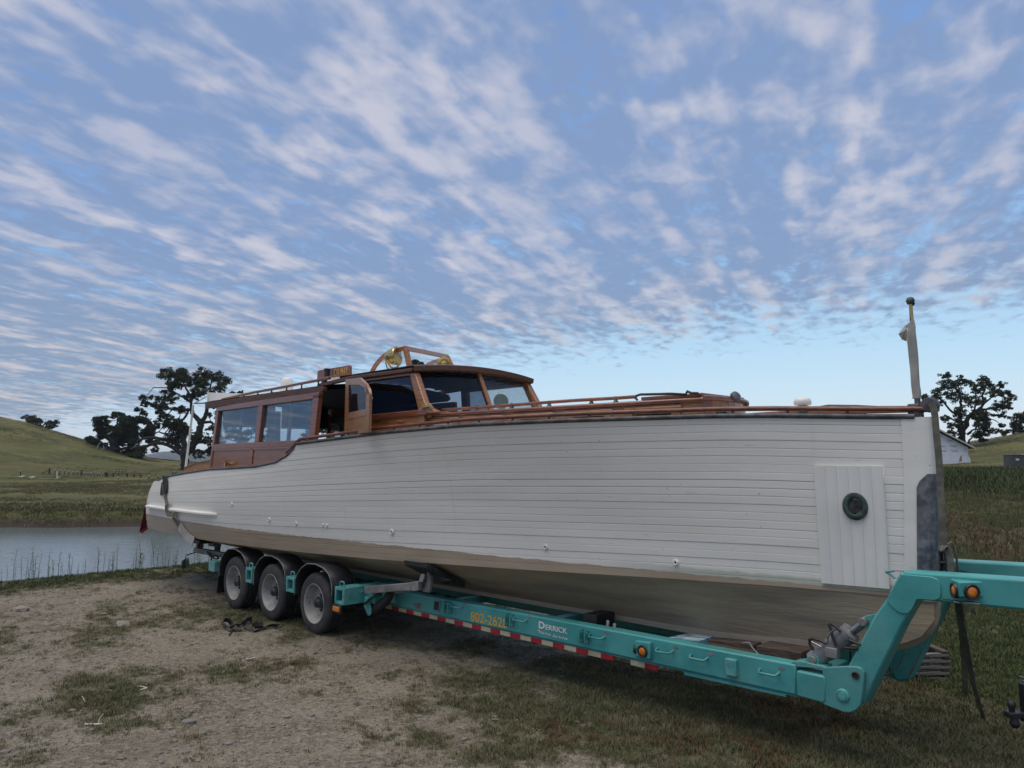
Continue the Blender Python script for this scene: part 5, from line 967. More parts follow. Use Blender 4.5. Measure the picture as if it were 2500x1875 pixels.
# cribbing: short notched pallets in a stack behind the gooseneck
pz0 = PZ('a5', 370, 838); pz1 = PZ('a5', 908, 835); pv0 = (pz0[1]+pz1[1])/2+.25; ps0 = (pz0[0]+pz1[0])/2
zt5 = PV('a5', 700, 265, pz1[1])[2]; lh = (zt5)/5
pr0 = None
dv_ = np.array(wld(pz1))-np.array(wld(pz0)); pang = math.atan2(dv_[1], dv_[0]); pw5 = float(np.linalg.norm(dv_[:2])); pmid = (np.array(wld(pz0))+np.array(wld(pz1)))/2+np.array([-math.sin(pang), math.cos(pang), 0])*.25
names5 = ('bottom crib pallet resting on the grass behind the gooseneck', 'second crib pallet up from the grass in the stack', 'middle crib pallet of the stack behind the gooseneck', 'fourth crib pallet from the ground, under the topmost', 'topmost crib pallet of the stack behind the gooseneck')
for k in range(5):
    if pr0 is None:
        pr0 = thing('crib_pallet', 'x', 'pallet', (0, 0, 0), 'stacked crib pallets', world=True)
        nt_ = [(-pw5/2-.05, 0), (pw5/2, 0), (pw5/2, lh*.50), (pw5*.28, lh*.50), (pw5*.18, lh*.60), (-pw5*.15, lh*.60), (-pw5*.25, lh*.46), (-pw5/2-.05, lh*.46)]
        for y in (-.25, 0, .20): MB().extr([(x, y, z) for x, z in nt_], (0, .045, 0)).build('stringer', MT['pallet'], pr0, (0, 0, 0), bevel=.003)
        for x0_ in (-pw5/2-.04, pw5/2-.07): MB().box((x0_, -.245, lh*.6), (x0_+.07, .24, lh*.98)).build('spacer', MT['sleeper'], pr0, (0, 0, 0), bevel=.003)
        root = pr0
    else: root = copy_tree(pr0)
    root.location = (pmid[0]+rng.uniform(-.008, .008), pmid[1], k*lh); root.rotation_euler = (0, 0, pang+rng.uniform(-.02, .02)); root['label'] = names5[k]
# tow ball mount at the right edge
hd_ = 5.1
def HPt(zf, x, y): return PD(zf, x, y, hd_)
hbse = HPt('c6', 860, 1500); HT = thing('tow_hitch', 'black double ball tow mount at the right edge over the grass', 'tow hitch', Vector(hbse), world=True)
def hm(mb, nm, m, **k): return mb.build(nm, m, HT, tuple(hbse), **k)
b1_, b2_ = HPt('c6', 640, 920), HPt('c6', 715, 1350)
hm(MB().lathe([(0, .025), (.016, .021), (.025, .006), (.025, -.006), (.018, -.021), (.016, -.06), (.03, -.062), (.03, -.07)], b1_, (0, 0, 1), 20), 'hitch_ball', MT['blackm'], smooth=50)
hm(MB().lathe([(0, -.031), (.02, -.025), (.031, -.004), (.031, .004), (.022, .024), (.018, .06)], b2_, (0, 0, 1), 20), 'hitch_ball', MT['blackm'], smooth=50)
pl0, pl1 = HPt('c6', 530, 1130), HPt('c6', 1000, 1180)
hm(MB().box((pl0[0], pl0[1]-.035, pl0[2]-.022), (pl1[0]+.06, pl0[1]+.035, pl0[2]+.014)), 'ball_plate', MT['blackm'], bevel=.006)
sk0 = HPt('c6', 840, 450); hm(MB().box((sk0[0]+.004, sk0[1]-.03, HPt('c6', 900, 1320)[2]), (sk0[0]+.09, sk0[1]+.03, sk0[2])), 'shank', MT['blackm'], bevel=.006)
hm(MB().box((sk0[0]+.09, sk0[1]-.04, sk0[2]-.14), (sk0[0]+.9, sk0[1]+.04, sk0[2]-.06)), 'receiver_bar', MT['blackm'], bevel=.006)
hm(MB().box((sk0[0]+.8, sk0[1]-.05, 0.0-0), (sk0[0]+.9, sk0[1]+.05, sk0[2]-.14)), 'stand', MT['blackm'])
hm(MB().tube([HPt('c6', 800, 290), HPt('c6', 860, 300), HPt('c6', 925, 330)], .006, 8).tube([HPt('c6', 870, 385), HPt('c6', 925, 420)], .006, 8), 'hitch_pin', MT['chrome'])

# ================================================================== GROUND, POND, HILLS
def vnoise(x, y, seed=0):
    x = np.asarray(x, float); y = np.asarray(y, float); xi = np.floor(x).astype(np.int64); yi = np.floor(y).astype(np.int64); fx = x-xi; fy = y-yi
    fx = fx*fx*(3-2*fx); fy = fy*fy*(3-2*fy)
    def hsh(a, b):
        n = (a*374761393+b*668265263+seed*1442695041) & 0xffffffff; n = ((n ^ (n >> 13))*1274126177) & 0xffffffff; return ((n ^ (n >> 16)) & 0xffff)/65535.
    return (hsh(xi, yi)*(1-fx)+hsh(xi+1, yi)*fx)*(1-fy)+(hsh(xi, yi+1)*(1-fx)+hsh(xi+1, yi+1)*fx)*fy
def fbm(x, y, seed=0, o=4):
    t = 0; a = .5; n = 0
    for i in range(o): t = t+a*vnoise(x*2**i, y*2**i, seed+i*17); n += a; a *= .55
    return t/n
def sst(x, a, b): t = np.clip((np.asarray(x, float)-a)/(b-a), 0, 1); return t*t*(3-2*t)
CRX = [-6000, -1500, -300, 0, 60, 130, 200, 290, 366, 450, 560, 800, 1600, 2100, 2290, 2380, 2500, 2700, 4000, 9000]
CRE = [60, 130, 118, 95, 87, 70, 52, 28, 11, 3, -6, -12, -8, 18, 33, 45, 62, 85, 120, 40]
SHORE = -16.3
def ground_z(x, y):
    x = np.asarray(x, float); y = np.asarray(y, float); r = np.hypot(x, y); yy = np.where(y > .3*np.abs(x), y, np.maximum(.3*np.abs(x), .5)); p_ = 1250+FPX*x/yy
    s = x*Ux[0]+y*Ux[1]; front = sst(y/np.maximum(r, .1), .15, .45)
    zl = np.interp(r, [0, 30, 38, 60, 100, 125], [0, 0, -.15, -.05, .0, .3]); zr = np.interp(r, [0, 14, 30, 55, 84, 110], [0, 0, .42, 1.05, 1.75, 2.1])
    wr = sst(p_, 1500, 2150); base = zl*(1-wr)+zr*wr
    rc = 185*(1-wr)+150*wr; ec = np.interp(p_, CRX, CRE); zc = EYE+ec/FPX*rc
    g = sst(r, 112, 192)*(1-wr)+sst(r, 88, 158)*wr
    z = base+(zc-base)*g
    beyond = np.maximum(r-rc*1.03, 0); z = np.where(beyond > 0, z-np.minimum(beyond*.10, np.maximum(z, 0)*sst(beyond, 0, 160)), z)
    z = z*front
    z = z+(fbm(x*.05, y*.05, 3)-.5)*.9*sst(r, 45, 110)+(fbm(x*.9, y*.9, 5)-.5)*.05*sst(r, 3, 8)*(1-sst(r, 30, 60))+(fbm(x*5, y*5, 9)-.5)*.02*(1-sst(r, 10, 25))
    wob = (fbm(x*.35, y*.35, 21)-.5)*1.1; wob2 = (fbm(x*.12, y*.12, 31)-.5)*2.2
    near = -1.7*sst(SHORE-s+wob*.5, 0, 3.4)
    fz_ = np.interp(35+wob2-y, [-3.5, -1.6, -.45, 0, 3], [0, -.02, -.5, -.84, -1.7]); rz = np.interp(9-x, [-4, 0, 4], [0, -.8, -1.7]); lz = np.interp(x+80, [-4, 0, 4], [0, -.8, -1.7])
    return np.where(r < 60, np.where(np.maximum(np.maximum(near, fz_), np.maximum(rz, lz)) < -.005, np.maximum(np.maximum(near, fz_), np.maximum(rz, lz))+.0*z, z), np.maximum(z, -1e9) if True else z) if False else z*(1-(sst(-np.maximum(np.maximum(near, fz_), np.maximum(rz, lz)), .0, .15)))+np.maximum(np.maximum(near, fz_), np.maximum(rz, lz))
def grassy(x, y):
    """0 bare gravel .. 1 full grass"""
    x = np.asarray(x, float); y = np.asarray(y, float); s = x*Ux[0]+y*Ux[1]; v = x*Vx[0]+y*Vx[1]; r = np.hypot(x, y)
    n = fbm(x*.55, y*.55, 41, 4); n2 = fbm(x*2.6, y*2.6, 57, 3)
    n3 = fbm(x*6.5, y*6.5, 83, 2); b = .5*(n-.5)*3.2+.35*(n2-.5)*3.0+.3*(n3-.5)*2.2+.36
    b += .75*sst(-s, 14.3, 15.6)+ .95*sst(v+.35*s, 5.8, 8.4)+.42*sst(s, -5.6, -2.2)*sst(v, 3.2, 5.6)+.25*np.exp(-((v-6.1)/2.6)**2)*sst(s, -14, -11)
    b -= .22*sst(-s, 9.5, 13.2)*(1-sst(-s, 14.3, 15.6))*(1-sst(v, 4, 7)); b += .9*sst(r, 20, 30)
    return np.clip(b, 0, 1)
angs = np.unique(np.concatenate([np.radians(np.linspace(-50, 50, 330)), np.radians(np.linspace(50, 310, 70))])); rads = np.concatenate([np.geomspace(1.2, 45, 190), np.geomspace(45, 260, 90)[1:], np.geomspace(260, 9000, 22)[1:]])
AA, RR = np.meshgrid(angs, rads); gx, gy = RR*np.sin(AA), RR*np.cos(AA); gz = ground_z(gx, gy); ga = grassy(gx, gy)
nA, nR = len(angs), len(rads)
vs = np.stack([gx, gy, gz], -1).reshape(-1, 3)
idx = np.arange(nR*nA).reshape(nR, nA); nx = np.roll(idx, -1, 1)
fcs = np.stack([idx[:-1], nx[:-1], nx[1:], idx[1:]], -1).reshape(-1, 4)[:, ::-1]
# the seam column closes the circle; centre cap
me = bpy.data.meshes.new('ground'); me.from_pydata(np.vstack([vs, [[0, 0, 0]]]).tolist(), [], fcs.tolist()+[(int(nx[0, k]), int(idx[0, k]), nR*nA) for k in range(nA)])
at = me.attributes.new('grass', 'FLOAT', 'POINT'); at.data.foreach_set('value', np.append(ga.reshape(-1), .3).astype(np.float32))
me.shade_smooth(); gnd = bpy.data.objects.new('ground', me); COL.objects.link(gnd); tag(gnd, kind='structure')
def ground_mat():
    m = bpy.data.materials.new('ground_dirt_and_grass'); m.use_nodes = True; t = m.node_tree; n = t.nodes; L = t.links; p = n['Principled BSDF']; p.inputs['Roughness'].default_value = .95; p.inputs['Specular IOR Level'].default_value = .15
    tc = n.new('ShaderNodeTexCoord'); at = n.new('ShaderNodeAttribute'); at.attribute_name = 'grass'
    def mapped(st):
        mp = n.new('ShaderNodeMapping'); mp.inputs['Scale'].default_value = st; L.new(tc.outputs['Object'], mp.inputs[0]); return mp.outputs[0]
    def nz(sc, d=5, r=.6, vec=None):
        q = n.new('ShaderNodeTexNoise'); q.inputs['Scale'].default_value = sc; q.inputs['Detail'].default_value = d; q.inputs['Roughness'].default_value = r; L.new(vec if vec is not None else tc.outputs['Object'], q.inputs['Vector']); return q.outputs[0]
    def mr(v, a, b, c=0., d=1.):
        q = n.new('ShaderNodeMapRange'); q.interpolation_type = 'SMOOTHSTEP'; L.new(v, q.inputs[0]); q.inputs[1].default_value = a; q.inputs[2].default_value = b; q.inputs[3].default_value = c; q.inputs[4].default_value = d; return q.outputs[0]
    def mth(op, a, b):
        q = n.new('ShaderNodeMath'); q.operation = op
        for i, c in enumerate((a, b)):
            if isinstance(c, (int, float)): q.inputs[i].default_value = c
            else: L.new(c, q.inputs[i])
        return q.outputs[0]
    def mx(f, a, b):
        q = n.new('ShaderNodeMix'); q.data_type = 'RGBA'; L.new(f, q.inputs[0])
        for i, c in ((6, a), (7, b)):
            if isinstance(c, tuple): q.inputs[i].default_value = (*c, 1)
            else: L.new(c, q.inputs[i])
        return q.outputs[2]
    dirt = mx(mr(nz(1.3), .35, .65), (.155, .133, .100), (.225, .196, .150)); dirt = mx(mr(nz(16, 4), .42, .66), dirt, (.26, .235, .195)); dirt = mx(mr(nz(38, 3), .56, .66), dirt, (.065, .057, .044)); dirt = mx(mr(nz(.6, 3), .55, .7, 0, .4), dirt, (.17, .125, .095))
    vo = n.new('ShaderNodeTexVoronoi'); vo.inputs['Scale'].default_value = 42; L.new(tc.outputs['Object'], vo.inputs[0]); dirt = mx(mr(vo.outputs[0], .10, .22, .35, 0.), dirt, (.31, .29, .25))
    gr = mx(mr(nz(2.2), .35, .65), (.050, .056, .026), (.095, .092, .048)); gr = mx(mr(nz(14, 4), .45, .7), gr, (.14, .125, .075))
    near = mx(mr(mth('ADD', at.outputs['Fac'], mth('MULTIPLY', mth('SUBTRACT', nz(9, 6, .7), .5), 1.3)), .38, .72, 0, .85), dirt, gr)
    sp = n.new('ShaderNodeSeparateXYZ'); L.new(tc.outputs['Object'], sp.inputs[0])
    # meadow: long soft bands of green, straw and reddish brown
    mv = mapped((.035, .10, .5)); me1 = mx(mr(nz(1., 5, .55, mv), .36, .64), (.066, .074, .026), (.135, .126, .050)); me1 = mx(mr(nz(1.9, 4, .5, mapped((.03, .09, .3))), .52, .66, 0, .75), me1, (.098, .074, .040)); me1 = mx(mr(nz(2.3, 5, .6, mapped((.05, .2, .5))), .56, .70, 0, .55), me1, (.155, .148, .082)); me1 = mx(mr(nz(1.2, 6, .75), .48, .72, 0, .5), me1, (.05, .055, .022)); me1 = mx(mr(nz(4.5, 4, .8), .5, .75, 0, .35), me1, (.13, .125, .06))
    # the farm track on the far shore
    tr = mth('MULTIPLY', mr(mth('ABSOLUTE', mth('SUBTRACT', mth('ADD', sp.outputs[1], mth('MULTIPLY', nz(.05, 2), 5.)), 45.6), 0.), 0.5, 1.1, 1, 0), mr(sp.outputs[0], 0, -6)); me1 = mx(mth('MULTIPLY', tr, .55), me1, (.23, .215, .16))
    ln = n.new('ShaderNodeVectorMath'); ln.operation = 'LENGTH'; L.new(tc.outputs['Object'], ln.inputs[0])
    col = mx(mr(ln.outputs[1], 17, 30), near, me1)
    col = mx(mth('MULTIPLY', mr(sp.outputs[2], -.35, -.62), mr(ln.outputs[1], 14, 17)), col, (.052, .043, .036))
    L.new(col, p.inputs['Base Color'])
    b = n.new('ShaderNodeBump'); b.inputs['Strength'].default_value = .9; b.inputs['Distance'].default_value = .025
    hh = mth('ADD', mth('MULTIPLY', nz(22, 6, .7), 1.), mth('MULTIPLY', mr(vo.outputs[0], 0, .5, 1, 0), .5)); L.new(hh, b.inputs['Height']); L.new(b.outputs[0], p.inputs['Normal']); return m
me.materials.append(ground_mat())
# pond
def water_mat():
    m = bpy.data.materials.new('pond_water'); m.use_nodes = True; t = m.node_tree; n = t.nodes; L = t.links; p = n['Principled BSDF']
    p.inputs['Base Color'].default_value = (.13, .16, .16, 1); p.inputs['Roughness'].default_value = .10; p.inputs['IOR'].default_value = 1.8; p.inputs['Specular IOR Level'].default_value = 1.0
    tc = n.new('ShaderNodeTexCoord'); b = n.new('ShaderNodeBump'); b.inputs['Strength'].default_value = .5; b.inputs['Distance'].default_value = .03
    q = n.new('ShaderNodeTexNoise'); q.inputs['Scale'].default_value = 3.4; q.inputs['Detail'].default_value = 4; q.inputs['Roughness'].default_value = .62; L.new(tc.outputs['Object'], q.inputs[0]); L.new(q.outputs[0], b.inputs['Height']); L.new(b.outputs[0], p.inputs['Normal']); return m
pd = MB().grid([[(x, y, -.80) for x in np.linspace(-84, 12, 30)] for y in np.linspace(2, 42, 14)], flip=True).build('pond_water', water_mat(), None, (0, 0, 0), world=True); tag(pd, kind='structure')
# far mountain
mt_ = MB(); rowt = []; DM = 2600.
for xp in np.linspace(-400, 1500, 120):
    h_ = float(np.interp(xp, [-400, 200, 340, 380, 403, 440, 480, 505, 560, 640, 800, 1100, 1500], [10, 16, 18, 22, 27, 26, 30, 31, 27, 30, 24, 14, 0]))+(fbm(xp*.05, 3.3, 77)-.5)*7
    x_ = (xp-1250)/FPX*DM; rowt.append([(x_, DM-250, -30), (x_*1.02, DM, EYE+h_*.62/FPX*DM), (x_*1.06, DM+160, EYE+h_/FPX*(DM+160)), (x_*1.12, DM+500, -30)])
mtn = mt_.grid(rowt).build('mountain', mat('wooded_mountain', (.030, .040, .030), (.055, .065, .045), .02, .95), None, (0, 0, 0), world=True, smooth=80); tag(mtn, kind='structure')

# ================================================================== TREES
def tree(name, label, dist, zf, limbs, clumps, m_leaf, m_bark, group=None, leafs=.42, dens=1.0, depth=.8, seed=1, k=None, cat='tree'):
    """limbs: polylines of (x, y, r) and clumps: (x, y, rx, ry), read off the photograph and set at the tree's own distance"""
    r_ = np.random.default_rng(seed); kk = ZF[zf][2]; mpp = dist/FPX/kk*1.0
    l0 = limbs[0][0]; P0 = PD(zf, l0[0], l0[1], dist); P0[2] = float(ground_z(P0[0], P0[1])) if P0[2] > float(ground_z(P0[0], P0[1])) else P0[2]
    T = thing(name, label, cat, Vector(P0), group, world=True)
    tm = MB(); tips = []
    for i, lb_ in enumerate(limbs):
        dd = 0 if i == 0 else r_.uniform(-.5, .5)
        pts = []; rad = []; n_ = len(lb_)
        for j, (x, y, r) in enumerate(lb_):
            q = PD(zf, x, y, dist); q[1] += dd*(j/(n_-1))*abs(lb_[-1][1]-lb_[0][1]+.5*(lb_[-1][0]-lb_[0][0]))*mpp*.5
            pts.append(q); rad.append(max(r*mpp, .02))
        # resample with slight wander
        PP = []; RD = []
        for j in range(n_-1):
            for u in np.linspace(0, 1, 5)[:-1]: PP.append(pts[j]*(1-u)+pts[j+1]*u+r_.normal(0, .25*rad[j], 3)*(u > 0)); RD.append(rad[j]*(1-u)+rad[j+1]*u)
        PP.append(pts[-1]); RD.append(rad[-1])
        if i == 0: PP[0] = PP[0]+np.array([0, 0, -.6]); RD[0] *= 1.35
        tm.tube(PP, RD, 7); tips += PP[len(PP)//3:]
    # clumps
    lv, lf = [], []; tips = np.array(tips)
    cent = []
    for (x, y, rx, ry) in clumps:
        q = PD(zf, x, y, dist); q[1] += r_.uniform(-1, 1)*depth*(rx+ry)*mpp*1.6; cent.append((q, rx*mpp, ry*mpp))
    for q, rx, ry in cent:
        # branchlet from the nearest limb
        dz = np.linalg.norm(tips-q, axis=1); a = tips[int(np.argmin(dz))]; mid = (a+q)/2+r_.normal(0, .15*np.linalg.norm(a-q), 3)
        tm.tube([a, mid, q], [.11*min(1, rx*.5+.3), .07, .03], 5, caps=False)
        nsub = max(6, int(11*dens*(1+rx*ry*.34)))
        for s_ in range(nsub):
            u = r_.normal(0, 1, 3); u /= np.linalg.norm(u); rr = r_.uniform(.25, 1.0)**.6; c = q+u*rr*np.array([rx, (rx+ry)/2, ry])
            tm.tube([q+(c-q)*.1, c], [.03, .015], 4, caps=False)
            sr = r_.uniform(.24, .46)*(rx+ry)/2
            nl = int(max(26, 130*dens*(sr/.9)**1.4))
            w_ = r_.normal(0, 1, (nl, 3)); w_ /= np.linalg.norm(w_, axis=1)[:, None]; pos = c+w_*(r_.uniform(0, 1, (nl, 1))**.5)*sr*np.array([1.15, 1.15, .75])
            for p_ in pos:
                a1 = r_.normal(0, 1, 3); a1 /= np.linalg.norm(a1); b1 = np.cross(a1, r_.normal(0, 1, 3)); b1 /= np.linalg.norm(b1); L_ = leafs*r_.uniform(.6, 1.25); W_ = L_*r_.uniform(.45, .75); n0 = len(lv)
                lv += [p_-a1*L_/2, p_+b1*W_/2, p_+a1*L_/2, p_-b1*W_/2]; lf.append((n0, n0+1, n0+2, n0+3))
    tm.build('trunk', m_bark, T, tuple(P0), smooth=70)
    if lv:
        V = np.array(lv)-P0; me = bpy.data.meshes.new('crown'); me.from_pydata(V.tolist(), [], lf); me.materials.append(m_leaf); o = bpy.data.objects.new('crown', me); COL.objects.link(o); o.parent = T; o['kind'] = 'stuff'
    return T
oak_l = [[(1400,1500,62),(1398,1400,50),(1400,1290,48),(1410,1200,55)],
 [(1410,1220,50),(1390,1100,40),(1370,1000,34),(1400,920,24),(1350,840,18),(1300,760,12)],
 [(1420,1220,60),(1500,1160,55),(1560,1060,48),(1600,950,44),(1625,850,40),(1600,790,32),(1530,730,26),(1470,650,22),(1380,640,18),(1300,650,12),(1200,640,8)],
 [(1625,850,34),(1680,740,28),(1710,620,22),(1720,500,16),(1740,380,11),(1760,260,8)], [(1600,790,24),(1520,690,20),(1500,560,18),(1470,430,15),(1420,320,10),(1330,220,7)],
 [(1470,650,14),(1420,740,16),(1390,780,14)], [(1500,560,12),(1380,480,11),(1290,420,9),(1200,365,7)], [(1480,460,11),(1560,380,9),(1620,300,7)],
 [(1360,1220,34),(1280,1150,26),(1150,1105,24),(1020,1090,22),(920,1130,20),(820,1140,16),(700,1170,10)], [(1350,1150,28),(1260,1080,22),(1150,1045,20),(1000,1015,18),(880,1025,14),(780,1070,9)],
 [(1300,1060,14),(1150,970,11),(1060,940,9),(980,970,7)], [(1640,820,22),(1740,810,18),(1790,840,14),(1900,820,12),(2010,760,8)], [(1560,1060,26),(1680,1090,18),(1800,1050,14),(1950,1030,9)], [(1700,640,14),(1800,560,12),(1900,480,8)],
 [(1450,1200,26),(1580,1180,18),(1640,1200,13),(1600,1260,10),(1660,1290,7)]]
oak_c = [(1230,200,130,100),(1330,180,110,90),(1450,220,100,110),(1600,160,120,90),(1720,180,120,100),(1840,270,110,100),(1900,350,70,60),(1700,300,140,80),(1550,300,120,80),(1300,290,150,70),(1160,300,70,60),(1180,430,100,60),(1100,510,90,60),(1250,520,120,70),(1400,470,90,60),(1560,440,100,70),(1700,420,130,60),(1850,400,100,40),
 (950,500,90,60),(880,560,70,40),(980,590,90,50),(830,650,60,40),(860,690,60,40),(1050,620,80,40),(1130,620,90,60),(1280,640,110,60),(1150,690,70,40),(1250,780,130,70),(1180,850,130,70),(1330,830,120,70),(1280,920,150,60),(1200,990,140,60),(1380,900,80,60),(1120,820,60,50),(1420,960,70,60),(1150,1060,120,50),(1280,1060,100,50),
 (1700,900,90,80),(1640,1000,110,70),(1720,1060,80,60),(1560,1040,70,60),(1690,1200,90,60),(1640,1240,80,50),(1740,1130,60,60),(1780,720,50,40),(1800,600,60,50),(1900,700,100,100),(2000,900,100,120),(2050,700,90,80),(2100,980,120,90),(1950,1050,100,80),(2220,1000,110,80),(2300,880,90,80),(2200,800,90,70),(2420,1020,90,60),(2150,420,60,20),(2030,430,40,20),(1000,1180,60,50),(1230,1180,50,40)]
tree('oak_tree', 'tallest oak with wide dark crown and forked trunk behind the saloon cabin', 125, 'c1', oak_l, oak_c, MT['leaf'], MT['bark'], 'oaks around the meadow', seed=3, leafs=.29, dens=1.15)
tree('oak_tree', 'dense rounded oak at the left of the tallest oak with drooping lower boughs', 150, 'c1', [[(475,1290,75),(480,1200,62),(485,1110,55)], [(480,1130,40),(420,1040,26),(340,960,14),(280,900,8)], [(490,1120,44),(560,1000,28),(640,900,16),(700,820,8)], [(490,1110,36),(500,960,24),(530,820,12),(540,740,6)], [(500,1180,24),(600,1160,18),(720,1120,12),(830,1050,7)], [(460,1180,22),(360,1110,15),(240,1060,9),(140,1090,6)]],
 [(540,730,100,50),(400,800,110,60),(560,820,130,80),(700,800,110,70),(850,790,130,70),(950,850,90,60),(330,880,100,70),(480,930,150,90),(650,930,150,100),(820,930,100,90),(280,980,100,60),(400,1040,150,70),(600,1050,150,70),(760,1060,90,60),(180,1040,80,50),(120,1080,70,40),(200,1100,100,50),(100,1180,70,60),(80,1260,50,50),(180,1160,70,50),(700,1250,130,60),(820,1260,110,60),(640,1200,80,60),(850,1180,90,70),(920,1060,80,60),(560,930,120,80),(500,1000,160,80),(740,880,120,80)], MT['leaf2'], MT['bark'], 'oaks around the meadow', seed=4, leafs=.33, dens=1.7)
tree('dead_tree', 'pale grey dead trunk standing in front of the dense rounded oak', 146, 'c1', [[(205,1425,42),(208,1320,36),(215,1220,34),(240,1170,26)], [(235,1240,20),(290,1190,14),(340,1160,8),(330,1120,4)], [(205,1240,20),(180,1180,12),(150,1140,6)], [(240,1180,16),(270,1120,9),(300,1080,4)]], [], MT['leaf'], MT['snag'], seed=5)
tree('oak_tree', 'small lone oak on the crest of the left hill', 188, 'd1', [[(398,690,15),(390,655,12),(378,630,10)], [(380,635,8),(330,610,5),(270,600,3)], [(380,632,8),(410,600,5),(440,610,3)], [(378,632,7),(355,590,4),(340,565,2)], [(385,650,6),(320,645,4),(220,618,2)]], [(340,570,75,30),(270,600,75,25),(400,600,65,35),(330,630,60,22),(440,632,36,22),(215,617,38,16),(300,580,60,25),(370,640,50,20)], MT['leaf'], MT['bark'], 'oaks around the meadow', seed=6, leafs=.33, dens=1.3)
oak_r = [[(1095,1420,58),(1098,1260,50),(1095,1140,55)], [(1090,1150,46),(1060,1000,38),(1010,860,30),(1000,700,24),(980,560,20),(930,420,14),(890,280,8)], [(1110,1130,50),(1180,950,42),(1280,820,36),(1400,740,30),(1460,700,24),(1500,580,22),(1490,460,16),(1560,300,11),(1610,200,6)], [(1000,840,22),(850,730,18),(720,590,14),(600,520,10),(440,500,6)], [(1480,640,18),(1620,520,14),(1750,480,10),(1900,540,6)], [(1420,740,20),(1560,720,16),(1720,700,11),(1960,690,6)], [(1280,830,20),(1350,640,14),(1330,460,10),(1320,260,6)], [(1200,1180,24),(1300,1100,14),(1440,1080,8)], [(1195,1400,20),(1225,1290,16),(1290,1220,11),(1400,1220,7)], [(1040,960,20),(900,900,13),(800,920,7)], [(1040,1000,14),(930,1020,10),(830,1050,6)], [(1250,880,18),(1420,870,13),(1600,900,8)]]
oak_rc = [(850,120,120,80),(900,250,170,110),(1000,330,180,100),(1060,180,90,60),(1320,220,130,90),(1250,330,130,90),(1350,400,150,80),(1600,170,120,80),(1560,260,100,70),(1700,330,120,90),(1820,280,80,70),(600,420,100,80),(680,480,90,60),(430,500,60,50),(560,570,120,60),(700,620,130,60),(850,450,100,60),(1100,520,200,100),(1250,560,150,80),(1500,460,200,60),(1720,480,130,60),(1950,530,110,70),(1850,620,150,80),(2000,690,90,60),(1700,700,180,70),(1550,780,150,60),(1750,830,140,60),(1150,640,150,70),(900,760,150,70),(800,900,110,70),(980,870,120,90),(1200,850,130,100),(1400,880,160,80),(1550,900,130,60),(1700,950,120,70),(820,1040,100,70),(950,1000,130,60),(1250,1020,170,70),(1430,1080,140,60),(1600,1120,120,60),(1350,1200,150,80),(1500,1200,130,60),(1420,1290,90,40),(900,1160,120,60),(1000,1270,60,40),(1800,1020,60,40)]
tree('oak_tree', 'large spreading oak at the right rising behind the wrapped house', 112, 'e1', oak_r, oak_rc, MT['leaf'], MT['bark'], 'oaks around the meadow', seed=8, leafs=.24, dens=1.25)
tree('oak_tree', 'oak cut by the right edge of the view on the far right hill', 138, 'e1', [[(2420,1290,60),(2420,1180,48),(2400,1080,44)], [(2400,1100,36),(2300,1000,24),(2200,900,14),(2150,860,6)], [(2400,1100,36),(2460,960,24),(2540,800,12)], [(2400,1130,26),(2250,1100,16),(2080,1130,8)]], [(2150,850,120,55),(2250,900,120,70),(2100,1000,110,50),(2000,1130,130,50),(2200,1100,130,80),(2100,1200,110,40),(2300,1000,150,120),(2330,1180,120,80),(2400,840,140,90),(2520,900,140,120),(2520,1060,140,120),(1990,880,40,25)], MT['leaf2'], MT['bark'], 'oaks around the meadow', seed=9, leafs=.29, dens=1.3)
tree('shrub', 'low dark bush on the skyline left of the cut off oak', 140, 'e1', [[(1830,1318,8),(1830,1300,6),(1825,1290,4)]], [(1780,1305,55,16),(1840,1298,60,18),(1700,1312,50,10),(1920,1280,50,20)], MT['leaf2'], MT['bark'], seed=10, leafs=.3, cat='bush')
tree('oak_tree', 'far small oak seen through the gap between saloon and door', 120, 'A', [[(1745,930,12),(1750,880,10),(1770,850,8)], [(1770,860,6),(1800,870,5),(1815,850,3)], [(1750,900,6),(1790,890,4),(1830,860,2)]], [(1755,820,35,30),(1765,860,35,22),(1825,858,28,14),(1740,790,25,25),(1700,840,50,40),(1680,900,60,30)], MT['leaf'], MT['bark'], 'oaks around the meadow', seed=12, leafs=.27, dens=1.2)

# ================================================================== FENCE, STAKES, HOUSE, CABINET
def gp_(zf, x, y, d):
    q = PD(zf, x, y, d); return np.array([q[0], q[1], float(ground_z(q[0], q[1]))])
FD = 104.
def post(x, y0, y1, d=FD, w_=.08, m=MT['postm'], name='fence_post', label='', group='posts of the meadow fence', cap=True, cat='post'):
    q = gp_('d7', x, y1, d); h_ = (y1-y0)/5.53*d/FPX
    T = thing(name, label, cat, Vector(q), group, world=True)
    MB().tube([(0, 0, -.2), (0, 0, h_)], w_/2, 6).build('stake', m, T, (0, 0, 0)).location = (0, 0, 0)
    if cap: MB().tube([(0, 0, h_+.0), (0, 0, h_+.13)], w_*.55, 6).build('cap', MT['whitep'], T, (0, 0, 0))
    return T, q, h_
fx = [(738,300,372),(803,303,378),(866,302,376),(925,307,374),(984,308,370),(1037,306,368),(1138,303,360),(1185,303,356),(1228,297,350),(1272,292,346),(1312,292,342),(1353,290,340),(1388,285,336)]
fpo = []
ORD = ['first', 'second', 'third', 'fourth', 'fifth', 'sixth', 'seventh', 'eighth', 'ninth', 'tenth', 'eleventh', 'twelfth', 'last']
for i_, (x, y0, y1) in enumerate(fx): fpo.append(post(x, y0+14, y1, label=ORD[i_]+' pale capped thin post of the fence row counted from the left corner post'))
cp_ = post(663, 290, 368, w_=.22, label='thick corner post at the left end of the fence row', group=None, cap=False)
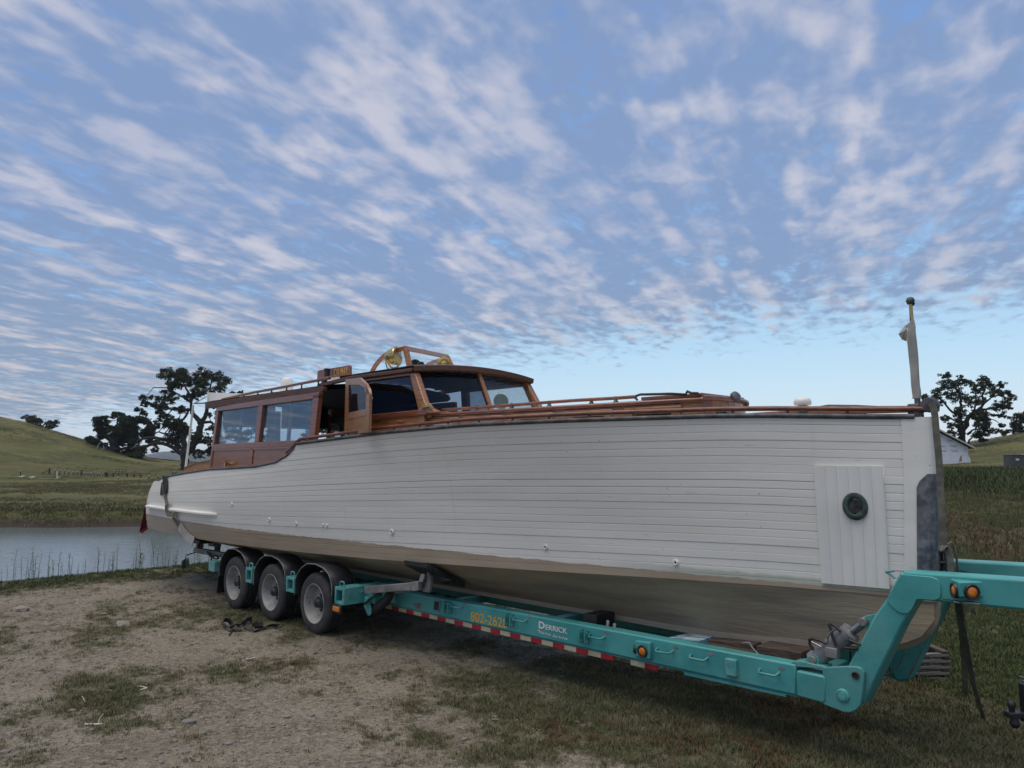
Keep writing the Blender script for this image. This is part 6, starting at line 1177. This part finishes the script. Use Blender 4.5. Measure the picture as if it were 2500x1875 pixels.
MB().tube([(0, 0, cp_[2]*.75), (-1.05, -.2, 0.0)], .06, 6).build('brace', MT['postm'], cp_[0], (0, 0, 0))
post(1095, 296, 368, w_=.2, label='thick uncapped post in the middle of the fence row', group=None, cap=False)
for x, lb_ in ((1425, 'first thick post left of the gate rails'), (1448, 'second thick post left of the gate rails'), (1533, 'thick post just left of the field gate'), (1717, 'thick post just right of the field gate'), (1812, 'middle post of the rails right of the gate'), (1903, 'last post at the right end of the rails')):
    post(x, 258+(x-1425)*.05, 316+(x-1425)*.01, w_=.2, label=lb_, group=None, cap=False)
def rails(name, label, xa, xb, ya, yb, n_, cat, dz):
    a, b = gp_('d7', xa, ya, FD), gp_('d7', xb, yb, FD); T = thing(name, label, cat, Vector(a), None, world=True)
    for k in range(n_):
        z = .25+dz*k; MB().tube([(0, 0, z), tuple(b-a+np.array([0, 0, z]))], .035, 6).build('rail', MT['postm'], T, (0, 0, 0))
    return T, a, b
rails('rail_fence', 'short dark rails between the posts left of the gate', 1448, 1533, 310, 310, 2, 'fence', .55)
rails('rail_fence', 'low dark rails right of the field gate', 1717, 1903, 318, 318, 2, 'fence', .3)
gt_, a, b = rails('field_gate', 'barred metal field gate at the end of the fence', 1560, 1705, 316, 318, 4, 'gate', .25)
for f_ in (0, .33, .66, 1): MB().tube([tuple((b-a)*f_+np.array([0, 0, .22])), tuple((b-a)*f_+np.array([0, 0, 1.05]))], .03, 6).build('upright', MT['postm'], gt_, (0, 0, 0))
wire = thing('fence_wire', 'thin wire mesh strung between the capped fence posts', 'fence', Vector(fpo[0][1]), None, world=True)
for k in range(4):
    MB().tube([tuple(np.array(q)-fpo[0][1]+np.array([0, 0, .15+.17*k])) for _, q, h_ in ([cp_]+fpo)], .012, 4).build('wire', MT['grey'], wire, (0, 0, 0))
for x, y0, y1, lb_ in ((275, 265, 330, 'thin lone stake with pale top far left in the meadow'), (758, 415, 500, 'white pipe stake standing before the fence row'), (1600, 244, 262, 'pale stake top showing just behind the gate'), (2013, 285, 320, 'first pale stake right of the rails near the oak'), (2135, 285, 320, 'second pale stake right of the rails near the boat')):
    post(x, y0, y1, d=100, w_=.14, m=MT['whitep'] if x == 758 else MT['postm'], name='stake', label=lb_, group=None, cap=x != 758, cat='stake')
for i, (x, y, w_, lb_) in enumerate(((290, 395, 55, 'pale slab of debris at the left in the meadow'), (435, 395, 50, 'pale debris right of the larger meadow debris'), (775, 492, 22, 'small white piece lying at the foot of the pipe stake'))):
    q = gp_('d7', x, y, 98); o = MB().extr([(-.5*w_/5.53*.053, -.2, .02), (.5*w_/5.53*.053, -.25, .05), (.4*w_/5.53*.053, .25, .12), (-.4*w_/5.53*.053, .2, .06)], (0, 0, .14)).build('debris', MT['straw'], None, (0, 0, 0), world=True); o.location = q; tag(o, lb_, 'debris')
# house in white wrap
HD = 84.
def HP_(zf, x, y): return PD(zf, x, y, HD)
e0, e1 = PD('p', 2375, 1097, HD), PD('p', 2293, 1054.6, HD); wr_ = PD('p', 2363, 1092, HD); slp = (e1[2]-e0[2])/(e1[0]-e0[0])
gz_ = float(ground_z(wr_[0], wr_[1]))-.2; hwid = 7.6; hx1 = wr_[0]; hx0 = hx1-hwid; rx = (hx0+hx1)/2; hr = wr_[2]+(-slp)*(hx1-rx)*1.0
hb_ = np.array([rx, HD, gz_]); HS = thing('house', 'small house wrapped in white printed sheeting under a dark gable roof', 'house', Vector(hb_), None, world=True)
def hh(mb, nm, m, **k): return mb.build(nm, m, HS, tuple(hb_), **k)
hh(MB().extr([(hx0, HD, gz_), (hx1, HD, gz_), (hx1, HD, wr_[2]), (rx, HD, hr), (hx0, HD, wr_[2])], (0, 8, 0)), 'wall', MT['wrap'], smooth=0)
for sgn in (1, -1):
    xe = rx+sgn*(e0[0]-rx); ze = hr+.12-abs(e0[0]-rx)*abs(slp)
    rfh = hh(MB().extr([(rx, HD-.5, hr+.12), (xe, HD-.5, ze), (xe, HD-.5, ze+.14), (rx, HD-.5, hr+.26)], (0, 9, 0)), 'roof', MT['roofd'])
    hh(MB().extr([(rx, HD-.54, hr+.06), (xe, HD-.54, ze-.06), (xe, HD-.54, ze+.12), (rx, HD-.54, hr+.24)], (0, .035, 0)), 'fascia', MT['trim'], rfh) if 0 else MB().extr([(rx, HD-.54, hr+.06), (xe, HD-.54, ze-.06), (xe, HD-.54, ze+.12), (rx, HD-.54, hr+.24)], (0, .035, 0)).build('fascia', MT['trim'], rfh, tuple(hb_))
pq = [PD('c4', x, y, HD-.03) for x, y in ((10, 980), (80, 975), (75, 850), (45, 850))]; hh(MB().add(pq, [(0, 1, 2, 3)]), 'wall_patch', MT['plyw'], smooth=0)
tl_ = [PD('c4', x, y, HD-.06) for x, y in ((215, 850), (260, 900), (275, 980), (290, 1080), (235, 1000))]; hh(MB().add([tl_[0], tl_[1], tl_[2], tl_[3], tl_[4]], [(0, 1, 4), (1, 2, 4), (2, 3, 4)]), 'loose_wrap', MT['wrap'], smooth=0)
for zf, x, y, sz in (('G', 1545, 706, 1.), ('G', 1555, 748, 1.), ('G', 1512, 654, 1.), ('G', 1440, 706, 1.), ('G', 1452, 748, 1.), ('G', 1683, 742, .5)):
    q = PD(zf, x, y, HD-.02); text('Tyvek' if sz == 1 else 'T', 'lettering', tuple(q), .34, MT['wraptx'], HS, tuple(hb_), ext=.002, rot=(R(90), 0, 0), xs=.92)
# ground cabinet
CD = 58.; c0_, c1_ = PD('c4', 1185, 830, CD), PD('c4', 1640, 830, CD); cz = float(ground_z(c0_[0], CD))-.1; cb = np.array([(c0_[0]+c1_[0])/2, CD, cz])
CB = thing('utility_cabinet', 'dark green metal utility cabinet in the grass at the right edge', 'cabinet', Vector(cb), None, world=True)
MB().box((c0_[0]+.03, CD, cz), (c1_[0]-.03, CD+1.0, c0_[2]-.05)).build('body', MT['cabinet'], CB, tuple(cb), bevel=.01)
MB().box((c0_[0], CD-.04, c0_[2]-.055), (c1_[0], CD+1.04, c0_[2]+.0)).build('lid', MT['cabinet'], CB, tuple(cb), bevel=.01)
a_, b_ = PD('c4', 1292, 960, CD-.01), PD('c4', 1365, 918, CD-.01); MB().box((a_[0], CD-.012, a_[2]), (b_[0], CD-.002, b_[2])).build('notice', MT['whitep'], CB, tuple(cb))
a_ = PD('c4', 1435, 828, CD); MB().box((a_[0], CD-.06, a_[2]-.0), (a_[0]+.14, CD+.1, a_[2]+.05)).build('clip', MT['whitep'], CB, tuple(cb))
# a bird above the tallest oak
bq = PD('c1', 1580, 60, 120); bd = MB().lathe([(0, -.22), (.07, -.1), (.09, 0), (.06, .12), (0, .2)], bq, (1, .2, 0), 8).add([bq+(.05, 0, .03), bq+(-.08, 0, .03), bq+(-.12, .5, .22)], [(0, 1, 2)]).add([bq+(.05, 0, .03), bq+(-.12, -.5, .22), bq+(-.08, 0, .03)], [(0, 1, 2)]).build('bird', MT['blackm'], None, tuple(bq), world=True); tag(bd, 'tiny dark bird flying just above the tallest oak', 'bird')

# ================================================================== GROUND COVER
LIB = bpy.data.collections.new('scatter_sources')
def scatter(name, protos, P, rot, scl, idx, tilt=None, label=None):
    me = bpy.data.meshes.new(name); me.from_pydata(np.asarray(P).tolist(), [], [])
    for nm, ty, arr in (('rz', 'FLOAT', rot), ('sc', 'FLOAT', scl), ('pi', 'INT', idx)):
        a = me.attributes.new(nm, ty, 'POINT'); a.data.foreach_set('value', np.asarray(arr, dtype=np.int32 if ty == 'INT' else np.float32))
    o = bpy.data.objects.new(name, me); COL.objects.link(o); tag(o, kind='stuff')
    cl = bpy.data.collections.new(name+'_source'); 
    for i, p_ in enumerate(protos):
        p_.name = '%s_piece_%s' % (name, 'abcdefgh'[i])
        for c_ in list(p_.users_collection): c_.objects.unlink(p_)
        cl.objects.link(p_)
    g = bpy.data.node_groups.new(name, 'GeometryNodeTree'); g.interface.new_socket('Geometry', in_out='INPUT', socket_type='NodeSocketGeometry'); g.interface.new_socket('Geometry', in_out='OUTPUT', socket_type='NodeSocketGeometry')
    n = g.nodes; L = g.links; gi = n.new('NodeGroupInput'); go = n.new('NodeGroupOutput'); ip = n.new('GeometryNodeInstanceOnPoints'); ci = n.new('GeometryNodeCollectionInfo'); ci.inputs[0].default_value = cl; ci.inputs['Separate Children'].default_value = True; ci.inputs['Reset Children'].default_value = True
    def na(nm, ty): q = n.new('GeometryNodeInputNamedAttribute'); q.data_type = ty; q.inputs[0].default_value = nm; return [s for s in q.outputs if s.enabled][0] if False else q.outputs[0]
    cb_ = n.new('ShaderNodeCombineXYZ'); L.new(na('rz', 'FLOAT'), cb_.inputs[2]); L.new(gi.outputs[0], ip.inputs['Points']); L.new(ci.outputs[0], ip.inputs['Instance']); ip.inputs['Pick Instance'].default_value = True; L.new(na('pi', 'INT'), ip.inputs['Instance Index']); L.new(cb_.outputs[0], ip.inputs['Rotation']); L.new(na('sc', 'FLOAT'), ip.inputs['Scale']); L.new(ip.outputs[0], go.inputs[0])
    md = o.modifiers.new('scatter', 'NODES'); md.node_group = g; return o
def tuft(nb, h, spread, wid, m, seed, lean=.5):
    r_ = np.random.default_rng(seed); mb = MB()
    for _ in range(nb):
        th = r_.uniform(0, 2*math.pi); b = np.array([r_.normal(0, spread), r_.normal(0, spread), -.006]); d = np.array([math.cos(th), math.sin(th), 0])*r_.uniform(.1, lean); hh_ = h*r_.uniform(.45, 1.1); sd = np.array([-math.sin(th), math.cos(th), 0])*wid*r_.uniform(.6, 1.2)
        p1 = b+(d*.35+np.array([0, 0, .6]))*hh_; p2 = b+(d*1.1+np.array([0, 0, .95]))*hh_
        mb.add([b-sd, b+sd, p1+sd*.7, p1-sd*.7, p2], [(0, 1, 2, 3), (3, 2, 4)])
    return mb.build('tuft', m, None, (0, 0, 0), smooth=0, world=True)
gm = [mat('grass_green', (.075, .092, .034), (.125, .14, .06), 1.5, .8, spec=.2), mat('grass_dry', (.16, .14, .085), (.235, .205, .14), 1.5, .85, spec=.2), mat('grass_olive', (.095, .092, .045), (.155, .14, .08), 1.5, .85, spec=.2), mat('grass_dark', (.032, .050, .020), (.065, .088, .036), 1.5, .8, spec=.2), mat('grass_red', (.105, .062, .036), (.15, .09, .055), 1.5, .85, spec=.2)]
def wedge(n, r0, r1, p=1.0, a0=-37, a1=37):
    u = rng.uniform(0, 1, n); r = (r0**(1-p)+u*(r1**(1-p)-r0**(1-p)))**(1/(1-p)) if p != 1 else r0*(r1/r0)**u
    a = np.radians(rng.uniform(a0, a1, n)); return r*np.sin(a), r*np.cos(a)
x, y = wedge(170000, 4.2, 30, .6); g = grassy(x, y); s_ = x*Ux[0]+y*Ux[1]; v_ = x*Vx[0]+y*Vx[1]
keep = (rng.uniform(0, 1, len(x)) < np.clip(g*1.0-.02, .10, 1)) & (s_ > SHORE-1.2)
x, y, g, s_, v_ = x[keep], y[keep], g[keep], s_[keep], v_[keep]
lush = sst(v_+.35*s_, 5.8, 8.4)+sst(-s_, 14.6, 15.8)
pr = rng.uniform(0, 1, len(x)); red = fbm(x*.8, y*.8, 90) > .66
idx = np.where(pr < .30+.45*np.clip(lush, 0, 1), 0, np.where(pr < .75, 2, 1)); idx = np.where(red & (pr > .4) & (lush < .5), 4, idx); idx = np.where((lush > .5) & (pr > .72), 3, idx)
sc = (.30+.42*g)*rng.uniform(.45, 1.25, len(x))*(1+.15*np.clip(lush, 0, 1))
scatter('grass', [tuft(16, .075, .035, .0035, gm[0], 1, .8), tuft(14, .075, .04, .003, gm[1], 2, 1.0), tuft(16, .065, .04, .0035, gm[2], 3, .9), tuft(18, .085, .04, .0042, gm[3], 4, .7), tuft(14, .075, .04, .003, gm[4], 5, .9)], np.stack([x, y, ground_z(x, y)], 1), rng.uniform(0, 6.28, len(x)), sc, idx)
# tall grass belt at the right and rough meadow beyond the lawn
x, y = wedge(60000, 15, 90, .25, 24, 38); r = np.hypot(x, y); t_ = sst(r, 34, 44)*(1-sst(r, 62, 74)); nz_ = fbm(x*.25, y*.25, 61)
kp = rng.uniform(0, 1, len(x)) < .25+.75*t_; x, y, r, t_, nz_ = x[kp], y[kp], r[kp], t_[kp], nz_[kp]; pr = rng.uniform(0, 1, len(x))
hs_ = .45+1.15*t_*(.15+1.3*nz_); idx = np.where(t_ > .45, np.where(pr < .36, 3, np.where(pr < .78, 0, 2)), np.where(nz_ > .55, np.where(pr < .6, 4, 1), np.where(pr < .6, 2, 0)))
BGT = [tuft(14, .34, .13, .012, gm[0], 11, .5), tuft(12, .34, .13, .010, gm[1], 12, .6), tuft(14, .32, .14, .012, gm[2], 13, .55), tuft(16, .40, .13, .014, gm[3], 14, .45), tuft(12, .32, .13, .010, gm[4], 15, .6)]
scatter('tall_grass', BGT, np.stack([x, y, ground_z(x, y)], 1), rng.uniform(0, 6.28, len(x)), hs_*rng.uniform(.7, 1.3, len(x)), idx)
xs1, ys1 = wedge(46000, 38, 200, .35, -38, -22); xs2, ys2 = wedge(9000, 78, 165, .35, 26, 38); x = np.concatenate([xs1, xs2]); y = np.concatenate([ys1, ys2]); kp = fbm(x*.12, y*.12, 99) > rng.uniform(.38, .75, len(x)); x, y = x[kp], y[kp]; pr = rng.uniform(0, 1, len(x)); nn = fbm(x*.05, y*.05, 101)
MGT = [tuft(12, .34, .3, .028, gm[0], 51, .7), tuft(12, .34, .3, .026, gm[1], 52, .7), tuft(12, .32, .3, .028, gm[2], 53, .7), tuft(12, .32, .3, .028, gm[3], 54, .7), tuft(12, .3, .3, .026, gm[4], 55, .7)]
scatter('meadow_grass', MGT, np.stack([x, y, ground_z(x, y)], 1), rng.uniform(0, 6.28, len(x)), rng.uniform(.18, .5, len(x))*(1+.6*sst(np.hypot(x, y), 90, 160)), np.where(pr < .4, 2, np.where(pr < .62, 0, np.where(pr < .80, np.where(nn > .52, 4, 3), 1))))
# far shore growth
x = rng.uniform(-34, 9, 9000); wob2 = None; y = 35+rng.uniform(-1.4, 6, 9000)**1.0; z_ = ground_z(x, y); kp = (z_ > -.66) & (rng.uniform(0, 1, 9000) < np.where(z_ < -.12, .95, .5)); x, y, z_ = x[kp], y[kp], z_[kp]; pr = rng.uniform(0, 1, len(x)); lowb = fbm(x*.3, y*.3, 71)
BT2 = [tuft(12, .34, .16, .022, gm[0], 21, .9), tuft(10, .3, .16, .018, gm[1], 22, .9), tuft(12, .30, .16, .022, gm[2], 23, .9)]
scatter('shore_plants', BT2, np.stack([x, y, z_], 1), rng.uniform(0, 6.28, len(x)), (.28+1.5*(z_ < -.10)*np.clip(lowb-.28, 0, 1))*rng.uniform(.4, 1.2, len(x)), np.where(pr < .38, 0, np.where(pr < .55, 1, 2)))
# weeds along the near shore edge
def weed(h, n, m, seed):
    r_ = np.random.default_rng(seed); mb = MB(); mb.tube([(0, 0, -.02), (.02*r_.normal(), .02, h*.5), (.06*r_.normal(), .05*r_.normal(), h)], [.006, .005, .003], 4)
    for k in range(n):
        z = h*(.2+.8*k/n); th = r_.uniform(0, 6.28); d = np.array([math.cos(th), math.sin(th), .35]); l_ = r_.uniform(.07, .13)*(1.2-.4*k/n); sd = np.array([-math.sin(th), math.cos(th), 0])*.010
        b = np.array([0, 0, z]); mb.add([b, b+d*l_*.5+sd, b+d*l_, b+d*l_*.5-sd], [(0, 1, 2, 3)])
    return mb.build('weed', m, None, (0, 0, 0), smooth=0, world=True)
nw = 170; vv_ = rng.uniform(1.5, 9.5, nw); ssx = SHORE-.25+rng.normal(0, .22, nw)-.03*(vv_-5); wx = Ux[0]*ssx+Vx[0]*vv_; wy = Ux[1]*ssx+Vx[1]*vv_
scatter('shore_weeds', [weed(.55, 9, gm[0], 31), weed(.40, 8, gm[3], 32), weed(.7, 11, gm[2], 33)], np.stack([wx, wy, ground_z(wx, wy)], 1), rng.uniform(0, 6.28, nw), rng.uniform(.3, .95, nw), rng.integers(0, 3, nw))
for i, (x_, y0, y1) in enumerate(((1725, 260, -30), (1580, 280, 150))):
    q = PZ('c7', x_, y0, -.05); hgt_ = (y0-y1)/4.608*17/FPX; wq = wld(q); T = weed(hgt_, 26, gm[0], 40+i); T.name = 'weed'; T.location = wq; tag(T, ('tallest leafy weed stem at the water edge left of the wheels', 'shorter leafy weed at the water edge beside the tallest one')[i], 'weed')
# gravel
def stone(seed, m):
    r_ = np.random.default_rng(seed); bm = bmesh.new(); bmesh.ops.create_icosphere(bm, subdivisions=1, radius=1)
    for v in bm.verts: v.co = Vector((v.co.x*r_.uniform(.75, 1.25), v.co.y*r_.uniform(.6, 1.0), v.co.z*r_.uniform(.35, .6)))
    me = bpy.data.meshes.new('stone'); bm.to_mesh(me); bm.free(); me.materials.append(m); o = bpy.data.objects.new('stone', me); COL.objects.link(o); return o
rk = [MT['rock'], mat('grey_rock', (.12, .113, .104), (.21, .2, .186), 14, .9), mat('brown_rock', (.15, .12, .09), (.24, .2, .155), 14, .9)]
x, y = wedge(52000, 4.2, 22, .4); g = grassy(x, y); s_ = x*Ux[0]+y*Ux[1]; v_ = x*Vx[0]+y*Vx[1]; kp = (rng.uniform(0, 1, len(x)) < (1-g)**1.5*(.35+.65*(1-sst(v_, 3, 7)))) & (s_ > SHORE+.4); x, y = x[kp], y[kp]
sz = .004+.014*rng.uniform(0, 1, len(x))**3+.024*(rng.uniform(0, 1, len(x)) > .988)
scatter('gravel', [stone(i, rk[i % 3]) for i in range(5)], np.stack([x, y, ground_z(x, y)+sz*.1], 1), rng.uniform(0, 6.28, len(x)), sz, rng.integers(0, 5, len(x)))
# loose rocks and pale sticks that stand out
for i, (zf, px_, py_, w_, lb_) in enumerate((('d2', 1110, 465, 130, 'pale flat stone left of the strap heap on the bare gravel'), ('d2', 1680, 1610, 70, 'blocky tan stone near the bottom edge left of center'), ('d2', 1440, 1610, 45, 'small upright stone left of the blocky tan stone'), ('d2', 2050, 1540, 80, 'long tan stone right of the blocky stone near the bottom edge'), ('d2', 1700, 1340, 120, 'broad pale stone half sunk in the gravel above the tan stones'), ('d2', 940, 365, 70, 'tan stone in the dry grass toward the pond side'), ('d2', 185, 345, 140, 'wide brown slab of rock at the left edge near the shore'), ('d2', 230, 410, 60, 'squat brown stone just below the wide slab at left'), ('d2', 650, 1235, 70, 'dark stone in the gravel at lower left'), ('d2', 985, 1060, 55, 'round pale stone beside the left grass patch'))):
    q = PZ(zf, px_, py_); o = stone(60+i, rk[i % 3]); o.name = 'stone'; wq = wld(q); r_ = math.hypot(wq.x, wq.y); o.scale = [w_/K/FPX*r_/2]*3; o.location = (wq.x, wq.y, float(ground_z(wq.x, wq.y))+o.scale[0]*.12); o.rotation_euler = (0, 0, rng.uniform(-.4, .4)+.2); tag(o, lb_, 'stone', 'loose stones on the dirt')
for i, (zf, pts, lb_) in enumerate((('d2', ((1240, 1022), (1275, 1025), (1322, 1042), (1262, 1062)), 'bent white stick shaped like an arrow on the gravel'), ('d2', ((738, 1118), (770, 1162)), 'short white stick left of the bent one'), ('d2', ((762, 1375), (840, 1374), (928, 1368)), 'long white stick with a raised twig at lower left'), ('C', ((590, 1335), (630, 1330), (675, 1318)), 'white stick on the dirt below the strap heap'), ('D', ((1535, 955), (1550, 952)), 'small white scrap in the shade under the trailer'))):
    P_ = [wld(PZ(zf, a, b)) for a, b in pts]; P_ = [np.array((q.x, q.y, float(ground_z(q.x, q.y))+.012)) for q in P_]
    mb = MB().tube(P_, .006, 6)
    if i == 2: qq = wld(PZ('d2', 880, 1368)); qq = np.array((qq.x, qq.y, float(ground_z(qq.x, qq.y))+.012)); mb.tube([qq, qq+np.array((.01, .01, .05)), qq+np.array((.035, .01, .075))], .0035, 5)
    tag(mb.build('stick', MT['straw'], None, tuple(P_[0]), world=True), lb_, 'stick')

# ================================================================== HAZE
hm_ = bpy.data.materials.new('haze_air'); hm_.use_nodes = True; t_ = hm_.node_tree; t_.nodes.clear(); ho = t_.nodes.new('ShaderNodeOutputMaterial'); hv = t_.nodes.new('ShaderNodeVolumePrincipled')
hv.inputs['Color'].default_value = (.72, .80, .95, 1); hv.inputs['Density'].default_value = .00016; hv.inputs['Anisotropy'].default_value = .2; t_.links.new(hv.outputs[0], ho.inputs['Volume'])
hz = MB().box((-9200, -9200, -40), (9200, 9200, 62)).build('haze', hm_, None, (0, 0, 0), smooth=0, world=True); tag(hz, kind='stuff')
SC.cycles.volume_step_rate = 10; SC.cycles.volume_bounces = 0
